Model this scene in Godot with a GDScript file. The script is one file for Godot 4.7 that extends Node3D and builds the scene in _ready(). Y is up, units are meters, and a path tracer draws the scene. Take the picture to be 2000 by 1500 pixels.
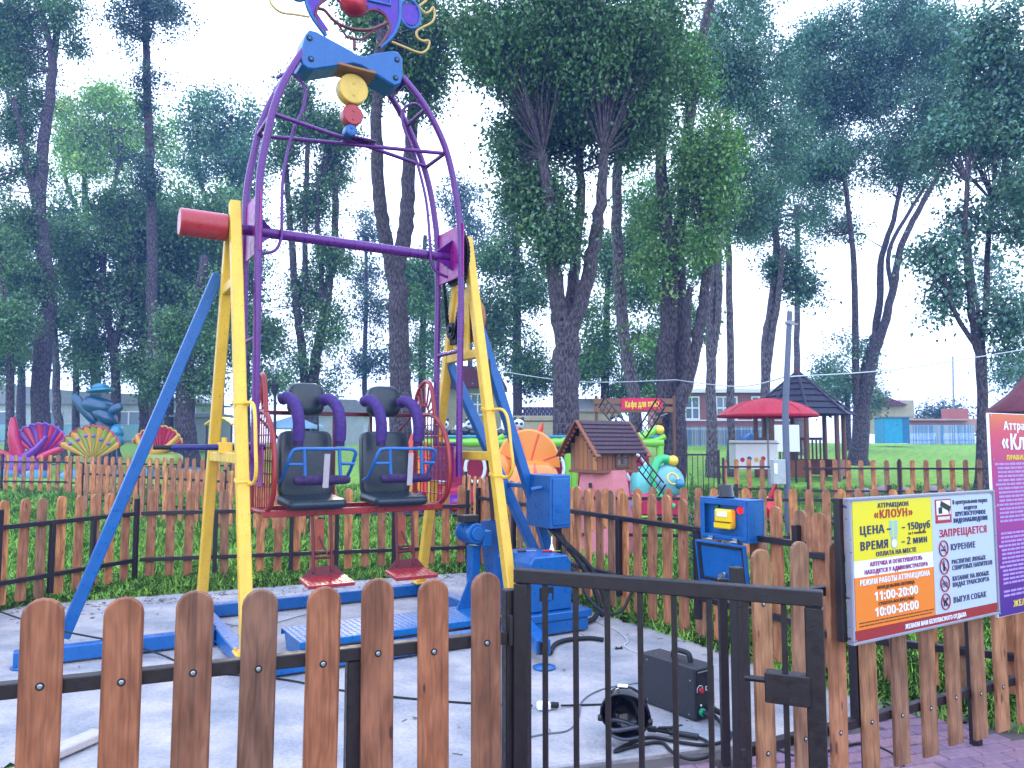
extends Node3D
# A children's swing ride in a fenced yard of an amusement park, trees and other rides behind.

var rng := RandomNumberGenerator.new()
var taken := {}
var M := {}
var leaf_meshes := []
var picket_meshes := {}

# ---------------------------------------------------------------- nodes and names
func numbered(called: String) -> String:
	var n: int = taken.get(called, 0)
	taken[called] = n + 1
	return called if n == 0 else "%s_%03d" % [called, n]

func tag(o: Node, label: String, category: String, group := "") -> Node:
	o.set_meta("label", label)
	o.set_meta("category", category)
	if group != "":
		o.set_meta("group", group)
	return o

func thing(called: String, label: String, category: String, at := Vector3.ZERO, turn := 0.0, group := "") -> Node3D:
	var o := Node3D.new()
	o.name = numbered(called)
	add_child(o)
	o.position = at
	o.rotation.y = turn
	tag(o, label, category, group)
	return o

func node_of(called: String, mesh: Mesh, mat: Material, parent: Node = self) -> MeshInstance3D:
	var o := MeshInstance3D.new()
	o.mesh = mesh
	o.material_override = mat
	o.name = numbered(called) if parent == self else called
	parent.add_child(o, true)
	return o

func begin() -> SurfaceTool:
	var st := SurfaceTool.new()
	st.begin(Mesh.PRIMITIVE_TRIANGLES)
	return st

func obj(called: String, st: SurfaceTool, mat: Material, parent: Node = self) -> MeshInstance3D:
	return node_of(called, st.commit(), mat, parent)

func struct(called: String, st: SurfaceTool, mat: Material, kind := "structure") -> MeshInstance3D:
	var o := obj(called, st, mat)
	o.set_meta("kind", kind)
	return o

# ---------------------------------------------------------------- shapes
func vert(st: SurfaceTool, p: Vector3, n: Vector3, uv := Vector2.ZERO) -> void:
	st.set_normal(n)
	st.set_uv(uv)
	st.add_vertex(p)

func face(st: SurfaceTool, pts: Array, out: Vector3) -> void:   # flat convex face that looks towards out
	var n: Vector3 = (pts[1] - pts[0]).cross(pts[2] - pts[0])
	if n.length_squared() < 1e-16:
		return
	n = n.normalized()
	var p := pts.duplicate()
	if n.dot(out) < 0.0:
		n = -n
	else:
		p.reverse()
	for i in range(1, p.size() - 1):
		vert(st, p[0], n)
		vert(st, p[i], n)
		vert(st, p[i + 1], n)

func box(st: SurfaceTool, c: Vector3, size: Vector3, bevel := 0.0, b := Basis.IDENTITY) -> void:
	var h := size * 0.5
	var v := minf(bevel, minf(h.x, minf(h.y, h.z)) * 0.9)
	for ax in 3:
		var u := (ax + 1) % 3
		var w := (ax + 2) % 3
		for s in [-1.0, 1.0]:
			var pts := []
			for k in [[-1, -1], [1, -1], [1, 1], [-1, 1]]:
				var p := Vector3.ZERO
				p[ax] = s * h[ax]
				p[u] = k[0] * (h[u] - v)
				p[w] = k[1] * (h[w] - v)
				pts.append(c + b * p)
			var o := Vector3.ZERO
			o[ax] = s
			face(st, pts, b * o)
			if v > 0.0:
				for t in [-1.0, 1.0]:      # the bevel between faces ax and u
					var e := []
					for k in [[0, -1], [0, 1], [1, 1], [1, -1]]:
						var p := Vector3.ZERO
						p[ax] = s * (h[ax] if k[0] == 0 else h[ax] - v)
						p[u] = t * (h[u] - v if k[0] == 0 else h[u])
						p[w] = k[1] * (h[w] - v)
						e.append(c + b * p)
					var oo := Vector3.ZERO
					oo[ax] = s
					oo[u] = t
					face(st, e, b * oo)
	if v > 0.0:
		for sx in [-1.0, 1.0]:
			for sy in [-1.0, 1.0]:
				for sz in [-1.0, 1.0]:
					face(st, [c + b * Vector3(sx * h.x, sy * (h.y - v), sz * (h.z - v)), c + b * Vector3(sx * (h.x - v), sy * h.y, sz * (h.z - v)), c + b * Vector3(sx * (h.x - v), sy * (h.y - v), sz * h.z)], b * Vector3(sx, sy, sz))

func beam(st: SurfaceTool, a: Vector3, b: Vector3, wide: float, deep: float, up := Vector3.UP, bevel := 0.006) -> void:   # square tube from a to b
	var z := (b - a).normalized()
	var x := up.cross(z)
	if x.length() < 0.01:
		x = Vector3.RIGHT
	x = x.normalized()
	box(st, (a + b) * 0.5, Vector3(wide, deep, a.distance_to(b)), bevel, Basis(x, z.cross(x), z))

func smooth_path(pts: Array, steps := 4, closed := false) -> Array:
	var out := []
	var n := pts.size()
	var last := n if closed else n - 1
	for i in last:
		var p0: Vector3 = pts[(i - 1 + n) % n] if closed or i > 0 else pts[0]
		var p1: Vector3 = pts[i]
		var p2: Vector3 = pts[(i + 1) % n]
		var p3: Vector3 = pts[(i + 2) % n] if closed or i + 2 < n else pts[n - 1]
		for k in steps:
			out.append(p1.cubic_interpolate(p2, p0, p3, float(k) / steps))
	if not closed:
		out.append(pts[n - 1])
	return out

func tube(st: SurfaceTool, pts: Array, r, sides := 8, closed := false, wobble := 0.0) -> void:   # r is a number or an array of radii
	var n := pts.size()
	var rings := []
	var nrm := Vector3.ZERO
	for i in n:
		var a: Vector3 = pts[(i - 1 + n) % n] if closed else pts[maxi(i - 1, 0)]
		var b: Vector3 = pts[(i + 1) % n] if closed else pts[mini(i + 1, n - 1)]
		var t := (b - a).normalized()
		if i == 0:
			nrm = t.cross(Vector3(0.31, 0.9, 0.3) if absf(t.y) < 0.9 else Vector3(0.9, 0.2, 0.4)).normalized()
		nrm = (nrm - t * nrm.dot(t)).normalized()
		var bi := t.cross(nrm)
		var rad: float = r[i] if r is Array else r
		var ring := []
		for k in sides:
			var an := TAU * k / sides
			var d := nrm * cos(an) + bi * sin(an)
			var rr := rad * (1.0 + wobble * rng.randf_range(-1.0, 1.0))
			ring.append([pts[i] + d * rr, d])
		rings.append(ring)
	var last := n if closed else n - 1
	for i in last:
		var A: Array = rings[i]
		var B: Array = rings[(i + 1) % n]
		for k in sides:
			var k2 := (k + 1) % sides
			for q in [[A, k], [B, k2], [A, k2], [A, k], [B, k], [B, k2]]:
				vert(st, q[0][q[1]][0], q[0][q[1]][1])
	if not closed:
		for e in [0, n - 1]:
			var cap := []
			for k in sides:
				cap.append(rings[e][k][0])
			var out: Vector3 = pts[0] - pts[1] if e == 0 else pts[n - 1] - pts[n - 2]
			face(st, cap, out)

func lathe(st: SurfaceTool, profile: Array, sides := 16, x := Transform3D.IDENTITY, lobes := 0, lobe_depth := 0.0) -> void:   # profile of Vector2(radius, height), bottom to top; sharp where a point is doubled
	var m := profile.size()
	for i in m - 1:
		var p: Vector2 = profile[i]
		var q: Vector2 = profile[i + 1]
		if p.distance_squared_to(q) < 1e-12:
			continue
		var n := []
		for e in 2:
			var d := Vector2.ZERO
			var j: int = i + e
			d = (q - p).normalized()
			var o: int = i - 1 if e == 0 else i + 2
			if o >= 0 and o < m and (profile[o] as Vector2).distance_squared_to(profile[j]) > 1e-12:
				d = (d + ((profile[j] - profile[o]) if e == 0 else (profile[o] - profile[j])).normalized()).normalized()
			n.append(Vector2(d.y, -d.x))
		for k in sides:
			var quad := []
			for c in [[0, k], [0, k + 1], [1, k + 1], [1, k]]:
				var an: float = TAU * c[1] / sides
				var pt: Vector2 = p if c[0] == 0 else q
				var nn: Vector2 = n[c[0]]
				var f := 1.0 + (lobe_depth * cos(an * lobes) if lobes > 0 else 0.0)
				quad.append([x * Vector3(pt.x * f * cos(an), pt.y, pt.x * f * sin(an)), (x.basis * Vector3(nn.x * cos(an), nn.y, nn.x * sin(an))).normalized()])
			for t in [0, 1, 2, 0, 2, 3]:
				vert(st, quad[t][0], quad[t][1])

func cyl(st: SurfaceTool, a: Vector3, b: Vector3, r: float, sides := 16, bevel := 0.0) -> void:
	var z := (b - a).normalized()
	var x := z.cross(Vector3.UP if absf(z.y) < 0.9 else Vector3.RIGHT).normalized()
	var L := a.distance_to(b)
	var pr := [Vector2(0, 0), Vector2(r - bevel, 0), Vector2(r - bevel, 0), Vector2(r, bevel), Vector2(r, bevel), Vector2(r, L - bevel), Vector2(r, L - bevel), Vector2(r - bevel, L), Vector2(r - bevel, L), Vector2(0, L)]
	lathe(st, pr, sides, Transform3D(Basis(x, z, x.cross(z)), a))

func ball(st: SurfaceTool, c: Vector3, r: Vector3, rings := 8, sides := 12, b := Basis.IDENTITY) -> void:
	var pr := []
	for i in rings + 1:
		var a := PI * i / rings - PI / 2
		pr.append(Vector2(cos(a), sin(a)))
	lathe(st, pr, sides, Transform3D(b * Basis.from_scale(r), c))

func prism(st: SurfaceTool, poly: Array, x: Transform3D, depth: float, bevel := 0.0) -> void:   # outline in x's xy plane, from z = 0 to depth
	var pts := PackedVector2Array(poly)
	if Geometry2D.is_polygon_clockwise(pts):
		pts.reverse()
	var n := pts.size()
	var inner := pts
	if bevel > 0.0:
		inner = PackedVector2Array()
		for i in n:
			var d1 := (pts[i] - pts[(i - 1 + n) % n]).normalized()
			var d2 := (pts[(i + 1) % n] - pts[i]).normalized()
			var nn := (Vector2(-d1.y, d1.x) + Vector2(-d2.y, d2.x)).normalized()
			inner.append(pts[i] + nn * bevel)
	var tri := Geometry2D.triangulate_polygon(inner)
	for s in 2:
		var z := depth if s == 1 else 0.0
		var out := x.basis * Vector3(0, 0, 1.0 if s == 1 else -1.0)
		for t in range(0, tri.size(), 3):
			face(st, [x * Vector3(inner[tri[t]].x, inner[tri[t]].y, z), x * Vector3(inner[tri[t + 1]].x, inner[tri[t + 1]].y, z), x * Vector3(inner[tri[t + 2]].x, inner[tri[t + 2]].y, z)], out)
	for i in n:
		var j := (i + 1) % n
		var e := pts[j] - pts[i]
		var o := x.basis * Vector3(e.y, -e.x, 0)
		var zs := [bevel, depth - bevel]
		face(st, [x * Vector3(pts[i].x, pts[i].y, zs[0]), x * Vector3(pts[j].x, pts[j].y, zs[0]), x * Vector3(pts[j].x, pts[j].y, zs[1]), x * Vector3(pts[i].x, pts[i].y, zs[1])], o)
		if bevel > 0.0:
			for s in 2:
				var z := depth if s == 1 else 0.0
				face(st, [x * Vector3(pts[i].x, pts[i].y, zs[s]), x * Vector3(pts[j].x, pts[j].y, zs[s]), x * Vector3(inner[j].x, inner[j].y, z), x * Vector3(inner[i].x, inner[i].y, z)], o + x.basis * Vector3(0, 0, e.length() * (1.0 if s == 1 else -1.0)))

func pad(st: SurfaceTool, c: Vector3, size: Vector3, b := Basis.IDENTITY, power := 0.35, rings := 10, sides := 20) -> void:   # rounded cushion: a superellipsoid
	var sp := func(a: float, p: float) -> float: return signf(a) * pow(absf(a), p)
	var grid := []
	for i in rings + 1:
		var la := PI * i / rings - PI / 2
		var row := []
		for k in sides + 1:
			var lo := TAU * k / sides
			var cl: float = sp.call(cos(la), power)
			var p := Vector3(cl * sp.call(cos(lo), power), sp.call(sin(la), power), cl * sp.call(sin(lo), power)) * size * 0.5
			var cn: float = sp.call(cos(la), 2.0 - power)
			var n := Vector3(cn * sp.call(cos(lo), 2.0 - power) / size.x, sp.call(sin(la), 2.0 - power) / size.y, cn * sp.call(sin(lo), 2.0 - power) / size.z)
			row.append([c + b * p, (b * n).normalized()])
		grid.append(row)
	for i in rings:
		for k in sides:
			for t in [[i, k], [i, k + 1], [i + 1, k + 1], [i, k], [i + 1, k + 1], [i + 1, k]]:
				vert(st, grid[t[0]][t[1]][0], grid[t[0]][t[1]][1])

func lettering(called: String, s: String, height: float, at: Vector3, mat: Material, parent: Node, wide := 0.0, face_name := "Droid Sans", bold := true) -> MeshInstance3D:
	var f := SystemFont.new()
	f.font_names = PackedStringArray([face_name])
	f.font_weight = 700 if bold else 400
	var t := TextMesh.new()
	t.text = s
	t.font = f
	t.font_size = 32
	t.curve_step = 4.0
	t.pixel_size = height / 23.0
	t.depth = 0.0016
	var o := node_of(called, t, mat, parent)
	o.position = at
	if wide > 0.0:
		var w := t.get_aabb().size.x
		if w > 0.0:
			o.scale = Vector3(wide / w, 1, 1)
	return o

# ---------------------------------------------------------------- materials
func noise_tex(freq: float, lo: Color, hi: Color, size := 512, octaves := 4, as_normal := false, bump := 4.0, kind := FastNoiseLite.TYPE_SIMPLEX_SMOOTH, sd := 3) -> NoiseTexture2D:
	var n := FastNoiseLite.new()
	n.noise_type = kind
	n.frequency = freq
	n.fractal_octaves = octaves
	n.seed = sd
	var t := NoiseTexture2D.new()
	t.width = size
	t.height = size
	t.seamless = true
	t.noise = n
	t.as_normal_map = as_normal
	t.bump_strength = bump
	if not as_normal:
		var g := Gradient.new()
		g.set_color(0, lo)
		g.set_color(1, hi)
		g.set_offset(0, 0.2)
		g.set_offset(1, 0.8)
		t.color_ramp = g
	return t

func mat(c: String, rough := 0.6, metal := 0.0) -> StandardMaterial3D:
	var m := StandardMaterial3D.new()
	m.albedo_color = Color(c)
	m.roughness = rough
	m.metallic = metal
	return m

func worn(c: String, rough := 0.45, scale := 2.0) -> StandardMaterial3D:   # paint with slight blotches and dust
	var m := mat(c, rough)
	m.albedo_texture = M.paint
	m.uv1_triplanar = true
	m.uv1_scale = Vector3.ONE * scale
	m.roughness_texture = M.rough_map
	m.roughness_texture_channel = BaseMaterial3D.TEXTURE_CHANNEL_RED
	m.roughness = rough * 1.3
	m.normal_enabled = true
	m.normal_texture = M.fine_bump
	m.normal_scale = 0.12
	return m

func wood_image(sd: int, knots: int) -> ImageTexture:   # grain along v, growth rings round knots, dark weather streaks
	var W := 128
	var H := 1024
	var n1 := FastNoiseLite.new()
	n1.seed = sd
	n1.frequency = 0.012
	n1.fractal_octaves = 3
	var r := RandomNumberGenerator.new()
	r.seed = sd * 77 + 5
	var ks := []
	for i in knots:
		ks.append([r.randf_range(10, W - 10), r.randf_range(60, H - 60), r.randf_range(5, 11)])
	var data := PackedByteArray()
	data.resize(W * H * 3)
	for y in H:
		for x in W:
			var u := float(x)
			var warp := 0.0
			var knot := 0.0
			for k in ks:
				var dx: float = u - k[0]
				var dy: float = (y - k[1]) * 0.45
				var d := sqrt(dx * dx + dy * dy)
				warp += 22.0 * exp(-d / (k[2] * 2.2)) * signf(dx + 0.01)
				knot = maxf(knot, 1.0 - smoothstep(k[2] * 0.55, k[2] * 1.1, d))
			var g := n1.get_noise_2d((u + warp) * 3.2, y * 0.16)
			var ring := 0.5 + 0.5 * sin((u + warp * 1.4) * 0.30 + n1.get_noise_2d(u * 0.7 + 400.0, y * 0.35) * 9.0)
			var fibre := n1.get_noise_2d(u * 22.0, y * 0.7 + 900.0)
			var blot := n1.get_noise_2d(u * 0.9 + 2000.0, y * 0.5)
			var b := 0.84 + 0.07 * g + 0.07 * (ring - 0.5) + 0.10 * fibre + 0.20 * blot - 0.34 * knot
			b *= 1.0 - 0.16 * smoothstep(0.15, 0.5, n1.get_noise_2d(u * 2.0 + 77.0, y * 0.12 + 3000.0))
			b = clampf(b, 0.15, 1.0)
			var grey := clampf(0.5 + blot * 1.3, 0.0, 1.0) * 0.22
			var i := (y * W + x) * 3
			data[i] = int(255.0 * b)
			data[i + 1] = int(255.0 * clampf(b * (0.97 + grey * 0.25) - 0.02 * knot, 0, 1))
			data[i + 2] = int(255.0 * clampf(b * (0.93 + grey * 0.6), 0, 1))
	var im := Image.create_from_data(W, H, false, Image.FORMAT_RGB8, data)
	return ImageTexture.create_from_image(im)

func make_materials() -> void:
	M.blotch = noise_tex(0.006, Color(0.92, 0.915, 0.91), Color(1, 1, 1), 512, 5)
	M.paint = paint_image()
	M.rough_map = noise_tex(0.02, Color(0.6, 0.6, 0.6), Color(1, 1, 1), 256, 4)
	M.fine_bump = noise_tex(0.05, Color.BLACK, Color.WHITE, 512, 4, true, 5.0)
	M.yellow = worn("e6b63a", 0.42)
	M.blue = worn("0a5a9e", 0.34)
	M.blue_deck = worn("1668a8", 0.33, 6.0)
	M.purple = worn("5a1576", 0.28)
	M.magenta = worn("96147e", 0.35)
	M.red = worn("962622", 0.33)
	M.red_light = worn("a62c32", 0.3)
	M.dark_red = worn("620f1a", 0.36)
	M.black = mat("141416", 0.45)
	M.rubber = mat("101012", 0.7)
	M.chain = mat("16171a", 0.4, 0.6)
	M.steel = mat("a9adb2", 0.35, 0.9)
	M.frame = worn("1d1215", 0.42, 4.0)
	M.seat = worn("1d2c34", 0.34, 3.0)
	M.cloth = worn("402470", 0.75, 4.0)
	M.cloth_dark = worn("30184a", 0.8, 4.0)
	M.strap = worn("a59aa0", 0.8, 6.0)
	M.button = worn("d9b148", 0.4)
	M.face = worn("4a10a0", 0.4)
	M.nose = worn("c0243a", 0.4)
	M.hair = worn("c9a45a", 0.45)
	M.ply = worn("9c6a48", 0.8, 4.0)
	M.white = mat("e6e6ea", 0.5)
	M.bare = worn("b5aaa6", 0.8, 4.0)
	# wood in several boards
	M.wood_maps = [wood_image(11, 1), wood_image(23, 1), wood_image(37, 2), wood_image(51, 0), wood_image(67, 0), wood_image(83, 3)]
	M.brown_wood = []
	for c in ["a4623e", "8e5a3e", "9c5c3a", "825740", "a6603c", "945a3c"]:
		var m := mat(c, 0.62)
		m.albedo_texture = M.wood_maps[M.brown_wood.size() % 6]
		m.heightmap_enabled = false
		M.brown_wood.append(m)
	M.orange_wood = []
	for c in ["cc8048", "b4744a", "d4884e", "bc784a", "a4724e", "d88c50"]:
		var m := mat(c, 0.66)
		m.albedo_texture = M.wood_maps[M.orange_wood.size() % 6]
		M.orange_wood.append(m)
	M.tan_wood = []
	for c in ["a8744c", "9c6c4a", "ac7048", "94684a", "a4704a", "b07850"]:
		var m := mat(c, 0.64)
		m.albedo_texture = M.wood_maps[M.tan_wood.size() % 6]
		M.tan_wood.append(m)
	var bark := mat("665d62", 0.95)
	bark.albedo_texture = noise_tex(0.02, Color(0.45, 0.43, 0.44), Color(1, 1, 1), 512, 5, false, 4.0, FastNoiseLite.TYPE_SIMPLEX, 8)
	bark.uv1_triplanar = true
	bark.uv1_world_triplanar = true
	bark.uv1_scale = Vector3(1.6, 0.45, 1.6)
	bark.normal_enabled = true
	bark.normal_texture = noise_tex(0.03, Color.BLACK, Color.WHITE, 512, 5, true, 14.0, FastNoiseLite.TYPE_SIMPLEX, 9)
	bark.normal_scale = 1.2
	M.bark = bark
	var pale := bark.duplicate()
	pale.albedo_color = Color("8a8288")
	M.bark_pale = pale
	var lf := mat("ffffff", 0.55)
	lf.vertex_color_use_as_albedo = true
	lf.cull_mode = BaseMaterial3D.CULL_DISABLED
	lf.backlight_enabled = true
	lf.backlight = Color(0.38, 0.5, 0.22)
	M.leaf = lf
	# ground
	var conc := mat("b3aead", 0.9)
	conc.albedo_texture = concrete_image()
	conc.uv1_triplanar = true
	conc.uv1_world_triplanar = true
	conc.uv1_scale = Vector3.ONE * 0.31
	conc.normal_enabled = true
	conc.normal_texture = noise_tex(0.06, Color.BLACK, Color.WHITE, 512, 5, true, 6.0)
	conc.normal_scale = 0.35
	M.concrete = conc
	M.joint = mat("544a48", 0.95)
	M.paver = []
	for c in ["8c6c7c", "80647a", "94727e", "866a7c"]:
		var m := worn(c, 0.85, 5.0)
		m.normal_scale = 0.5
		M.paver.append(m)
	var turf := mat("ffffff", 0.95)
	turf.albedo_texture = noise_tex(0.02, Color(0.34, 0.50, 0.06), Color(0.49, 0.67, 0.12), 512, 5)
	turf.uv1_triplanar = true
	turf.uv1_world_triplanar = true
	turf.uv1_scale = Vector3.ONE * 0.35
	turf.normal_enabled = true
	turf.normal_texture = M.fine_bump
	turf.normal_scale = 0.8
	M.turf = turf

func paint_image() -> ImageTexture:   # faint clouds, dust, and a few small chips and rust spots
	var S := 512
	var n := FastNoiseLite.new()
	n.seed = 31
	n.frequency = 0.008
	n.fractal_octaves = 4
	var big := n.get_seamless_image(S, S)
	n.frequency = 0.045
	n.fractal_octaves = 3
	n.seed = 57
	var chip := n.get_seamless_image(S, S)
	var data := PackedByteArray()
	data.resize(S * S * 3)
	for y in S:
		for x in S:
			var a := big.get_pixel(x, y).r
			var k := smoothstep(0.84, 0.90, chip.get_pixel(x, y).r + 0.06 * (a - 0.5))
			var v := 0.955 + 0.09 * (a - 0.5)
			var i := (y * S + x) * 3
			data[i] = int(255.0 * clampf(lerpf(v, 0.50, k), 0, 1))
			data[i + 1] = int(255.0 * clampf(lerpf(v, 0.36, k), 0, 1))
			data[i + 2] = int(255.0 * clampf(lerpf(v * 0.99, 0.30, k), 0, 1))
	return ImageTexture.create_from_image(Image.create_from_data(S, S, false, Image.FORMAT_RGB8, data))

func concrete_image() -> ImageTexture:   # trowelled slab: broad stains, fine grain, a few dark specks
	var S := 1024
	var n := FastNoiseLite.new()
	n.seed = 4
	n.frequency = 0.006
	n.fractal_octaves = 5
	var big := n.get_seamless_image(S, S)
	n.frequency = 0.11
	n.fractal_octaves = 2
	n.seed = 9
	var fine := n.get_seamless_image(S, S)
	n.frequency = 0.02
	n.seed = 19
	n.fractal_octaves = 3
	n.noise_type = FastNoiseLite.TYPE_CELLULAR
	var cells := n.get_seamless_image(S, S)
	var data := PackedByteArray()
	data.resize(S * S * 3)
	for y in S:
		for x in S:
			var a := big.get_pixel(x, y).r
			var f := fine.get_pixel(x, y).r
			var c := cells.get_pixel(x, y).r
			var v := 0.84 + 0.24 * (a - 0.5) + 0.12 * (f - 0.5) + 0.05 * (c - 0.5)
			if f > 0.83:
				v -= 0.10
			var i := (y * S + x) * 3
			var warm := (a - 0.5) * 0.07
			data[i] = int(255.0 * clampf(v + warm, 0, 1))
			data[i + 1] = int(255.0 * clampf(v, 0, 1))
			data[i + 2] = int(255.0 * clampf(v - warm + 0.01, 0, 1))
	return ImageTexture.create_from_image(Image.create_from_data(S, S, false, Image.FORMAT_RGB8, data))

# ---------------------------------------------------------------- the scene
func _ready() -> void:
	rng.seed = 20240
	# camera
	var cam := Camera3D.new()
	cam.name = "Camera3D"
	cam.fov = 53.13
	cam.position = Vector3(0, 1.5, 0)
	cam.rotation = Vector3(0.078, 0, 0)
	cam.near = 0.05
	cam.far = 400.0
	add_child(cam)
	cam.current = true
	# sky and exposure
	var env := Environment.new()
	env.background_mode = Environment.BG_SKY
	# thin bright overcast, a little bluer overhead, a warm veil low down where the sun stands
	var sky_image := Image.create(256, 128, false, Image.FORMAT_RGBF)
	var sun_way := Vector3(-0.22, 0.30, -0.93).normalized()
	var haze := FastNoiseLite.new()
	haze.seed = 12
	haze.frequency = 1.1
	for y in 128:
		for x in 256:
			var up := PI * (0.5 - (y + 0.5) / 128.0)
			var round_ := TAU * ((x + 0.5) / 256.0 - 0.5)
			var d := Vector3(sin(round_) * cos(up), sin(up), -cos(round_) * cos(up))
			var c := Color(1.30, 1.50, 1.92).lerp(Color(1.02, 1.30, 1.90), smoothstep(0.1, 0.9, d.y))
			c = c * (1.42 + 0.12 * haze.get_noise_3dv(d * 2.0))
			c += Color(0.75, 0.55, 0.30) * pow(maxf(0.0, d.dot(sun_way)), 14.0)
			if d.y < 0.0:
				c = Color(0.45, 0.49, 0.52)
			sky_image.set_pixel(x, y, c)
	var sm := PanoramaSkyMaterial.new()
	sm.panorama = ImageTexture.create_from_image(sky_image)
	var sky := Sky.new()
	sky.sky_material = sm
	env.sky = sky
	env.ambient_light_source = Environment.AMBIENT_SOURCE_SKY
	env.tonemap_mode = Environment.TONE_MAPPER_LINEAR
	env.tonemap_exposure = 1.5
	env.fog_enabled = true
	env.fog_density = 0.0022
	env.fog_light_color = Color(0.46, 0.62, 1.0)
	env.sdfgi_enabled = true
	env.ssao_enabled = true
	env.ssil_enabled = true
	var we := WorldEnvironment.new()
	we.name = "WorldEnvironment"
	we.environment = env
	add_child(we)
	# low evening sun behind the trees, veiled
	var sun := DirectionalLight3D.new()
	sun.name = "Sun"
	sun.light_energy = 0.35
	sun.light_color = Color(1.0, 0.93, 0.82)
	sun.light_angular_distance = 12.0
	sun.shadow_enabled = true
	sun.rotation = Vector3(deg_to_rad(-24), deg_to_rad(180 + 14), 0)
	add_child(sun)

	make_materials()
	make_leaf_meshes()
	ground()
	slab_and_pavers()
	grass()
	trees()
	buildings()
	yard_fences()
	far_fences()
	background_rides()
	pavilion_side()
	swing_ride()
	control_box()
	gate()
	signs()
	tools_on_slab()

# ---------------------------------------------------------------- ground
const SLAB := [Vector2(-4.75, -6.5), Vector2(-4.5, -7.2), Vector2(-2.17, -8.3), Vector2(-0.5, -9.05), Vector2(0.15, -8.0), Vector2(0.69, -7.02), Vector2(1.21, -6.19), Vector2(1.62, -5.40), Vector2(2.12, -4.50), Vector2(1.72, -4.12), Vector2(1.23, -3.97), Vector2(0.48, -3.75), Vector2(-0.6, -3.42), Vector2(-1.6, -3.12), Vector2(-4.2, -4.4)]
const PAVED := [Vector2(2.62, -4.18), Vector2(2.12, -4.50), Vector2(1.72, -4.12), Vector2(1.23, -3.97), Vector2(0.48, -3.75), Vector2(-0.6, -3.42), Vector2(-1.6, -3.12), Vector2(-4.0, -3.0), Vector2(-4.0, 3.0), Vector2(4.0, 3.0), Vector2(4.0, -3.35)]

func height(x: float, z: float) -> float:
	var d := maxf(0.0, -z - 10.0 + absf(x) * 0.05)
	return minf(0.03 * d + 0.0003 * d * d, 1.55) + 0.05 * sin(x * 0.35 + z * 0.21) * smoothstep(12.0, 20.0, -z)

func ground() -> void:
	var st := begin()
	var xs := []
	var zs := []
	for i in 61:
		var t := (i - 30) / 30.0
		xs.append(signf(t) * (absf(t) * 20.0 + pow(absf(t), 4.0) * 230.0))
	for i in 56:
		var t := i / 55.0
		zs.append(8.0 - 45.0 * t - 260.0 * pow(t, 4.0))
	for i in 60:
		for j in 55:
			var q := []
			for c in [[i, j], [i + 1, j], [i + 1, j + 1], [i, j + 1]]:
				var x: float = xs[c[0]]
				var z: float = zs[c[1]]
				var n := Vector3(height(x - 0.2, z) - height(x + 0.2, z), 0.4, height(x, z - 0.2) - height(x, z + 0.2)).normalized()
				q.append([Vector3(x, height(x, z) - 0.012, z), n])
			for t in [0, 2, 1, 0, 3, 2]:
				vert(st, q[t][0], q[t][1])
	struct("lawn_ground", st, M.turf)

func sheet(poly: Array, top: float, thick: float) -> SurfaceTool:
	var st := begin()
	var p := []
	for v in poly:
		p.append(Vector2(v.x, -v.y))
	prism(st, p, Transform3D(Basis(Vector3.RIGHT, Vector3(0, 0, -1), Vector3.UP), Vector3(0, top - thick, 0)), thick, 0.008)
	return st

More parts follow.
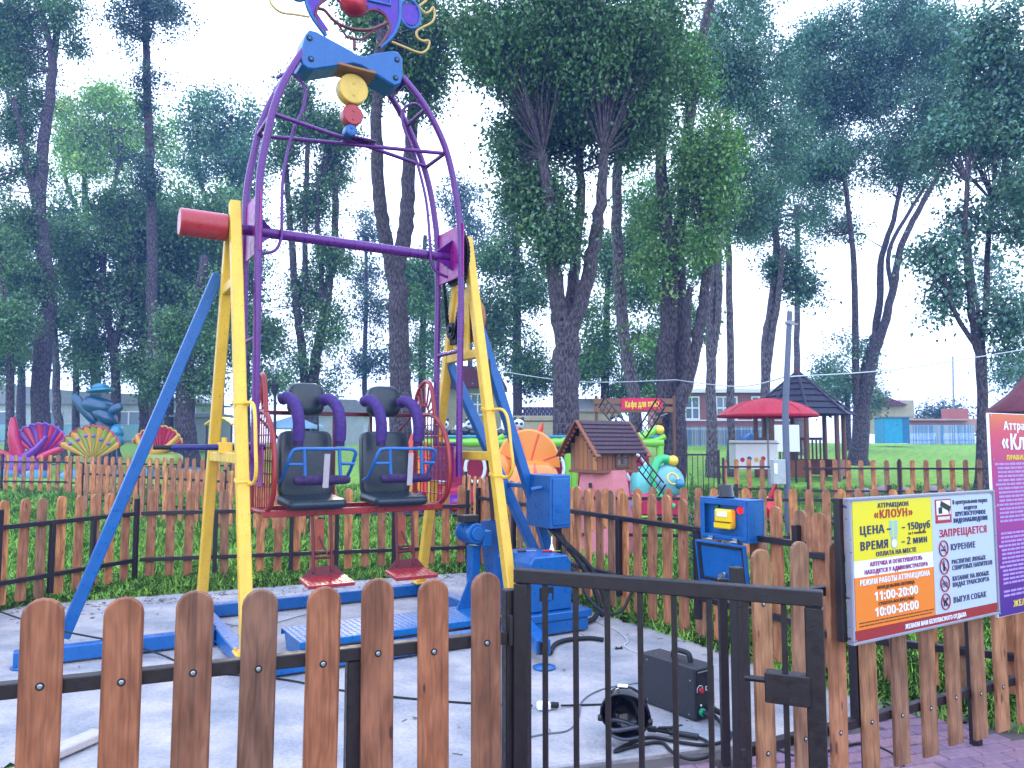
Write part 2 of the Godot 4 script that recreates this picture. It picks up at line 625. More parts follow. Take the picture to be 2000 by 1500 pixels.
func slab_and_pavers() -> void:
	struct("concrete_slab", sheet(SLAB, 0.02, 0.14), M.concrete)
	struct("pavement", sheet(PAVED, -0.004, 0.1), M.joint)
	var home: Node = get_node("pavement")
	# paving bricks laid in rows parallel to the slab edge, one piece each
	var ang := 0.285
	var rt := Vector2(cos(ang), -sin(ang))
	var fw := Vector2(sin(ang), cos(ang))
	var paver_meshes := []
	for k in 3:
		var st := begin()
		box(st, Vector3.ZERO, Vector3(0.194, 0.05, 0.094), 0.006)
		paver_meshes.append(st.commit())
	var poly := PackedVector2Array(PAVED)
	var inside := Geometry2D.offset_polygon(poly, -0.09)[0]
	var n := 0
	for r in range(-8, 24):
		for c in range(-8, 20):
			var p := Vector2(0.9, -3.9) + rt * ((c + (0.5 if r % 2 else 0.0)) * 0.2) + fw * (r * 0.1)
			if not Geometry2D.is_point_in_polygon(p, inside) or n >= 296:
				continue
			# only where the picture or a step beside it can see the ground
			if p.y > -2.3 or p.x < 0.15 - (p.y + 3.6) * 0.5 or p.x > 3.2:
				continue
			n += 1
			var o := node_of("paving_brick", paver_meshes[n % 3], M.paver[rng.randi() % 4], home)
			o.position = Vector3(p.x, -0.018 + rng.randf_range(-0.003, 0.003), p.y)
			o.rotation = Vector3(rng.randf_range(-0.008, 0.008), ang + rng.randf_range(-0.01, 0.01), rng.randf_range(-0.008, 0.008))
	# kerb along the right edge of the paving
	var st := begin()
	for k in 4:
		var a := Vector3(2.10, 0.0, -4.56).lerp(Vector3(4.0, 0.0, -3.33), k / 4.0)
		var b := Vector3(2.10, 0.0, -4.56).lerp(Vector3(4.0, 0.0, -3.33), (k + 0.985) / 4.0)
		beam(st, a + Vector3(0, -0.03, 0), b + Vector3(0, -0.03, 0), 0.06, 0.12, Vector3.UP, 0.012)
	struct("kerb", st, M.concrete)
	# dry leaves and twigs blown on to the slab
	st = begin()
	var sl := PackedVector2Array(SLAB)
	for i in 520:
		var p := Vector2(rng.randf_range(-4.6, 2.2), rng.randf_range(-9.0, -3.2))
		if rng.randf() < 0.72:
			var t := rng.randf()
			p = Vector2(-4.4, -7.1).lerp(Vector2(-0.5, -8.9), t) + Vector2(rng.randfn(0, 0.12), absf(rng.randfn(0, 0.28)))
		if not Geometry2D.is_point_in_polygon(p, sl):
			continue
		var b := Basis(Vector3.UP, rng.randf() * TAU) * Basis(Vector3.RIGHT, rng.randf_range(-0.3, 0.3))
		if rng.randf() < 0.45:
			var l := rng.randf_range(0.012, 0.03)
			face(st, [Vector3(p.x, 0.027, p.y) + b * Vector3(-l, 0, 0), Vector3(p.x, 0.027, p.y) + b * Vector3(0, 0, l * 0.5), Vector3(p.x, 0.03, p.y) + b * Vector3(l, 0, 0), Vector3(p.x, 0.027, p.y) + b * Vector3(0, 0, -l * 0.5)], Vector3.UP)
		else:
			var l := rng.randf_range(0.02, 0.06)
			box(st, Vector3(p.x, 0.024, p.y), Vector3(l, 0.003, 0.003), 0.0, Basis(Vector3.UP, rng.randf() * TAU))
	struct("fallen_leaves", st, mat("5b4632", 0.9), "stuff")

func grass() -> void:
	var meshes := []
	for v in 3:
		var st := begin()
		for i in 16:
			var a := rng.randf() * TAU
			var c := Vector3(cos(a), 0, sin(a)) * rng.randf_range(0.0, 0.07)
			var lean := Vector3(rng.randf_range(-1, 1), 0, rng.randf_range(-1, 1)) * 0.05
			var h := rng.randf_range(0.04, 0.10)
			var w := Vector3(cos(a + 1.3), 0, sin(a + 1.3)) * rng.randf_range(0.003, 0.006)
			var mid := c + Vector3(0, h * 0.6, 0) + lean * 0.4
			var top := c + Vector3(0, h, 0) + lean * 1.3
			var up := (Vector3.UP + lean * 4.0).normalized()
			for t in [[c - w, c + w, mid + w * 0.8], [c - w, mid + w * 0.8, mid - w * 0.8], [mid - w * 0.8, mid + w * 0.8, top]]:
				for p in t:
					st.set_color(Color(1, 1, 1))
					vert(st, p, up)
		meshes.append(st.commit())
	var broad := begin()          # clover and plantain leaves
	for i in 9:
		var a := rng.randf() * TAU
		var d := Vector3(cos(a), 0.0, sin(a))
		var s := Vector3(-d.z, 0, d.x)
		var l := rng.randf_range(0.03, 0.06)
		var c := d * rng.randf_range(0.0, 0.05) + Vector3(0, rng.randf_range(0.02, 0.07), 0)
		for t in [[c, c + d * l * 0.6 + s * l * 0.35 + Vector3(0, 0.01, 0), c + d * l], [c, c + d * l, c + d * l * 0.6 - s * l * 0.35 + Vector3(0, 0.01, 0)]]:
			for p in t:
				broad.set_color(Color(0.9, 1.0, 1.0))
				vert(broad, p, Vector3(d.x * 0.3, 1, d.z * 0.3).normalized())
	meshes.append(broad.commit())
	var sl := PackedVector2Array(SLAB)
	var pv := PackedVector2Array(PAVED)
	var lists := [[], [], [], []]
	for i in 46000:
		var d := 3.2 + 17.0 * pow(rng.randf(), 1.6)
		var p := Vector2(rng.randf_range(-0.78, 0.78) * d, -d)
		if Geometry2D.is_point_in_polygon(p, sl) or Geometry2D.is_point_in_polygon(p, pv):
			continue
		lists[rng.randi() % 4].append([p, d])
	for i in 7000:
		var p := Vector2(rng.randf_range(2.2, 6.5), rng.randf_range(-7.0, -2.2))
		if Geometry2D.is_point_in_polygon(p, sl) or Geometry2D.is_point_in_polygon(p, pv):
			continue
		lists[rng.randi() % 4].append([p, 5.0])
	# thicker fringe along the slab edge and in the strip before the back fence
	for i in 15000:
		var t := rng.randf() * 8.0
		var e := int(t)
		var p: Vector2 = SLAB[e].lerp(SLAB[e + 1], t - e)
		var s: Vector2 = (SLAB[e + 1] - SLAB[e]).normalized()
		p += Vector2(s.y, -s.x) * (0.03 + absf(rng.randfn(0, 0.42))) + Vector2(rng.randfn(0, 0.02), rng.randfn(0, 0.02))
		if Geometry2D.is_point_in_polygon(p, sl) or Geometry2D.is_point_in_polygon(p, pv):
			continue
		lists[rng.randi() % 4].append([p, 5.0])
	var gm := mat("ffffff", 0.7)
	gm.vertex_color_use_as_albedo = true
	gm.cull_mode = BaseMaterial3D.CULL_DISABLED
	gm.backlight_enabled = true
	gm.backlight = Color(0.25, 0.4, 0.12)
	for k in 4:
		var mm := MultiMesh.new()
		mm.transform_format = MultiMesh.TRANSFORM_3D
		mm.use_colors = true
		mm.mesh = meshes[k]
		mm.instance_count = lists[k].size()
		for i in lists[k].size():
			var p: Vector2 = lists[k][i][0]
			var s: float = rng.randf_range(0.6, 1.25) * (1.0 + maxf(0.0, lists[k][i][1] - 9.0) * 0.06)
			mm.set_instance_transform(i, Transform3D(Basis(Vector3.UP, rng.randf() * TAU).scaled(Vector3(s, s * rng.randf_range(0.7, 1.4), s)), Vector3(p.x, height(p.x, p.y) - 0.012, p.y)))
			var g := rng.randf()
			mm.set_instance_color(i, Color(0.23 + 0.14 * g, 0.47 + 0.18 * g, 0.045 + 0.03 * rng.randf()))
		var o := MultiMeshInstance3D.new()
		o.multimesh = mm
		o.material_override = gm
		o.name = numbered("grass")
		add_child(o)
		o.set_meta("kind", "stuff")

# ---------------------------------------------------------------- trees
func make_leaf_meshes() -> void:
	for v in 4:
		var st := begin()
		for i in 70:
			var c := Vector3(rng.randfn(0, 0.26), rng.randfn(0, 0.21), rng.randfn(0, 0.26))
			var l := rng.randf_range(0.048, 0.088)
			var b := Basis(Vector3.UP, rng.randf() * TAU) * Basis(Vector3.RIGHT, rng.randf_range(-0.2, 1.3)) * Basis(Vector3.BACK, rng.randf_range(-0.6, 0.6))
			var br := rng.randf_range(0.7, 1.25)
			var pts := [c, c + b * Vector3(l * 0.55, 0.012, l * 0.8), c + b * Vector3(0, -0.004, l * 1.7), c + b * Vector3(-l * 0.55, 0.012, l * 0.8)]
			for t in [[0, 1, 2], [0, 2, 3]]:
				var n: Vector3 = (pts[t[2]] - pts[t[0]]).cross(pts[t[1]] - pts[t[0]]).normalized()
				for k in t:
					st.set_color(Color(br, br, br * rng.randf_range(0.85, 1.1)))
					vert(st, pts[k], n)
		leaf_meshes.append(st.commit())

# limbs: [[points], radius at foot, radius at tip]; blobs: [[centre, radii], ...] relative to the foot
func tree(called: String, label: String, at: Vector3, limbs: Array, blobs: Array, dens: float, tint: Color, leaf := 1.0, bark: Material = null) -> void:
	var o := thing(called, label, "tree", at, 0.0, "trees of the park")
	var tips := []
	for i in limbs.size():
		var st := begin()
		var pts := smooth_path(limbs[i][0], 5)
		var rad := []
		for k in pts.size():
			var t := float(k) / (pts.size() - 1)
			var r: float = lerpf(limbs[i][1], limbs[i][2], t)
			if i == 0:
				r *= 1.0 + 0.55 * exp(-(pts[k].y - pts[0].y) / 0.35)
			rad.append(r)
			pts[k] += Vector3(rng.randfn(0, r * 0.10), 0, rng.randfn(0, r * 0.10))
			if k % 3 == 2 and (i > 0 or t > 0.45):
				tips.append(pts[k])
		tube(st, pts, rad, 12, false, 0.06)
		for k in range(3, pts.size() - 1, 6):        # knots and stubs
			if rng.randf() < 0.5:
				var a := rng.randf() * TAU
				ball(st, pts[k] + Vector3(cos(a), 0, sin(a)) * rad[k] * 0.85, Vector3.ONE * rad[k] * rng.randf_range(0.25, 0.45), 5, 7)
		obj("trunk" if i == 0 else "limb", st, bark if bark else M.bark, o)
	var nz := FastNoiseLite.new()
	nz.seed = rng.randi() % 1000
	nz.frequency = 0.42
	nz.fractal_octaves = 2
	var places := []
	for b in blobs:
		var c: Vector3 = b[0]
		var r: Vector3 = b[1]
		var n := int(dens * PI * r.x * r.y * 13.5 / (leaf * leaf)) + 4
		for i in n:
			var d := Vector3(rng.randfn(), rng.randfn(), rng.randfn()).normalized() * pow(rng.randf(), 0.42)
			var p := c + d * r * (rng.randf_range(0.9, 1.2) if rng.randf() < 0.9 else rng.randf_range(1.15, 1.5))
			if nz.get_noise_3d(p.x, p.y * 1.2, p.z) < -0.05:
				continue
			places.append(p)
	# twigs that carry the leaves
	if tips.size() > 0:
		var st := begin()
		for i in range(0, places.size(), 4):
			var best: Vector3 = tips[0]
			for t in tips:
				if t.distance_squared_to(places[i]) < best.distance_squared_to(places[i]):
					best = t
			if best.distance_to(places[i]) > 2.6 or best.y > places[i].y + 0.8:
				continue
			var mid := best.lerp(places[i], 0.5) + Vector3(rng.randfn(0, 0.1), rng.randf_range(-0.05, 0.2), rng.randfn(0, 0.1))
			tube(st, [best, mid, places[i]], [0.028, 0.017, 0.006], 4)
		var tw := obj("twigs", st, bark if bark else M.bark, o)
		tw.set_meta("kind", "stuff")
	for v in 2:
		var mm := MultiMesh.new()
		mm.transform_format = MultiMesh.TRANSFORM_3D
		mm.use_colors = true
		mm.mesh = leaf_meshes[(v * 2 + rng.randi() % 2) % 4]
		var mine := []
		for i in range(v, places.size(), 2):
			mine.append(places[i])
		mm.instance_count = mine.size()
		for i in mine.size():
			var s := leaf * rng.randf_range(0.8, 1.3)
			mm.set_instance_transform(i, Transform3D(Basis.from_euler(Vector3(rng.randf_range(-0.5, 0.5), rng.randf() * TAU, rng.randf_range(-0.5, 0.5))).scaled(Vector3.ONE * s), mine[i]))
			var g := rng.randf_range(0.75, 1.9)
			mm.set_instance_color(i, Color(tint.r * g * rng.randf_range(0.85, 1.2), tint.g * g, tint.b * g * rng.randf_range(0.85, 1.15)))
		var mi := MultiMeshInstance3D.new()
		mi.multimesh = mm
		mi.material_override = M.leaf
		mi.name = "crown"
		o.add_child(mi, true)
		mi.set_meta("kind", "stuff")

func trees() -> void:
	tree("tall_tree", "tall dark forked tree at the far left with leaves up its trunk", Vector3(-17.6, 0.738, -29), [[[Vector3(0.004, -0.077, 0), Vector3(-0.195, 2.059, 0), Vector3(-0.188, 5.181, 0), Vector3(-0.107, 6.365, 0), Vector3(-0.583, 9.359, 0), Vector3(-0.621, 10.975, 0), Vector3(-0.569, 12.81, 0), Vector3(-0.418, 14.249, 0), Vector3(-0.375, 15.907, 0)], 0.348, 0.155], [[Vector3(-0.375, 15.907, 0), Vector3(-0.566, 16.828, 0.22), Vector3(-0.844, 17.946, 0.44), Vector3(-0.999, 19.053, 0.66)], 0.135, 0.077], [[Vector3(-0.375, 15.907, 0), Vector3(-0.408, 17.285, -0.22), Vector3(-0.571, 19.333, -0.44)], 0.155, 0.077], [[Vector3(-0.73, 9.964, 0), Vector3(-0.994, 11.301, 0.22), Vector3(-1.225, 12.829, 0.44), Vector3(-1.433, 13.942, 0.66)], 0.155, 0.077]], [[Vector3(-2.43, 15.378, -0.61), Vector3(1.45, 1.353, 1.402)], [Vector3(-3.473, 17.554, -1.08), Vector3(1.74, 1.547, 1.643)], [Vector3(-1.782, 13.388, -0.39), Vector3(0.967, 0.967, 0.967)], [Vector3(-2.07, 17.516, 0.11), Vector3(1.16, 0.967, 1.063)], [Vector3(0.319, 18.137, -0.23), Vector3(0.967, 0.483, 0.725)], [Vector3(0.471, 16.378, -0.1), Vector3(0.425, 0.348, 0.387)], [Vector3(-1.244, 9.123, 0.12), Vector3(0.87, 1.063, 0.967)], [Vector3(-1.189, 5.151, 0.2), Vector3(0.812, 1.063, 0.938)], [Vector3(0.189, 17.371, 0.36), Vector3(0.773, 0.58, 0.677)], [Vector3(-1.139, 11.44, -0.16), Vector3(0.483, 0.773, 0.628)], [Vector3(-2.701, 11.319, 0.17), Vector3(0.967, 1.16, 1.063)], [Vector3(-0.534, 7.124, 0.16), Vector3(0.58, 0.773, 0.677)], [Vector3(-0.789, 6.66, 0.49), Vector3(0.773, 0.773, 0.773)]], 2.1, Color(0.08, 0.165, 0.06), 0.85)
	tree("slim_tree", "slim young tree at the left edge behind the shell carousel", Vector3(-17.58, 0.665, -27), [[[Vector3(0.004, -0.071, 0), Vector3(-0.16, 3.853, 0), Vector3(-0.198, 5.315, 0), Vector3(-0.565, 6.42, 0), Vector3(-0.733, 7.904, 0)], 0.144, 0.072]], [[Vector3(0.202, 5.359, 0.81), Vector3(0.72, 1.62, 1.17)], [Vector3(-0.779, 7.659, -0.51), Vector3(0.81, 0.9, 0.855)], [Vector3(-0.978, 3.883, -0.27), Vector3(0.72, 0.9, 0.81)]], 1.6, Color(0.08, 0.165, 0.06), 0.85)
	tree("leaning_tree", "pale leaning trunk close beside the tall dark forked tree", Vector3(-18.058, 0.787, -31), [[[Vector3(0.004, -0.082, 0), Vector3(-0.302, 2.099, 0), Vector3(-0.482, 4.178, 0), Vector3(-0.622, 5.857, 0), Vector3(-0.847, 7.551, 0)], 0.186, 0.083]], [[Vector3(-0.527, 8.445, -0.17), Vector3(0.62, 1.24, 0.93)], [Vector3(0.14, 5.789, 0.41), Vector3(0.496, 0.827, 0.661)], [Vector3(0.209, 4.359, 0.24), Vector3(0.455, 0.62, 0.537)]], 1.4, Color(0.08, 0.165, 0.06), 1.0, M.bark_pale)
	tree("poplar", "narrow poplar with a thin see-through crown standing above the left trees", Vector3(-13.872, 0.79, -30), [[[Vector3(0.003, -0.079, 0), Vector3(-0.207, 4.063, 0), Vector3(-0.372, 6.916, 0), Vector3(-0.49, 9.603, 0), Vector3(-0.672, 12.327, 0), Vector3(-0.849, 14.875, 0), Vector3(-1.007, 17.456, 0), Vector3(-1.146, 20.072, 0)], 0.240, 0.120]], [[Vector3(-0.987, 19.091, 0.17), Vector3(1.36, 1.1, 1.23)], [Vector3(-0.619, 17.44, 0.6), Vector3(1.44, 1, 1.22)], [Vector3(-0.808, 16.421, 0.12), Vector3(1.1, 0.9, 1)], [Vector3(-0.648, 15.458, 0.12), Vector3(0.8, 0.6, 0.7)], [Vector3(-0.762, 14.421, 0.06), Vector3(0.44, 0.6, 0.52)], [Vector3(-0.594, 12.875, 0.21), Vector3(0.4, 0.9, 0.65)], [Vector3(-0.476, 11.13, 0.41), Vector3(0.4, 1, 0.7)]], 1.35, Color(0.05, 0.1, 0.08), 0.85)
	tree("broad_tree", "broad light green tree behind the narrow poplar, left half", Vector3(-24.767, 1.568, -46), [[[Vector3(0.005, -0.122, 0), Vector3(-0.368, 5.074, 0), Vector3(-1.101, 11.342, 0), Vector3(-1.492, 16.776, 0)], 0.337, 0.153], [[Vector3(-0.864, 9.448, 0), Vector3(-0.125, 13.185, 0.22), Vector3(0.784, 16.615, 0.44), Vector3(1.109, 19.088, 0.66)], 0.184, 0.092], [[Vector3(-1.245, 13.249, 0), Vector3(-2.68, 15.886, -0.22), Vector3(-3.087, 18.569, -0.44)], 0.153, 0.092]], [[Vector3(-1.664, 19.727, -0.08), Vector3(1.901, 1.595, 1.748)], [Vector3(0.274, 20.432, -0.57), Vector3(2.024, 1.533, 1.779)], [Vector3(-1.694, 17.071, 0.5), Vector3(1.687, 1.687, 1.687)], [Vector3(0.272, 17.763, -0.47), Vector3(2.147, 1.687, 1.917)], [Vector3(-0.583, 21.264, -0.01), Vector3(1.104, 0.736, 0.92)], [Vector3(3.616, 18.607, 0.66), Vector3(1.533, 1.533, 1.533)], [Vector3(-3.032, 20.869, -0.44), Vector3(0.797, 0.736, 0.767)], [Vector3(1.111, 15.356, -0.57), Vector3(1.84, 1.533, 1.687)]], 1.9, Color(0.21, 0.35, 0.06), 1.35)
	tree("broad_tree", "round-topped green tree between the poplar and the purple hoop", Vector3(-16.044, 1.256, -42), [[[Vector3(0.003, -0.111, 0), Vector3(-0.148, 4.939, 0), Vector3(-0.443, 10.084, 0), Vector3(-0.566, 14.155, 0)], 0.336, 0.168], [[Vector3(-0.443, 10.084, 0), Vector3(0.392, 13.5, 0.22), Vector3(0.534, 16.337, 0.44)], 0.168, 0.084], [[Vector3(-0.513, 12.403, 0), Vector3(-1.545, 15.112, -0.22), Vector3(-2.284, 17.276, -0.44)], 0.168, 0.084]], [[Vector3(-0.256, 18.468, 0.4), Vector3(2.184, 1.344, 1.764)], [Vector3(-0.476, 16.926, -1.08), Vector3(2.016, 1.4, 1.708)], [Vector3(-1.084, 15.282, 0.93), Vector3(1.456, 1.456, 1.456)], [Vector3(1.12, 15.469, 0.42), Vector3(1.176, 1.68, 1.428)], [Vector3(-2.503, 18.798, 0.52), Vector3(0.84, 0.728, 0.784)], [Vector3(0.754, 18.859, 0.05), Vector3(0.84, 1.008, 0.924)], [Vector3(1.099, 13.058, -0.24), Vector3(1.008, 1.4, 1.204)]], 1.9, Color(0.09, 0.19, 0.09), 1.35)
	tree("shrubby_tree", "dense dark tree left of the blue diagonal brace above the blue figure", Vector3(-16.521, 0.849, -32), [[[Vector3(0.003, -0.085, 0), Vector3(-0.055, 2.938, 0), Vector3(-0.188, 4.66, 0), Vector3(-0.625, 6.397, 0), Vector3(-0.824, 8.589, 0)], 0.213, 0.107], [[Vector3(-0.188, 4.66, 0), Vector3(0.44, 6.791, 0.22), Vector3(0.681, 8.915, 0.44)], 0.149, 0.085]], [[Vector3(-0.662, 8.883, -0.29), Vector3(1.707, 1.493, 1.6)], [Vector3(-1.838, 7.166, -0.57), Vector3(1.067, 1.173, 1.12)], [Vector3(-0.175, 10.665, -0.27), Vector3(1.493, 1.067, 1.28)], [Vector3(0.031, 6.548, -0.84), Vector3(1.707, 1.6, 1.653)], [Vector3(-1.324, 5.147, -0.39), Vector3(0.768, 1.28, 1.024)], [Vector3(1.275, 4.445, -0.01), Vector3(1.28, 1.067, 1.173)], [Vector3(-2.643, 9.375, -0.46), Vector3(0.725, 1.067, 0.896)]], 2.3, Color(0.08, 0.165, 0.06), 1.05)
	tree("shrubby_tree", "dense dark tree directly behind the blue diagonal brace", Vector3(-15.703, 0.894, -33), [[[Vector3(0.003, -0.087, 0), Vector3(-0.088, 2.964, 0), Vector3(-0.013, 4.518, 0), Vector3(0.58, 6.532, 0), Vector3(0.947, 8.792, 0)], 0.286, 0.132], [[Vector3(-0.049, 4.295, 0), Vector3(-0.407, 6.046, 0.22), Vector3(-0.477, 7.788, 0.44)], 0.132, 0.088]], [[Vector3(0.979, 9.352, -0.4), Vector3(1.54, 1.54, 1.54)], [Vector3(1.598, 6.571, -0.22), Vector3(1.32, 1.76, 1.54)], [Vector3(1.167, 4.223, 0.64), Vector3(1.21, 0.99, 1.1)], [Vector3(2.557, 10.157, 0.78), Vector3(1.21, 1.32, 1.265)], [Vector3(2.374, 4.753, -0.1), Vector3(0.88, 1.1, 0.99)], [Vector3(0.253, 7.367, 0.32), Vector3(1.1, 1.32, 1.21)], [Vector3(2.9, 8.521, -0.78), Vector3(0.792, 1.54, 1.166)]], 2.3, Color(0.08, 0.165, 0.06), 1.05)
	tree("thick_tree", "thick dark trunk with low foliage between the blue brace and the yellow legs", Vector3(-11.384, 0.63, -27), [[[Vector3(0.002, -0.071, 0), Vector3(-0.105, 2.077, 0), Vector3(-0.165, 2.799, 0), Vector3(-0.056, 3.888, 0), Vector3(0.193, 5.718, 0), Vector3(0.409, 7.568, 0)], 0.360, 0.144]], [[Vector3(0.394, 3.084, -0.16), Vector3(0.576, 0.576, 0.576)], [Vector3(-0.861, 3.28, -0.31), Vector3(0.72, 0.612, 0.666)], [Vector3(0.014, 4.718, 0.57), Vector3(0.828, 0.9, 0.864)], [Vector3(0.649, 5.986, -0.45), Vector3(0.54, 1.08, 0.81)], [Vector3(-1.182, 2.789, 0.14), Vector3(0.432, 0.36, 0.396)]], 2.2, Color(0.08, 0.165, 0.06), 0.85)
	tree("ivy_poplar", "thin poplar clad with leaves behind the left purple hoop, left one of two", Vector3(-7.959, 0.711, -30), [[[Vector3(0.002, -0.079, 0), Vector3(-0.287, 4.142, 0), Vector3(-0.533, 6.176, 0), Vector3(-0.79, 8.644, 0), Vector3(-1, 10.725, 0), Vector3(-1.182, 12.406, 0)], 0.180, 0.100], [[Vector3(-0.111, 5.36, 0), Vector3(-0.192, 8.176, 0.22), Vector3(-0.143, 10.579, 0.44), Vector3(-0.094, 12.978, 0.66), Vector3(-0.273, 14.746, 0.88)], 0.120, 0.080]], [[Vector3(-0.826, 14.643, -0.02), Vector3(0.72, 1, 0.86)], [Vector3(-1.036, 12.554, 0.16), Vector3(0.64, 1.2, 0.92)], [Vector3(-0.418, 13.99, -0.48), Vector3(0.8, 1.2, 1)], [Vector3(-0.214, 10.307, 0), Vector3(0.8, 0.9, 0.85)], [Vector3(-0.644, 8.805, 0.17), Vector3(0.72, 0.8, 0.76)], [Vector3(-0.466, 6.264, -0.49), Vector3(0.8, 1.2, 1)], [Vector3(-0.748, 4.285, 0.5), Vector3(0.88, 1, 0.94)], [Vector3(-1.759, 5.174, -0.12), Vector3(0.8, 1.2, 1)], [Vector3(-1.216, 3.12, 0.17), Vector3(0.72, 0.72, 0.72)]], 2.2, Color(0.08, 0.165, 0.06), 1.0)
	tree("ivy_poplar", "thin poplar clad with leaves between the left purple hoop and the double trunk", Vector3(-7.721, 0.711, -30), [[[Vector3(0.002, -0.079, 0), Vector3(-0.067, 3.335, 0), Vector3(0.255, 5.36, 0), Vector3(0.52, 7.406, 0), Vector3(0.693, 9.059, 0), Vector3(0.645, 11.774, 0)], 0.240, 0.120], [[Vector3(0.292, 5.563, 0), Vector3(0.231, 7.357, 0.22), Vector3(0.086, 9.346, 0.44), Vector3(0.142, 11.327, 0.66)], 0.120, 0.080]], [[Vector3(0.407, 12.397, -0.53), Vector3(0.72, 1.12, 0.92)], [Vector3(0.404, 13.194, 0.39), Vector3(0.8, 0.72, 0.76)], [Vector3(0.557, 10.323, -0.05), Vector3(0.72, 1, 0.86)], [Vector3(0.187, 7.111, -0.56), Vector3(0.88, 1.12, 1)], [Vector3(-0.275, 4.207, -0.58), Vector3(0.8, 0.92, 0.86)], [Vector3(0.67, 5.288, 0.47), Vector3(0.56, 1, 0.78)], [Vector3(0.86, 13.093, -0.13), Vector3(0.52, 1, 0.76)], [Vector3(0.772, 8.363, 0.29), Vector3(0.6, 0.8, 0.7)], [Vector3(0.49, 3.337, -0.02), Vector3(0.48, 0.6, 0.54)]], 2.2, Color(0.08, 0.165, 0.06), 1.0)
	tree("double_trunk_tree", "big tree whose trunk splits in two behind the middle of the ride", Vector3(-2.845, 0.382, -20), [[[Vector3(0.001, -0.053, 0), Vector3(-0.052, 2.28, 0), Vector3(-0.105, 3.354, 0), Vector3(-0.147, 4.71, 0), Vector3(-0.238, 5.598, 0), Vector3(-0.271, 6.08, 0)], 0.293, 0.240], [[Vector3(-0.264, 5.461, 0), Vector3(-0.443, 6.434, 0.22), Vector3(-0.592, 7.324, 0.44), Vector3(-0.621, 8.336, 0.66), Vector3(-0.65, 9.467, 0.88), Vector3(-0.573, 10.447, 1.1), Vector3(-0.459, 11.546, 1.32)], 0.200, 0.120], [[Vector3(-0.239, 5.667, 0), Vector3(-0.063, 6.552, -0.22), Vector3(-0.009, 7.604, -0.44), Vector3(0.019, 8.828, -0.66), Vector3(0.048, 10.088, -0.88), Vector3(0.151, 11.533, -1.1), Vector3(0.405, 13.02, -1.32), Vector3(0.592, 14.706, -1.54)], 0.227, 0.120]], [[Vector3(0.589, 12.749, -0.31), Vector3(0.933, 0.733, 0.833)], [Vector3(0.101, 11.48, 0.16), Vector3(0.587, 0.667, 0.627)], [Vector3(0.773, 11.271, 0.01), Vector3(0.613, 0.613, 0.613)], [Vector3(-0.689, 12.196, 0.41), Vector3(0.667, 0.587, 0.627)], [Vector3(-0.557, 13.942, -0.33), Vector3(1.333, 0.667, 1)], [Vector3(1.078, 12.06, 0.4), Vector3(0.48, 0.667, 0.573)], [Vector3(0.475, 10.531, -0.24), Vector3(0.347, 0.533, 0.44)], [Vector3(-1.271, 12.709, 0.26), Vector3(0.48, 0.4, 0.44)], [Vector3(-0.365, 11.296, 0.24), Vector3(0.533, 0.533, 0.533)], [Vector3(-0.962, 10.57, 0.28), Vector3(0.293, 0.533, 0.413)]], 2.0, Color(0.08, 0.165, 0.06), 0.85)
	tree("maple", "large dense maple with a huge round crown right of the ride", Vector3(1.179, 0.226, -17), [[[Vector3(0, -0.045, 0), Vector3(0.025, 2.489, 0), Vector3(0.019, 3.404, 0), Vector3(-0.035, 4.153, 0)], 0.306, 0.272], [[Vector3(-0.059, 3.864, 0), Vector3(-0.216, 4.745, 0.22), Vector3(-0.258, 5.724, 0.44), Vector3(-0.378, 6.572, 0.66), Vector3(-0.517, 7.516, 0.88)], 0.204, 0.102], [[Vector3(0.055, 3.864, 0), Vector3(0.218, 5.072, -0.22), Vector3(0.336, 6.081, -0.44), Vector3(0.446, 7.123, -0.66), Vector3(0.414, 8.45, -0.88)], 0.147, 0.091], [[Vector3(0.1, 3.749, 0), Vector3(0.406, 4.631, 0.22), Vector3(0.618, 5.61, 0.44), Vector3(0.735, 6.458, 0.66), Vector3(0.807, 7.516, 0.88)], 0.193, 0.102]], [[Vector3(-0.175, 10.256, 0.91), Vector3(1.587, 1.02, 1.303)], [Vector3(-1.295, 9.896, 0.26), Vector3(0.793, 1.02, 0.907)], [Vector3(-0.943, 8.784, -0.2), Vector3(0.793, 1.02, 0.907)], [Vector3(0.03, 9.079, -0.59), Vector3(1.36, 1.247, 1.303)], [Vector3(1.066, 9.639, 0.76), Vector3(1.19, 1.133, 1.162)], [Vector3(1.482, 8.671, -0.22), Vector3(0.816, 0.907, 0.861)], [Vector3(0.717, 7.741, -0.33), Vector3(0.748, 0.521, 0.635)], [Vector3(-0.781, 7.488, 0.35), Vector3(0.725, 0.623, 0.674)], [Vector3(-0.234, 12.194, 0.08), Vector3(1.813, 1.02, 1.417)], [Vector3(-1.773, 9.589, -0.22), Vector3(0.385, 0.51, 0.448)], [Vector3(1.975, 11.037, -0.49), Vector3(0.68, 0.793, 0.737)], [Vector3(-0.221, 5.741, 0.38), Vector3(0.408, 0.68, 0.544)], [Vector3(-0.486, 6.428, 0.01), Vector3(0.453, 0.567, 0.51)], [Vector3(-1.993, 10.624, 0.25), Vector3(0.453, 0.453, 0.453)], [Vector3(-0.72, 6.962, 0.18), Vector3(0.567, 0.34, 0.453)]], 4.6, Color(0.072, 0.15, 0.06), 0.8075)
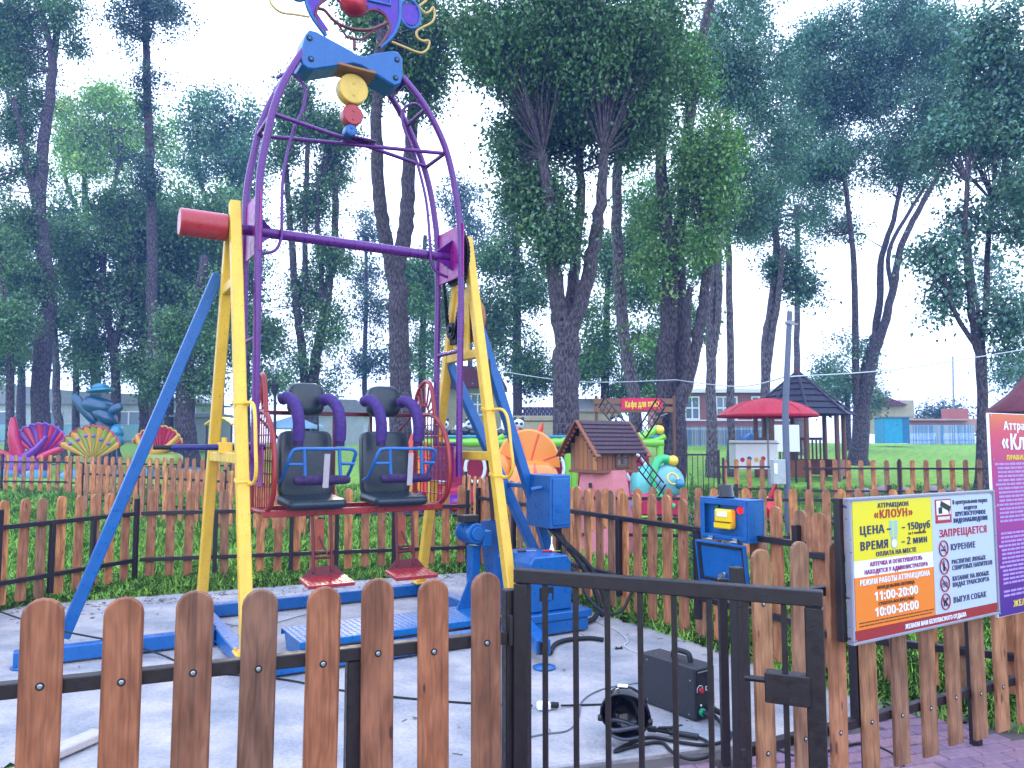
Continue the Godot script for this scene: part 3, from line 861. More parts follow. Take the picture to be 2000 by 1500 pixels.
	tree("leaning_tree", "straight leaning trunk with dark rings between the maple and the thick trunk", Vector3(3.378, 0.381, -21), [[[Vector3(-0.001, -0.055, 0), Vector3(-0.042, 2.198, 0), Vector3(-0.21, 3.467, 0), Vector3(-0.363, 4.89, 0), Vector3(-0.432, 6.328, 0), Vector3(-0.445, 7.782, 0), Vector3(-0.401, 9.251, 0), Vector3(-0.342, 10.736, 0)], 0.196, 0.126]], [[Vector3(-0.264, 11.034, -0.32), Vector3(0.56, 0.84, 0.7)], [Vector3(-0.215, 12.369, -0.25), Vector3(0.7, 0.84, 0.77)]], 1.6, Color(0.115, 0.235, 0.062), 0.85, M.bark_pale)
	tree("twin_tree", "thick dark trunk beside the red banner, crown over the boards", Vector3(3.996, 0.316, -20), [[[Vector3(-0.001, -0.053, 0), Vector3(0.023, 3.15, 0), Vector3(0.111, 4.503, 0), Vector3(0.178, 6.145, 0), Vector3(0.036, 7.53, 0), Vector3(-0.024, 8.929, 0), Vector3(0.025, 10.343, 0)], 0.280, 0.120]], [[Vector3(-0.209, 5.783, 0.37), Vector3(0.533, 0.667, 0.6)], [Vector3(-0.315, 4.273, -0.27), Vector3(0.347, 0.6, 0.473)], [Vector3(0.007, 10.366, -0.05), Vector3(0.6, 0.8, 0.7)], [Vector3(0.122, 11.545, 0.16), Vector3(0.733, 0.8, 0.767)], [Vector3(-0.252, 7.255, -0.01), Vector3(0.4, 0.6, 0.5)]], 2.0, Color(0.115, 0.235, 0.062), 0.85)
	tree("twin_tree", "tall dark trunk bending right at the top beside the banner", Vector3(4.314, 0.34, -20.5), [[[Vector3(-0.001, -0.054, 0), Vector3(0.194, 3.451, 0), Vector3(0.246, 4.841, 0), Vector3(0.205, 6.528, 0), Vector3(0.369, 7.95, 0), Vector3(0.542, 9.821, 0), Vector3(0.71, 11.278, 0), Vector3(1.019, 12.603, 0), Vector3(1.285, 13.792, 0)], 0.219, 0.109]], [[Vector3(0.164, 7.166, 0.24), Vector3(0.683, 0.752, 0.718)], [Vector3(0.47, 11.501, 0.14), Vector3(0.683, 0.957, 0.82)], [Vector3(0.365, 12.956, 0.41), Vector3(0.902, 0.752, 0.827)], [Vector3(1.134, 13.675, 0.19), Vector3(0.82, 0.82, 0.82)], [Vector3(0.525, 8.978, 0.31), Vector3(0.41, 0.683, 0.547)]], 2.0, Color(0.115, 0.235, 0.062), 0.85)
	tree("slanting_tree", "slanting forked trunk with a wooden feeder house behind the banner boards", Vector3(3.973, 0.294, -19.5), [[[Vector3(-0.001, -0.051, 0), Vector3(0.254, 2.077, 0), Vector3(0.528, 2.861, 0), Vector3(0.812, 4.045, 0), Vector3(1.006, 5.24, 0), Vector3(1.122, 6.446, 0)], 0.208, 0.104], [[Vector3(0.528, 2.861, 0), Vector3(0.46, 4.013, 0.22), Vector3(0.507, 5.149, 0.44)], 0.104, 0.065]], [[Vector3(1.298, 7.554, -0.08), Vector3(0.585, 0.715, 0.65)], [Vector3(1.366, 9.286, 0.05), Vector3(0.624, 1.04, 0.832)], [Vector3(0.971, 6.228, 0.32), Vector3(0.468, 0.468, 0.468)], [Vector3(0.841, 8.269, 0.21), Vector3(0.52, 0.65, 0.585)]], 2.0, Color(0.115, 0.235, 0.062), 0.85)
	tree("twin_stem_tree", "pale tree with two stems rising close together left of the red umbrella", Vector3(6.232, 0.474, -24), [[[Vector3(-0.001, -0.063, 0), Vector3(0.005, 3.386, 0), Vector3(0.076, 5.336, 0), Vector3(0.233, 6.65, 0), Vector3(0.225, 8.641, 0), Vector3(0.342, 10.32, 0)], 0.169, 0.099], [[Vector3(0.043, 3.709, 0), Vector3(0.243, 5.296, 0.22), Vector3(0.217, 6.871, 0.44), Vector3(0.365, 8.432, 0.66)], 0.127, 0.070]], [[Vector3(0.517, 13.125, 0.18), Vector3(0.96, 1.28, 1.12)], [Vector3(0.613, 15.31, -0.63), Vector3(0.96, 0.96, 0.96)], [Vector3(0.585, 10.316, 0.01), Vector3(0.704, 0.96, 0.832)], [Vector3(0.967, 8.159, -0.06), Vector3(0.704, 0.704, 0.704)]], 1.9, Color(0.085, 0.18, 0.13), 0.85, M.bark_pale)
	tree("straight_tree", "straight pale trunk just left of the red umbrella", Vector3(6.947, 0.484, -24.5), [[[Vector3(-0.001, -0.065, 0), Vector3(0.067, 3.754, 0), Vector3(0.086, 6.084, 0), Vector3(0.088, 8.448, 0), Vector3(0.137, 12.235, 0)], 0.129, 0.086]], [[Vector3(0.29, 12.911, 0.4), Vector3(0.98, 1.307, 1.143)], [Vector3(0.388, 11.464, -0.65), Vector3(0.898, 1.307, 1.102)], [Vector3(0.388, 9.258, 0.62), Vector3(0.98, 0.898, 0.939)], [Vector3(1.011, 14.938, -0.44), Vector3(0.98, 0.98, 0.98)]], 1.9, Color(0.085, 0.18, 0.13), 0.85, M.bark_pale)
	tree("forked_tree", "pale trunk forking low behind the red umbrella", Vector3(8.564, 0.542, -26), [[[Vector3(-0.002, -0.069, 0), Vector3(0.065, 3.864, 0), Vector3(0.179, 4.919, 0), Vector3(0.427, 6.337, 0), Vector3(0.536, 7.766, 0), Vector3(0.478, 9.569, 0)], 0.168, 0.107], [[Vector3(0.104, 3.339, 0), Vector3(0.235, 4.536, 0.22), Vector3(0.404, 5.896, 0.44), Vector3(0.545, 7.593, 0.66)], 0.122, 0.076]], [[Vector3(0.666, 11.193, -0.43), Vector3(1.075, 1.213, 1.144)], [Vector3(0.514, 8.894, -0.16), Vector3(0.901, 0.901, 0.901)], [Vector3(-0.048, 13.211, 0.81), Vector3(1.144, 1.317, 1.231)], [Vector3(1.204, 8.561, 0.35), Vector3(0.693, 0.693, 0.693)], [Vector3(0.906, 7.029, 0.09), Vector3(0.728, 0.763, 0.745)], [Vector3(0.736, 16.482, -0.77), Vector3(1.317, 0.971, 1.144)], [Vector3(1.345, 6.283, 0.26), Vector3(0.451, 0.52, 0.485)]], 1.9, Color(0.085, 0.18, 0.13), 0.85, M.bark_pale)
	tree("spreading_tree", "leaning tree with spreading limbs on the lawn right of the pavilion", Vector3(13.431, 0.691, -30), [[[Vector3(-0.003, -0.079, 0), Vector3(0.35, 2.551, 0), Vector3(0.649, 4.162, 0), Vector3(0.984, 5.074, 0)], 0.320, 0.256], [[Vector3(0.757, 4.364, 0), Vector3(1.09, 5.346, 0.22), Vector3(1.443, 6.924, 0.44), Vector3(1.693, 8.491, 0.66), Vector3(2.437, 10.048, 0.88), Vector3(3.166, 11.391, 1.1)], 0.192, 0.080], [[Vector3(0.764, 4.567, 0), Vector3(1.201, 6.441, -0.22), Vector3(1.46, 8.359, -0.44), Vector3(2.103, 9.897, -0.66), Vector3(2.72, 12.116, -0.88)], 0.160, 0.080], [[Vector3(0.022, 2.35, 0), Vector3(-0.011, 5.346, 0.22), Vector3(-0.066, 7.734, 0.44), Vector3(-0.269, 9.303, 0.66), Vector3(-0.504, 11.064, 0.88)], 0.144, 0.080], [[Vector3(1.596, 6.81, 0), Vector3(1.667, 8.513, -0.22), Vector3(2.625, 10.149, -0.44), Vector3(3.521, 11.392, -0.66)], 0.096, 0.064]], [[Vector3(-0.378, 14.813, -0.58), Vector3(1.5, 1.6, 1.55)], [Vector3(0.751, 15.295, 0.65), Vector3(1.9, 1.6, 1.75)], [Vector3(2.956, 14.607, -0.13), Vector3(1.9, 1.6, 1.75)], [Vector3(0.524, 12.004, 0), Vector3(1.5, 1.24, 1.37)], [Vector3(3.018, 12.314, -0.83), Vector3(1.52, 1.1, 1.31)], [Vector3(-1.341, 11.512, 0.77), Vector3(1.04, 1.24, 1.14)], [Vector3(1.182, 17.142, 0.74), Vector3(2.2, 1.32, 1.76)], [Vector3(4.232, 16.892, -0.38), Vector3(1.7, 1.52, 1.61)], [Vector3(-0.212, 16.769, 0.65), Vector3(1.52, 1.32, 1.42)], [Vector3(-1.657, 15.931, 0.64), Vector3(1.04, 1.4, 1.22)], [Vector3(-0.202, 8.995, -0.46), Vector3(0.68, 1, 0.84)], [Vector3(-1.177, 9.067, -0.34), Vector3(0.68, 0.68, 0.68)], [Vector3(0.108, 4.433, -0.58), Vector3(0.88, 0.84, 0.86)], [Vector3(0.816, 3.39, -0.42), Vector3(0.8, 0.72, 0.76)], [Vector3(-1.005, 3.529, 0.3), Vector3(0.68, 0.64, 0.66)]], 2.0, Color(0.085, 0.18, 0.13), 0.8925)
	tree("forked_tree", "tall forked tree by the poster at the right edge", Vector3(11.562, 0.325, -19), [[[Vector3(-0.002, -0.05, 0), Vector3(0.096, 2.532, 0), Vector3(0.029, 3.812, 0), Vector3(-0.101, 4.586, 0)], 0.142, 0.091], [[Vector3(-0.003, 3.941, 0), Vector3(-0.261, 5.317, 0.22), Vector3(-0.398, 6.548, 0.44), Vector3(-0.409, 7.762, 0.66)], 0.081, 0.051], [[Vector3(0.056, 3.299, 0), Vector3(0.42, 4.626, -0.22), Vector3(0.7, 6.265, -0.44), Vector3(1.039, 7.686, -0.66)], 0.091, 0.051], [[Vector3(0.017, 3.555, 0), Vector3(-0.562, 4.291, 0.22), Vector3(-0.907, 5.014, 0.44), Vector3(-1.237, 5.977, 0.66)], 0.061, 0.041]], [[Vector3(0.568, 9.334, -0.64), Vector3(1.267, 1.14, 1.203)], [Vector3(1.228, 10.701, -0.3), Vector3(1.077, 1.077, 1.077)], [Vector3(0.849, 7.923, 0.57), Vector3(0.697, 0.95, 0.823)], [Vector3(-0.433, 8.579, -0.12), Vector3(0.697, 0.697, 0.697)], [Vector3(-0.981, 5.778, 0.18), Vector3(0.481, 0.481, 0.481)], [Vector3(-0.591, 4.871, -0.13), Vector3(0.38, 0.507, 0.443)], [Vector3(1.031, 6.061, 0.34), Vector3(0.456, 0.887, 0.671)], [Vector3(0.596, 4, 0.46), Vector3(0.557, 0.887, 0.722)], [Vector3(0.067, 6.807, 0), Vector3(0.659, 0.659, 0.659)], [Vector3(0.301, 11.441, 0.61), Vector3(1.013, 0.76, 0.887)], [Vector3(1.705, 9.025, 0.42), Vector3(0.76, 1.52, 1.14)]], 2.1, Color(0.085, 0.18, 0.13), 0.8925)
	tree("round_bush_tree", "small rounded tree behind the pavilion roof", Vector3(17.402, 1.162, -40), [[[Vector3(-0.004, -0.106, 0), Vector3(0.072, 2.126, 0), Vector3(0.127, 3.733, 0)], 0.192, 0.107]], [[Vector3(0.102, 3.754, -0.25), Vector3(1.6, 0.96, 1.28)], [Vector3(1.283, 2.793, 0.03), Vector3(0.96, 0.64, 0.8)], [Vector3(-1.233, 3.04, 0.33), Vector3(0.907, 0.693, 0.8)]], 2.2, Color(0.075, 0.14, 0.075), 1.3)
	tree("round_bush_tree", "low rounded tree far off behind the blue kiosk", Vector3(32.189, 1.509, -58), [[[Vector3(-0.007, -0.154, 0), Vector3(0.112, 2.584, 0)], 0.247, 0.155]], [[Vector3(-0.319, 2.245, 0.75), Vector3(2.165, 0.696, 1.431)], [Vector3(-1.863, 1.99, 0.4), Vector3(1.16, 0.541, 0.851)], [Vector3(2.055, 2.134, -0.38), Vector3(1.16, 0.58, 0.87)]], 2.2, Color(0.05, 0.095, 0.055), 1.5)
	tree("backdrop_tree", "dark green tree standing left behind the maple trunk", Vector3(0.212, 0.785, -32), [[[Vector3(0, -0.085, 0), Vector3(0.003, 6.461, 0), Vector3(-0.103, 10.868, 0), Vector3(-0.212, 12.432, 0)], 0.213, 0.107]], [[Vector3(-0.976, 6.095, -0.42), Vector3(0.896, 1.173, 1.035)], [Vector3(-0.533, 8.531, 0.49), Vector3(0.939, 1.173, 1.056)], [Vector3(-0.212, 10.8, -0.5), Vector3(0.853, 1.067, 0.96)], [Vector3(0.423, 7.202, 0.64), Vector3(0.939, 1.173, 1.056)], [Vector3(0.103, 4.426, 0.69), Vector3(0.981, 1.067, 1.024)], [Vector3(-1.067, 4.17, 0.13), Vector3(0.853, 0.853, 0.853)], [Vector3(-1.514, 3.141, -0.44), Vector3(0.725, 0.555, 0.64)], [Vector3(0.763, 3.463, -0.38), Vector3(0.768, 0.768, 0.768)]], 2.2, Color(0.08, 0.165, 0.065), 1.1)
	tree("backdrop_tree", "green tree standing right behind the maple trunk", Vector3(4.182, 0.973, -35), [[[Vector3(-0.001, -0.093, 0), Vector3(0.084, 3.968, 0), Vector3(0.182, 6.812, 0), Vector3(0.333, 10.175, 0)], 0.210, 0.117]], [[Vector3(-0.045, 6.193, 0.86), Vector3(1.213, 1.4, 1.307)], [Vector3(-0.14, 3.918, 0.51), Vector3(1.167, 1.073, 1.12)], [Vector3(1.355, 7.594, 0.84), Vector3(1.073, 1.4, 1.237)], [Vector3(1.682, 4.439, 0.01), Vector3(1.073, 1.307, 1.19)], [Vector3(0.363, 9.286, -0.31), Vector3(1.073, 1.167, 1.12)], [Vector3(-0.753, 4.352, -0.28), Vector3(0.7, 1.167, 0.933)], [Vector3(1.884, 9.767, 0.62), Vector3(0.933, 1.167, 1.05)], [Vector3(1.138, 2.82, -0.4), Vector3(0.933, 0.56, 0.747)]], 2.3, Color(0.115, 0.235, 0.062), 1.2)
	tree("airy_tree", "pale airy tree seen between the ride and the maple", Vector3(-2.834, 1.577, -52), [[[Vector3(0.001, -0.138, 0), Vector3(-0.024, 5.736, 0), Vector3(-0.151, 10.68, 0), Vector3(-0.173, 15.698, 0)], 0.208, 0.104]], [[Vector3(0.072, 13.253, 1.09), Vector3(1.803, 2.427, 2.115)], [Vector3(-0.721, 16.485, -0.2), Vector3(1.248, 1.733, 1.491)], [Vector3(-1.014, 10.639, 0.2), Vector3(1.525, 1.733, 1.629)], [Vector3(0.361, 9.336, -0.42), Vector3(1.248, 1.733, 1.491)], [Vector3(-1.353, 7.48, 0.09), Vector3(1.248, 1.387, 1.317)]], 1.3, Color(0.06, 0.11, 0.085), 1.5)
	tree("airy_tree", "pale airy tree seen left of the double trunk", Vector3(-9.471, 1.508, -50), [[[Vector3(0.002, -0.132, 0), Vector3(-0.173, 4.908, 0), Vector3(-0.133, 8.97, 0), Vector3(-0.204, 13.775, 0)], 0.200, 0.100]], [[Vector3(-0.273, 14.214, -0.33), Vector3(1.133, 1.467, 1.3)], [Vector3(-0.843, 11.38, -0.84), Vector3(1.467, 1.667, 1.567)], [Vector3(0.22, 8.619, 0.06), Vector3(1.467, 1.467, 1.467)], [Vector3(-0.823, 5.529, 0.47), Vector3(1.333, 1.333, 1.333)], [Vector3(0.835, 5.862, 0.48), Vector3(1.333, 1.333, 1.333)]], 1.2, Color(0.055, 0.105, 0.07), 1.5)
	tree("backdrop_tree", "green tree seen through the ride right of the double trunk", Vector3(-4.65, 1.215, -40), [[[Vector3(0.001, -0.106, 0), Vector3(-0.043, 4.756, 0), Vector3(0.003, 8.56, 0), Vector3(0.033, 11.311, 0)], 0.213, 0.107]], [[Vector3(0.023, 7.329, 0.77), Vector3(1.333, 1.6, 1.467)], [Vector3(0.073, 5.043, -0.14), Vector3(1.173, 1.333, 1.253)], [Vector3(0.633, 9.556, 0.43), Vector3(0.907, 1.333, 1.12)], [Vector3(-0.678, 8.976, 0.6), Vector3(0.96, 1.227, 1.093)], [Vector3(0.829, 7.556, -0.49), Vector3(0.8, 1.067, 0.933)]], 1.9, Color(0.115, 0.235, 0.062), 1.25)
	tree("backdrop_tree", "green tree seen between the yellow legs and the left purple hoop", Vector3(-13.123, 1.103, -38), [[[Vector3(0.003, -0.101, 0), Vector3(-0.125, 4.644, 0), Vector3(-0.351, 8.258, 0), Vector3(-0.43, 11.134, 0)], 0.228, 0.101]], [[Vector3(-0.037, 8.148, 0.53), Vector3(1.064, 1.824, 1.444)], [Vector3(0.233, 4.952, -0.43), Vector3(1.064, 1.672, 1.368)], [Vector3(-0.919, 6.18, 0.04), Vector3(0.861, 1.824, 1.343)], [Vector3(1.022, 3.092, 0.28), Vector3(1.013, 0.912, 0.963)], [Vector3(-0.678, 10.708, -0.37), Vector3(1.013, 1.013, 1.013)]], 2.1, Color(0.08, 0.165, 0.06), 1.2)
	tree("backdrop_tree", "bushy tree left of the shell carousel's blue figure", Vector3(-20.315, 0.981, -36), [[[Vector3(0.004, -0.095, 0), Vector3(-0.185, 3.091, 0), Vector3(-0.244, 5.516, 0)], 0.192, 0.096]], [[Vector3(0.334, 4.722, 0.54), Vector3(0.816, 1.056, 0.936)], [Vector3(-0.553, 6.909, 0.41), Vector3(0.72, 0.96, 0.84)], [Vector3(0.647, 3.561, 0.15), Vector3(0.576, 0.72, 0.648)]], 1.9, Color(0.08, 0.165, 0.06), 1.2)
	tree("backdrop_tree", "wide dark tree filling the gap behind the blue brace's upper end", Vector3(-16.907, 1.078, -38), [[[Vector3(0.003, -0.101, 0), Vector3(-0.163, 4.669, 0), Vector3(-0.34, 8.283, 0), Vector3(-0.517, 11.16, 0)], 0.228, 0.101]], [[Vector3(-0.707, 10.387, 0.92), Vector3(1.52, 1.267, 1.393)], [Vector3(1.389, 8.587, 0.98), Vector3(1.52, 1.52, 1.52)], [Vector3(-1.025, 7.346, -0.56), Vector3(1.52, 1.52, 1.52)], [Vector3(2.057, 10.139, 0.89), Vector3(1.267, 1.52, 1.393)], [Vector3(1.799, 6.323, -0.73), Vector3(1.115, 1.52, 1.317)], [Vector3(-2.485, 9.255, 0.3), Vector3(1.267, 1.267, 1.267)], [Vector3(-3.486, 11.674, 0.04), Vector3(1.267, 1.115, 1.191)], [Vector3(-0.083, 12.234, 0.77), Vector3(1.52, 1.115, 1.317)], [Vector3(-1.774, 4.178, -0.21), Vector3(1.115, 0.76, 0.937)], [Vector3(2.556, 12.056, -0.35), Vector3(1.115, 1.52, 1.317)]], 2.2, Color(0.115, 0.235, 0.062), 1.25)
	tree("backdrop_tree", "tree filling the gap left of the leaning trunk at the left edge", Vector3(-25.512, 1.294, -40), [[[Vector3(0.005, -0.106, 0), Vector3(-0.18, 4.677, 0), Vector3(-0.423, 8.481, 0)], 0.240, 0.107]], [[Vector3(-0.494, 8.503, -0.11), Vector3(1.173, 1.6, 1.387)], [Vector3(0.149, 5.189, 0.22), Vector3(1.067, 1.333, 1.2)], [Vector3(-1.818, 7.415, -0.15), Vector3(1.333, 2.133, 1.733)], [Vector3(1.377, 12.161, -0.33), Vector3(1.067, 1.6, 1.333)], [Vector3(-1.469, 11.271, -0.14), Vector3(1.173, 1.333, 1.253)], [Vector3(1.632, 8.613, -0.64), Vector3(0.907, 1.333, 1.12)]], 1.9, Color(0.08, 0.165, 0.06), 1.3)
	tree("backdrop_tree", "green tree filling the gap behind the thick trunk and red banner", Vector3(7.448, 0.965, -34), [[[Vector3(-0.002, -0.09, 0), Vector3(0.074, 4.335, 0), Vector3(0.015, 7.568, 0)], 0.204, 0.091]], [[Vector3(-0.326, 6.656, -0.09), Vector3(1.043, 1.36, 1.201)], [Vector3(0.463, 8.81, 0.64), Vector3(1.043, 1.36, 1.201)], [Vector3(-0.879, 4.537, 0.23), Vector3(0.907, 1.133, 1.02)], [Vector3(0.834, 6.205, -0.17), Vector3(0.771, 1.133, 0.952)], [Vector3(-0.889, 2.953, 0.16), Vector3(0.771, 0.589, 0.68)], [Vector3(0.281, 11.912, -0.35), Vector3(1.133, 1.36, 1.247)], [Vector3(-1.765, 11.577, 0.66), Vector3(0.997, 1.133, 1.065)]], 2.1, Color(0.115, 0.235, 0.062), 1.2)
	tree("backdrop_tree", "bluish tree high behind the red parasol and grey pole", Vector3(13.385, 1.005, -36), [[[Vector3(-0.003, -0.095, 0), Vector3(0.035, 4.519, 0), Vector3(0.197, 8.435, 0), Vector3(0.224, 11.917, 0)], 0.169, 0.106]], [[Vector3(0.677, 13.944, -0.73), Vector3(1.44, 1.44, 1.44)], [Vector3(-0.213, 16.477, 0.55), Vector3(1.44, 1.44, 1.44)], [Vector3(1.067, 11.416, 0), Vector3(0.96, 1.056, 1.008)], [Vector3(1.33, 15.586, 0.28), Vector3(1.2, 1.44, 1.32)], [Vector3(0.488, 18.95, 0.17), Vector3(1.44, 1.2, 1.32)], [Vector3(-1.503, 11.285, -0.4), Vector3(1.056, 1.056, 1.056)]], 1.9, Color(0.085, 0.18, 0.13), 1.2, M.bark_pale)
	tree("backdrop_tree", "bluish tree high between the spreading tree and the right edge", Vector3(20.876, 0.943, -34), [[[Vector3(-0.004, -0.09, 0), Vector3(0.141, 4.358, 0), Vector3(-0.188, 8.057, 0), Vector3(-0.381, 11.345, 0)], 0.109, 0.073]], [[Vector3(-0.363, 16.242, -0.25), Vector3(1.36, 1.587, 1.473)], [Vector3(-0.508, 18.909, -0.2), Vector3(1.36, 1.36, 1.36)], [Vector3(-1.494, 20.292, -0.46), Vector3(1.36, 1.133, 1.247)], [Vector3(1.139, 14.586, 0.23), Vector3(1.36, 1.587, 1.473)], [Vector3(2.392, 11.974, -0.47), Vector3(1.133, 1.36, 1.247)], [Vector3(0.984, 7.986, 0.32), Vector3(0.997, 1.133, 1.065)], [Vector3(1.732, 3.926, -0.27), Vector3(0.816, 0.907, 0.861)]], 2.0, Color(0.085, 0.18, 0.13), 1.2)

# ---------------------------------------------------------------- fences
func picket_mesh(high: float, wide: float, fine: bool, variant: int) -> Mesh:
	var key := "%.2f %.3f %s %d" % [high, wide, fine, variant]
	if picket_meshes.has(key):
		return picket_meshes[key]
	var r := wide * 0.5
	var out := [Vector2(-r, 0), Vector2(r, 0)]
	var seg := 8 if fine else 5
	for i in seg + 1:
		var a := PI * i / seg
		out.append(Vector2(cos(a) * r, high - r + sin(a) * r * 0.92))
	var st := begin()
	var th := 0.011
	var bv := 0.004 if fine else 0.0
	var n := out.size()
	var inner := []
	for p in out:
		inner.append(Vector2(p.x * (1.0 - bv / r), clampf(p.y, bv, high) - (bv if p.y > high - r else 0.0)))
	var uvo := Vector2(0.13 * variant, 0.01 + 0.12 * variant)
	var uv := func(p: Vector2, side: float) -> Vector2: return Vector2((p.x / wide + 0.5) * 0.8 + side + uvo.x, p.y * 0.68 + uvo.y)
	for s in [1.0, -1.0]:
		var loop := inner if fine else out
		for i in range(1, n - 1):
			var t := [loop[0], loop[i], loop[i + 1]]
			if s > 0.0:
				t.reverse()
			for p in t:
				vert(st, Vector3(p.x, p.y, s * th), Vector3(0, 0, s), uv.call(p, 0.0 if s > 0 else 0.4))
		if fine:
			for i in n:
				var j := (i + 1) % n
				var e: Vector2 = out[j] - out[i]
				var nn := Vector3(e.y, -e.x, s * e.length()).normalized()
				var q := [[out[i], s * (th - bv)], [out[j], s * (th - bv)], [inner[j], s * th], [inner[i], s * th]]
				for k in ([0, 2, 1, 0, 3, 2] if s > 0.0 else [0, 1, 2, 0, 2, 3]):
					vert(st, Vector3(q[k][0].x, q[k][0].y, q[k][1]), nn, uv.call(q[k][0], 0.0))
	for i in n:
		var j := (i + 1) % n
		var e: Vector2 = out[j] - out[i]
		var nn := Vector3(e.y, -e.x, 0).normalized()
		var z := th - bv
		var q := [Vector3(out[i].x, out[i].y, -z), Vector3(out[j].x, out[j].y, -z), Vector3(out[j].x, out[j].y, z), Vector3(out[i].x, out[i].y, z)]
		for k in [0, 2, 1, 0, 3, 2]:
			vert(st, q[k], nn, uv.call(Vector2(q[k].x, q[k].y), 0.2 + q[k].z * 4.0))
	var m := st.commit()
	picket_meshes[key] = m
	return m

# o: low, top, step, wide, side (+1 boards towards the viewer's side), rails, posts, post_top, wood, fine, screws, skip
func fence(called: String, label: String, group: String, a: Vector3, b: Vector3, o: Dictionary) -> Node3D:
	var d := b - a
	var len := Vector2(d.x, d.z).length()
	var t := thing(called, label, "fence", a, atan2(-d.z, d.x), group)
	var rise := d.y
	var low: float = o.get("low", 0.06)
	var wide: float = o.get("wide", 0.1)
	var fine: bool = o.get("fine", false)
	var side: float = o.get("side", -1.0)
	var step: float = o.get("step", 0.19)
	var high: float = o.get("top", 1.0) - low
	var woods: Array = M[o.get("wood", "orange_wood")]
	var list: Array = o.get("at", [])
	if list.is_empty():
		var s: float = o.get("first", step * 0.5)
		while s < len - 0.03:
			list.append(s)
			s += step * rng.randf_range(0.95, 1.05)
	for s in list:
		var p := node_of("picket", picket_mesh(high, wide * (1.0 if fine else rng.randf_range(0.97, 1.03)) if fine else wide, fine, rng.randi() % 3), woods[rng.randi() % woods.size()], t)
		p.position = Vector3(s, low + rise * s / len + rng.randf_range(-0.012, 0.012), side * 0.032)
		p.rotation.z = rng.randf_range(-0.012, 0.012)
		p.rotation.y = rng.randf_range(-0.02, 0.02) + (PI if side < 0.0 else 0.0)
		if o.get("screws", false):
			for h in o.rails:
				var st := begin()
				cyl(st, Vector3(0, h - low, 0.010), Vector3(0, h - low, 0.0155), 0.0065, 10, 0.002)
				obj("screw", st, M.steel, p)
				st = begin()
				cyl(st, Vector3(0, h - low, 0.008), Vector3(0, h - low, 0.0122), 0.011, 12)
				obj("screw_hole", st, M.rubber, p)
	for h in o.rails:
		var st := begin()
		var e: Array = o.get("rail_span", [0.0, len])
		beam(st, Vector3(e[0], h, 0), Vector3(e[1], h + rise, 0), 0.04, 0.04, Vector3.UP, 0.003)
		obj("rail", st, M.frame, t)
	for q in o.get("posts", []):
		var st := begin()
		var hh: float = q[1]
		var y0: float = q[2] if q.size() > 2 else -0.1
		box(st, Vector3(q[0], (hh + y0) * 0.5 + rise * q[0] / len, -0.001 + side * -0.004), Vector3(0.044, hh - y0, 0.044), 0.003)
		obj("post", st, M.frame, t)
	return t

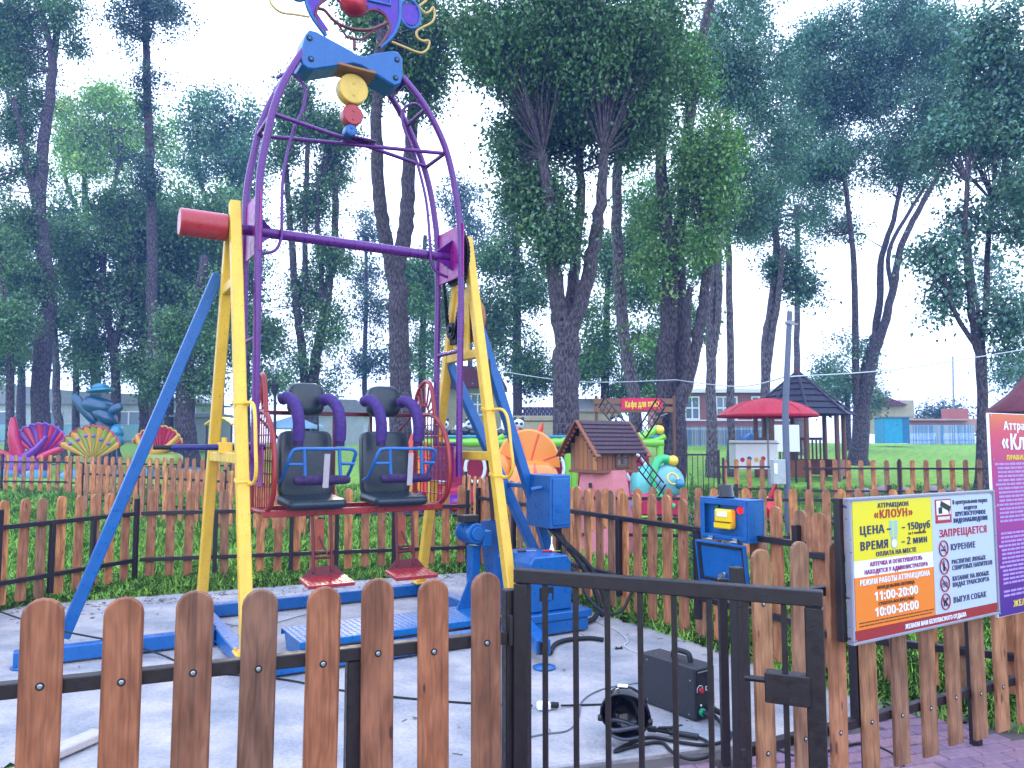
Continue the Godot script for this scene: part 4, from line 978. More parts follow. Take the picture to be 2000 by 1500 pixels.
func yard_fences() -> void:
	# in front of the viewer, left of the gate
	var A := Vector3(-1.62, 0, -1.95)
	var B := Vector3(0.0, 0, -2.647)
	var dir := (B - A).normalized()
	var at := []
	for x in [-1.425, -1.249, -1.08, -0.916, -0.757, -0.588, -0.424, -0.258, -0.095]:
		at.append((x - A.x) / dir.x)
	fence("picket_fence", "brown picket fence across the foreground, left of the open metal gate", "fences round the ride yard", A, B, {"top": 1.085, "low": 0.05, "wide": 0.1, "side": 1.0, "rails": [0.855, 0.3], "posts": [[0.22, 0.875, -0.1], [(-0.49 - A.x) / dir.x, 0.832, 0.1], [1.757, 1.01]], "at": at, "wood": "brown_wood", "fine": true, "screws": true, "rail_span": [0.0, 1.74]})
	# right of the gate, carries the signs
	A = Vector3(0.90, 0, -3.17)
	B = Vector3(3.05, 0, -4.36)
	dir = (B - A).normalized()
	at = []
	for x in [1.01, 1.20, 1.39, 1.575, 1.76, 1.945, 2.12, 2.30, 2.47, 2.64, 2.82, 2.98]:
		at.append((x - A.x) / dir.x)
	fence("picket_fence", "picket fence under the yellow and white rules board, right of the gate", "fences round the ride yard", A, B, {"top": 1.085, "low": 0.05, "wide": 0.1, "side": 1.0, "rails": [0.86, 0.27], "posts": [[0.02, 1.0], [0.735, 0.86, 0.25], [0.80, 1.2], [1.62, 1.0]], "at": at, "wood": "tan_wood", "fine": true, "screws": true})
	# left end, back and right back of the yard
	fence("picket_fence", "picket fence at the far left edge coming towards the viewer", "fences round the ride yard", Vector3(-4.1, 0, -4.6), Vector3(-4.55, 0, -6.85), {"top": 1.02, "low": 0.07, "side": -1.0, "rails": [0.8, 0.27], "posts": [[0.05, 0.95]]})
	fence("picket_fence", "back picket fence behind the blue diagonal brace, left section", "fences round the ride yard", Vector3(-4.55, 0, -6.85), Vector3(-4.0, 0, -8.3), {"top": 1.0, "low": 0.07, "wide": 0.088, "step": 0.19, "rails": [0.76, 0.27], "posts": [[0.03, 0.92], [0.55, 0.76, 0.1], [1.0, 0.76, 0.1], [1.53, 0.92]]})
	fence("picket_fence", "back picket fence behind the seats of the ride", "fences round the ride yard", Vector3(-3.97, 0, -8.31), Vector3(-0.5, 0, -9.33), {"top": 1.0, "low": 0.08, "wide": 0.088, "rails": [0.76, 0.27], "posts": [[0.75, 0.76, 0.1], [1.55, 0.76, 0.1], [2.05, 0.9], [2.7, 0.76, 0.1], [3.58, 0.95]]})
	fence("picket_fence", "picket fence behind the blue motor housing and control box", "fences round the ride yard", Vector3(-0.42, 0, -9.3), Vector3(1.86, 0, -4.95), {"top": 1.09, "low": 0.07, "wide": 0.092, "rails": [0.86, 0.36], "posts": [[0.04, 0.98], [0.95, 0.86, 0.2], [1.9, 0.86, 0.2], [2.9, 0.86, 0.2], [3.9, 0.86, 0.2], [4.85, 0.98]], "at": []})
	fence("picket_fence", "orange picket fence behind the yellow rules board", "fences round the ride yard", Vector3(1.86, 0, -4.95), Vector3(3.3, 0, -4.05), {"top": 1.06, "low": 0.1, "rails": [0.80, 0.32], "posts": [[1.65, 0.9]]})
	var o := thing("gate_stop_post", "lone dark steel post standing on the paving just behind the gate bars", "post", Vector3(0.99, 0, -3.68))
	var st := begin()
	box(st, Vector3(0, 0.42, 0), Vector3(0.038, 0.9, 0.038), 0.003)
	obj("post", st, M.frame, o)
	st = begin()
	box(st, Vector3(0, 0.02, 0), Vector3(0.09, 0.012, 0.09), 0.002)
	obj("foot_plate", st, M.frame, o)

func far_fences() -> void:
	var g := "picket fences beyond the yard"
	var spots := [
		["low picket fence in front of the orange ride figure", Vector3(-0.85, 0.05, -13.4), Vector3(0.92, 0, -10.4), 0.93, 0.2],
		["low picket fence running behind the control box and pink birdhouse foot", Vector3(0.95, 0, -10.38), Vector3(7.2, 0, -9.55), 0.93, 0.2],
		["far picket fence in front of the pink and red shell", Vector3(-14.6, 0.3, -19.2), Vector3(-10.9, 0.27, -19.0), 0.95, 0.22],
		["far picket fence in front of the yellow shell", Vector3(-10.7, 0.27, -18.6), Vector3(-6.2, 0.22, -17.6), 0.95, 0.2],
		["slanting picket fence beyond the back fence, left of the seats", Vector3(-8.3, 0.16, -14.8), Vector3(-2.9, 0.05, -12.0), 0.97, 0.2],
		["far picket fence left of the grey lamp pole", Vector3(4.55, 0.22, -17.0), Vector3(6.1, 0.22, -16.9), 0.96, 0.27],
		["far orange picket fence before the lawn, right of the grey lamp pole", Vector3(6.25, 0.2, -16.6), Vector3(10.9, 0.2, -16.2), 0.97, 0.27]]
	for s in spots:
		var l: float = Vector2(s[2].x - s[1].x, s[2].z - s[1].z).length()
		var posts := []
		var q := 0.1
		while q < l:
			posts.append([q, 0.98, -0.25])
			q += 1.9
		fence("picket_fence", s[0], g, s[1], s[2], {"top": s[3], "step": s[4], "rails": [0.3, 0.78], "posts": posts, "side": -1.0 if s[4] > 0.21 else 1.0})
	# small metal gate on the path
	var o := thing("metal_gate", "small dark metal gate of thin bars on the far path", "gate", Vector3(3.42, 0.2, -16.0))
	var st := begin()
	for x in [0.0, 0.86]:
		box(st, Vector3(x, 0.55, 0), Vector3(0.05, 1.25, 0.05), 0.003)
	for y in [0.2, 1.08]:
		box(st, Vector3(0.43, y, 0), Vector3(0.81, 0.035, 0.03), 0.002)
	obj("gate_frame", st, M.frame, o)
	for i in 7:
		st = begin()
		box(st, Vector3(0.1 + i * 0.11, 0.64, 0), Vector3(0.014, 0.845, 0.014), 0.0)
		obj("bar", st, M.frame, o)

func gate() -> void:
	var a := Vector3(0.012, 0, -2.632)
	var b := Vector3(0.888, 0, -2.235)
	var len := a.distance_to(b)
	var o := thing("metal_gate", "dark brown steel gate with thin vertical bars, swung open towards the viewer", "gate", a, atan2(-(b.z - a.z), b.x - a.x))
	var st := begin()
	for x in [0.025, len - 0.025]:
		box(st, Vector3(x, 0.605, 0), Vector3(0.05, 0.858, 0.04), 0.003)
	for y in [0.15, 1.06]:
		box(st, Vector3(len * 0.5, y, 0), Vector3(len, 0.045, 0.041), 0.003)
	obj("gate_frame", st, M.frame, o)
	var n := 9
	for i in range(1, n):
		st = begin()
		box(st, Vector3(len * i / n, 0.605, 0), Vector3(0.0155, 0.862, 0.0155), 0.001)
		obj("bar", st, M.frame, o)
	st = begin()
	box(st, Vector3(len - 0.10, 0.80, 0.004), Vector3(0.125, 0.085, 0.05), 0.003)
	var lock := obj("lock_case", st, M.frame, o)
	st = begin()
	cyl(st, Vector3(len - 0.22, 0.815, 0.004), Vector3(len - 0.15, 0.815, 0.004), 0.009, 10)
	obj("bolt", st, M.frame, lock)
	for y in [0.35, 0.88]:
		st = begin()
		cyl(st, Vector3(-0.012, y - 0.05, 0.012), Vector3(-0.012, y + 0.05, 0.012), 0.013, 12, 0.002)
		obj("hinge", st, M.frame, o)

# ---------------------------------------------------------------- the swing ride
func swing_ride() -> void:
	var r := thing("clown_swing_ride", "two-seat swing ride with yellow legs, purple hoops and a clown head on top", "amusement ride", Vector3(-1.31, 0.0, -6.40), 0.538)
	var st := begin()
	var S := 1.013
	# yellow legs, each a square tube
	for s in [-1.0, 1.0]:
		for w in [1.0, -1.0]:
			st = begin()
			beam(st, Vector3(s * S, 3.37 if w > 0 else 3.27, w * 0.055), Vector3(s * S, 0.15, w * 0.889), 0.082, 0.082, Vector3.RIGHT, 0.008)
			var leg := obj("leg", st, M.yellow, r)
			st = begin()
			box(st, Vector3(s * S, 0.148, w * 0.889), Vector3(0.16, 0.014, 0.16), 0.002)
			for i in [-0.06, 0.06]:
				for j in [-0.06, 0.06]:
					cyl(st, Vector3(s * S + i, 0.156, w * 0.889 + j), Vector3(s * S + i, 0.172, w * 0.889 + j), 0.011, 6)
			obj("foot_plate", st, M.yellow, leg)
			if w > 0:
				# grab handle on the front leg
				st = begin()
				var hp: Array = smooth_path([Vector3(s * S + 0.02, 1.79, 0.50), Vector3(s * S + 0.05, 1.785, 0.62), Vector3(s * S + 0.05, 1.70, 0.71), Vector3(s * S + 0.05, 1.50, 0.755), Vector3(s * S + 0.05, 1.32, 0.79), Vector3(s * S + 0.05, 1.235, 0.72), Vector3(s * S + 0.02, 1.23, 0.60)], 4)
				tube(st, hp, 0.013, 8)
				var gh := obj("grab_handle", st, M.yellow, r)
				st = begin()
				for y in [1.79, 1.24]:
					var ww: float = 0.889 - (y - 0.15) / 3.22 * 0.834
					box(st, Vector3(s * S, y, ww), Vector3(0.098, 0.03, 0.098), 0.004, Basis(Vector3.RIGHT, 0.25))
				obj("clamp", st, M.yellow, gh)
		# cross bars of this pair of legs
		for y in ([2.72, 1.40] if s < 0 else [2.29, 1.40]):
			var ww: float = 0.889 - (y - 0.15) / 3.2 * 0.834 - 0.03
			st = begin()
			beam(st, Vector3(s * S, y, -ww), Vector3(s * S, y, ww), 0.066, 0.076, Vector3.UP, 0.006)
			obj("cross_bar", st, M.yellow, r)
	# blue braces
	st = begin()
	beam(st, Vector3(-S - 0.05, 2.86, -0.28), Vector3(-2.03, 0.10, -0.40), 0.085, 0.075, Vector3.BACK, 0.006)
	obj("brace", st, M.blue, r)
	for q in [[Vector3(1.03, 2.56, 0.24), Vector3(1.93, 0.12, 0.22)], [Vector3(1.03, 2.25, -0.32), Vector3(1.97, 0.12, 0.0)]]:
		st = begin()
		beam(st, q[0], q[1], 0.085, 0.075, Vector3.BACK, 0.006)
		obj("brace", st, M.blue, r)
	st = begin()
	beam(st, Vector3(1.58, 1.12, 0.22), Vector3(1.56, 1.12, -0.12), 0.04, 0.04)
	obj("brace_tie", st, M.blue, r)
	# base frame on the slab
	var beams := [[Vector3(-S, 0.085, -1.02), Vector3(-S, 0.085, 1.20)], [Vector3(S, 0.085, -1.02), Vector3(S, 0.085, 1.12)], [Vector3(-S + 0.053, 0.085, -0.889), Vector3(S - 0.053, 0.085, -0.889)], [Vector3(-S + 0.053, 0.085, 1.07), Vector3(S - 0.053, 0.085, 1.07)], [Vector3(-S - 0.053, 0.085, 0.02), Vector3(-2.32, 0.085, 0.02)], [Vector3(S + 0.053, 0.085, 0.1), Vector3(2.1, 0.085, 0.1)], [Vector3(S - 0.05, 0.125, 1.14), Vector3(0.72, 0.145, 1.76)]]
	for q in beams:
		st = begin()
		beam(st, q[0], q[1], 0.10, 0.10, Vector3.UP, 0.006)
		obj("base_beam", st, M.blue, r)
	st = begin()   # hollow end of the outrigger and its levelling foot
	box(st, Vector3(0.715, 0.145, 1.764), Vector3(0.082, 0.082, 0.012), 0.001, Basis(Vector3.UP, 0.44))
	obj("beam_mouth", st, M.rubber, r)
	var foot_at := [Vector3(0.70, 0, 1.80), Vector3(-S, 0, 1.16), Vector3(-2.26, 0, 0.02), Vector3(-S, 0, -0.98), Vector3(S, 0, -0.98)]
	for i in foot_at.size():
		var p: Vector3 = foot_at[i]
		st = begin()
		lathe(st, [Vector2(0, 0.022), Vector2(0.075, 0.022), Vector2(0.078, 0.026), Vector2(0.074, 0.034), Vector2(0.03, 0.044), Vector2(0.022, 0.05), Vector2(0.0, 0.05)], 20, Transform3D(Basis.IDENTITY, p))
		cyl(st, p + Vector3(0, 0.045, 0), p + Vector3(0, 0.215 if i == 0 else 0.16, 0), 0.012, 10)
		cyl(st, p + Vector3(0, 0.19, 0) if i == 0 else p + Vector3(0, 0.135, 0), p + Vector3(0, 0.225, 0) if i == 0 else p + Vector3(0, 0.165, 0), 0.024, 6)
		obj("levelling_foot", st, M.blue, r)
	st = begin()   # bolted joint between the left beams
	for x in [-S - 0.10, -S - 0.075]:
		box(st, Vector3(x, 0.10, 0.02), Vector3(0.016, 0.17, 0.17), 0.002)
	for j in [-0.06, 0.06]:
		for y in [0.05, 0.16]:
			cyl(st, Vector3(-S - 0.125, y, 0.02 + j), Vector3(-S - 0.05, y, 0.02 + j), 0.012, 6)
	obj("bolted_joint", st, M.blue, r)
	# boarding step of tread plate
	st = begin()
	box(st, Vector3(0.09, 0.155, 0.61), Vector3(1.5, 0.008, 0.5), 0.002)
	box(st, Vector3(0.09, 0.135, 0.862), Vector3(1.5, 0.045, 0.008), 0.002)
	box(st, Vector3(0.09, 0.135, 0.358), Vector3(1.5, 0.045, 0.008), 0.002)
	for i in 34:
		for j in 12:
			box(st, Vector3(-0.63 + i * 0.0435, 0.160, 0.39 + j * 0.0405), Vector3(0.022, 0.003, 0.006), 0.0, Basis(Vector3.UP, PI / 4 if (i + j) % 2 else -PI / 4))
	var deck := obj("boarding_step", st, M.blue_deck, r)
	for x in [-0.63, 0.08, 0.81]:
		st = begin()
		prism(st, [Vector2(-0.25, 0.13), Vector2(0.25, 0.13), Vector2(0.17, 0.0), Vector2(-0.17, 0.0)], Transform3D(Basis(Vector3.UP, -PI / 2), Vector3(x, 0.021, 0.61)), 0.01)
		obj("leg", st, M.blue_deck, deck)
	# axle, drum, plates
	st = begin()
	cyl(st, Vector3(-1.10, 3.18, 0), Vector3(0.93, 3.18, 0), 0.042, 20, 0.002)
	cyl(st, Vector3(-0.86, 3.18, 0), Vector3(-0.80, 3.18, 0), 0.075, 16, 0.004)
	obj("axle", st, M.purple, r)
	st = begin()
	cyl(st, Vector3(-1.40, 3.175, 0), Vector3(-1.06, 3.175, 0), 0.105, 28, 0.006)
	obj("counterweight_drum", st, M.red_light, r)
	for s in [-1.0, 1.0]:
		st = begin()
		box(st, Vector3(s * 0.865, 3.20, 0.0), Vector3(0.012, 0.47, 0.56), 0.002)
		var pl := obj("hub_plate", st, M.magenta, r)
		st = begin()
		for k in 3:
			var b := Basis(Vector3.RIGHT, TAU * k / 3.0 + 0.5)
			prism(st, [Vector2(0, 0), Vector2(0.14, 0), Vector2(0, 0.13)], Transform3D(b * Basis(Vector3(-s, 0, 0), Vector3(0, 1, 0), Vector3(0, 0, -s)), Vector3(s * 0.858, 3.18, 0) + b * Vector3(0, 0.035, 0)), 0.008)
		obj("gusset", st, M.purple, pl)
		st = begin()
		for k in 6:
			var a := TAU * k / 6.0
			cyl(st, Vector3(s * 0.859, 3.18 + 0.09 * cos(a), 0.09 * sin(a)), Vector3(s * 0.842, 3.18 + 0.09 * cos(a), 0.09 * sin(a)), 0.011, 6)
		obj("bolts", st, M.magenta, pl)
	# purple hoops, front and rear
	for w in [0.235, -0.235]:
		for s in [-1.0, 1.0]:
			st = begin()
			var hp: Array = smooth_path([Vector3(s * 0.855, 1.22 if w > 0 else 1.30, w), Vector3(s * 0.858, 2.0, w), Vector3(s * 0.865, 2.9, w), Vector3(s * 0.862 - 0.01, 3.38, w), Vector3(s * 0.842 - 0.02, 3.62, w), Vector3(s * 0.80 - 0.025, 3.86, w), Vector3(s * 0.74 - 0.04, 4.10, w), Vector3(s * 0.655 - 0.06, 4.31, w * 0.95), Vector3(s * 0.55 - 0.08, 4.50, w * 0.85), Vector3(s * 0.43 - 0.11, 4.67, w * 0.7)], 4)
			tube(st, hp, 0.029, 10)
			obj("hoop_tube", st, M.purple, r)
	for s in [-1.0, 1.0]:
		for q in [[0.755, 4.06, -0.035], [0.86, 2.31, 0.0], [0.86, 1.50, 0.0], [0.60, 4.42, -0.07]]:
			st = begin()
			tube(st, [Vector3(s * q[0] + q[2], q[1], 0.20), Vector3(s * q[0] + q[2], q[1], -0.20)], 0.019, 8)
			obj("hoop_link", st, M.purple, r)
		st = begin()
		box(st, Vector3(s * 0.425 - 0.12, 4.665, 0.02), Vector3(0.03, 0.15, 0.28), 0.004, Basis(Vector3.BACK, s * 0.6))
		obj("tie_bracket", st, M.purple, r)
		st = begin()
		box(st, Vector3(s * 0.80, 1.33, 0.0), Vector3(0.012, 0.30, 0.5), 0.002)
		obj("cage_plate", st, M.magenta, r)
	for q in [[Vector3(-0.79, 4.06, 0.22), Vector3(0.72, 4.06, -0.22)], [Vector3(-0.79, 4.06, -0.22), Vector3(0.72, 4.06, 0.22)]]:
		st = begin()
		var up := Vector3(0, 0.012 if q[0].z > 0 else -0.012, 0)
		tube(st, [q[0] + up, q[1] + up], 0.017, 8)
		obj("hoop_crossing", st, M.purple, r)
	st = begin()
	box(st, Vector3(0.0, 4.09, 0.0), Vector3(0.26, 0.016, 0.16), 0.003)
	obj("button_shelf", st, M.purple, r)
	# thin inner curves
	for s in [-1.0, 1.0]:
		st = begin()
		var cp := []
		for q in [[0.66, 4.44], [0.56, 4.51], [0.46, 4.46], [0.425, 4.36], [0.455, 4.22], [0.53, 4.05], [0.60, 3.79], [0.635, 3.57], [0.65, 3.22], [0.655, 3.13], [0.70, 3.03], [0.82, 2.985]]:
			cp.append(Vector3(s * q[0] - 0.06 * clampf((q[1] - 3.2) / 1.2, 0, 1), q[1], 0.06))
		tube(st, smooth_path(cp, 4), 0.013, 8)
		obj("inner_curve", st, M.purple, r)
	# bow tie: a thick cut-out board
	st = begin()
	var tie := []
	for q in [[-0.555, 4.54], [-0.575, 4.60], [-0.53, 4.80], [-0.50, 4.845], [-0.44, 4.845], [-0.145, 4.765], [-0.10, 4.745], [-0.02, 4.75], [0.04, 4.79], [0.22, 4.865], [0.27, 4.865], [0.31, 4.82], [0.315, 4.65], [0.295, 4.585], [0.24, 4.555], [0.19, 4.57], [-0.06, 4.655], [-0.13, 4.655], [-0.46, 4.52], [-0.51, 4.515]]:
		tie.append(Vector2(q[0], q[1]))
	prism(st, tie, Transform3D(Basis.IDENTITY, Vector3(0, 0, -0.05)), 0.25, 0.012)
	var bt := obj("bow_tie", st, M.blue, r)
	for q in [[-0.50, 4.77], [-0.485, 4.60], [0.255, 4.79], [0.245, 4.625]]:
		st = begin()
		cyl(st, Vector3(q[0], q[1], 0.198), Vector3(q[0], q[1], 0.2015), 0.026, 14)
		obj("bolt_hole", st, M.rubber, bt)
		st = begin()
		cyl(st, Vector3(q[0], q[1], 0.2015), Vector3(q[0], q[1], 0.212), 0.014, 6, 0.002)
		obj("bolt", st, M.blue, bt)
	st = begin()
	prism(st, [Vector2(-0.30, -0.02), Vector2(0.10, -0.02), Vector2(0.06, 0.21), Vector2(-0.26, 0.21)], Transform3D(Basis(Vector3.RIGHT, Vector3(0, 0, 1), Vector3(0, -1, 0)), Vector3(0, 4.628, 0.01)), 0.02, 0.002)
	obj("tie_knot_board", st, M.ply, r)
	# three buttons below the tie
	for q in [[Vector3(-0.105, 4.47, 0.10), 0.128, "button"], [Vector3(-0.105, 4.245, 0.10), 0.088, "red_light"], [Vector3(-0.115, 4.115, 0.09), 0.05, "blue"]]:
		st = begin()
		cyl(st, q[0] + Vector3(0, 0, -0.05), q[0] + Vector3(0, 0, 0.05), q[1], 30, 0.008)
		var bu := obj("coat_button", st, M[q[2]], r)
		st = begin()
		for y in [-0.45, 0.35]:
			cyl(st, q[0] + Vector3(0.0, q[1] * y, 0.049), q[0] + Vector3(0, q[1] * y, 0.056), 0.012, 8, 0.002)
		obj("rivet", st, M[q[2]], bu)
	clown_head(r)
	drive(r)
	gondola(r)

func clown_head(r: Node3D) -> void:
	var st := begin()
	var W := 0.02
	# face plate with the mouth left open: two cheeks and a brow
	var cheek := [Vector2(-0.483, 5.381), Vector2(-0.479, 5.194), Vector2(-0.429, 5.079), Vector2(-0.354, 4.989), Vector2(-0.322, 4.962), Vector2(-0.292, 4.98), Vector2(-0.346, 5.041), Vector2(-0.391, 5.095), Vector2(-0.383, 5.169), Vector2(-0.332, 5.239), Vector2(-0.262, 5.297), Vector2(-0.19, 5.283), Vector2(-0.172, 5.243), Vector2(-0.074, 5.42), Vector2(-0.08, 5.744), Vector2(-0.305, 5.667)]
	prism(st, cheek, Transform3D(Basis.IDENTITY, Vector3(0, 0, W)), 0.012)
	var right := [Vector2(-0.08, 5.744), Vector2(-0.074, 5.42), Vector2(0.048, 5.291), Vector2(0.067, 5.259), Vector2(0.147, 5.302), Vector2(0.219, 5.272), Vector2(0.263, 5.195), Vector2(0.24, 5.104), Vector2(0.175, 4.983), Vector2(0.204, 4.99), Vector2(0.289, 5.108), Vector2(0.345, 5.247), Vector2(0.352, 5.459), Vector2(0.31, 5.685), Vector2(0.154, 5.824)]
	prism(st, right, Transform3D(Basis.IDENTITY, Vector3(0, 0, W)), 0.012)
	var head := obj("clown_face", st, M.face, r)
	st = begin()
	tube(st, smooth_path([Vector3(-0.314, 5.647, 0.03), Vector3(-0.483, 5.365, 0.03), Vector3(-0.487, 5.176, 0.03), Vector3(-0.438, 5.062, 0.03), Vector3(-0.362, 4.973, 0.03), Vector3(-0.313, 4.924, 0.03)], 4), 0.017, 8)
	tube(st, smooth_path([Vector3(0.164, 4.952, 0.03), Vector3(0.277, 5.086, 0.03), Vector3(0.338, 5.24, 0.03), Vector3(0.345, 5.442, 0.03), Vector3(0.303, 5.666, 0.03), Vector3(0.143, 5.803, 0.03), Vector3(-0.091, 5.788, 0.03), Vector3(-0.314, 5.647, 0.03)], 4), 0.017, 8)
	tube(st, [Vector3(0.044, 5.346, 0.035), Vector3(0.252, 5.363, 0.035), Vector3(0.245, 5.503, 0.035)], 0.014, 6)
	obj("face_outline", st, M.blue, head)
	st = begin()
	tube(st, smooth_path([Vector3(-0.315, 4.939, 0.035), Vector3(-0.377, 4.993, 0.035), Vector3(-0.405, 5.056, 0.035), Vector3(-0.393, 5.149, 0.035), Vector3(-0.342, 5.218, 0.035), Vector3(-0.273, 5.276, 0.035), Vector3(-0.21, 5.259, 0.035), Vector3(-0.183, 5.213, 0.035), Vector3(-0.128, 5.165, 0.035), Vector3(-0.046, 5.171, 0.035), Vector3(0.018, 5.218, 0.035), Vector3(0.064, 5.259, 0.035), Vector3(0.134, 5.276, 0.035), Vector3(0.205, 5.25, 0.035), Vector3(0.25, 5.165, 0.035), Vector3(0.218, 5.057, 0.035), Vector3(0.157, 4.952, 0.035)], 4), 0.0125, 8)
	tube(st, smooth_path([Vector3(-0.383, 5.141, 0.03), Vector3(-0.331, 5.143, 0.03), Vector3(-0.259, 5.083, 0.03), Vector3(-0.178, 5.053, 0.03), Vector3(-0.056, 5.051, 0.03), Vector3(0.068, 5.087, 0.03), Vector3(0.152, 5.139, 0.03), Vector3(0.237, 5.201, 0.03)], 4), 0.014, 8)
	tube(st, [Vector3(-0.237, 5.081, 0.03), Vector3(-0.132, 4.962, 0.03), Vector3(-0.004, 4.974, 0.03), Vector3(0.133, 5.12, 0.03)], 0.010, 8)
	tube(st, [Vector3(-0.065, 4.971, 0.02), Vector3(-0.063, 4.88, 0.02)], 0.014, 8)
	obj("mouth", st, M.dark_red, head)
	st = begin()
	ball(st, Vector3(-0.085, 5.28, 0.05), Vector3(0.118, 0.118, 0.05), 10, 24)
	obj("nose", st, M.nose, head)
	for e in [[660, -52], [725, -46]]:
		st = begin()
		var c := Vector3(-0.222, 5.504, 0.03) if e[0] == 660 else Vector3(0.075, 5.573, 0.03)
		ball(st, c, Vector3(0.06, 0.09, 0.02), 8, 16)
		obj("eye", st, M.white, head)
	for s in 2:
		var c := Vector3(0.444, 5.343, 0.02) if s == 0 else Vector3(-0.564, 5.291, 0.02)
		st = begin()
		cyl(st, c + Vector3(0, 0, -0.006), c + Vector3(0, 0, 0.006), 0.1, 20)
		var ear := obj("ear", st, M.face, head)
		st = begin()
		var lp := []
		for k in 20:
			var a := TAU * k / 20.0
			lp.append(c + Vector3(cos(a) * 0.1, sin(a) * 0.13, 0.008))
		tube(st, lp, 0.014, 6, true)
		obj("ear_rim", st, M.blue, ear)
	st = begin()   # wire curls
	tube(st, smooth_path([Vector3(0.533, 5.447, 0.02), Vector3(0.618, 5.541, 0.02), Vector3(0.693, 5.701, 0.02), Vector3(0.539, 5.798, 0.02)], 4), 0.0105, 6)
	tube(st, smooth_path([Vector3(0.538, 5.438, 0.02), Vector3(0.594, 5.402, 0.02), Vector3(0.644, 5.432, 0.02), Vector3(0.675, 5.48, 0.02), Vector3(0.691, 5.407, 0.02), Vector3(0.66, 5.33, 0.02), Vector3(0.555, 5.246, 0.02), Vector3(0.51, 5.199, 0.02), Vector3(0.526, 5.146, 0.02), Vector3(0.576, 5.132, 0.02), Vector3(0.637, 5.148, 0.02), Vector3(0.627, 5.078, 0.02), Vector3(0.572, 5.02, 0.02), Vector3(0.507, 5.012, 0.02), Vector3(0.398, 5.025, 0.02), Vector3(0.281, 5.04, 0.02)], 4), 0.0105, 6)
	tube(st, smooth_path([Vector3(-0.456, 5.053, 0.02), Vector3(-0.579, 5.038, 0.02), Vector3(-0.675, 5.023, 0.02), Vector3(-0.742, 5.046, 0.02), Vector3(-0.78, 5.109, 0.02), Vector3(-0.73, 5.246, 0.02), Vector3(-0.587, 5.381, 0.02), Vector3(-0.466, 5.51, 0.02)], 4), 0.0105, 6)
	obj("hair", st, M.hair, head)

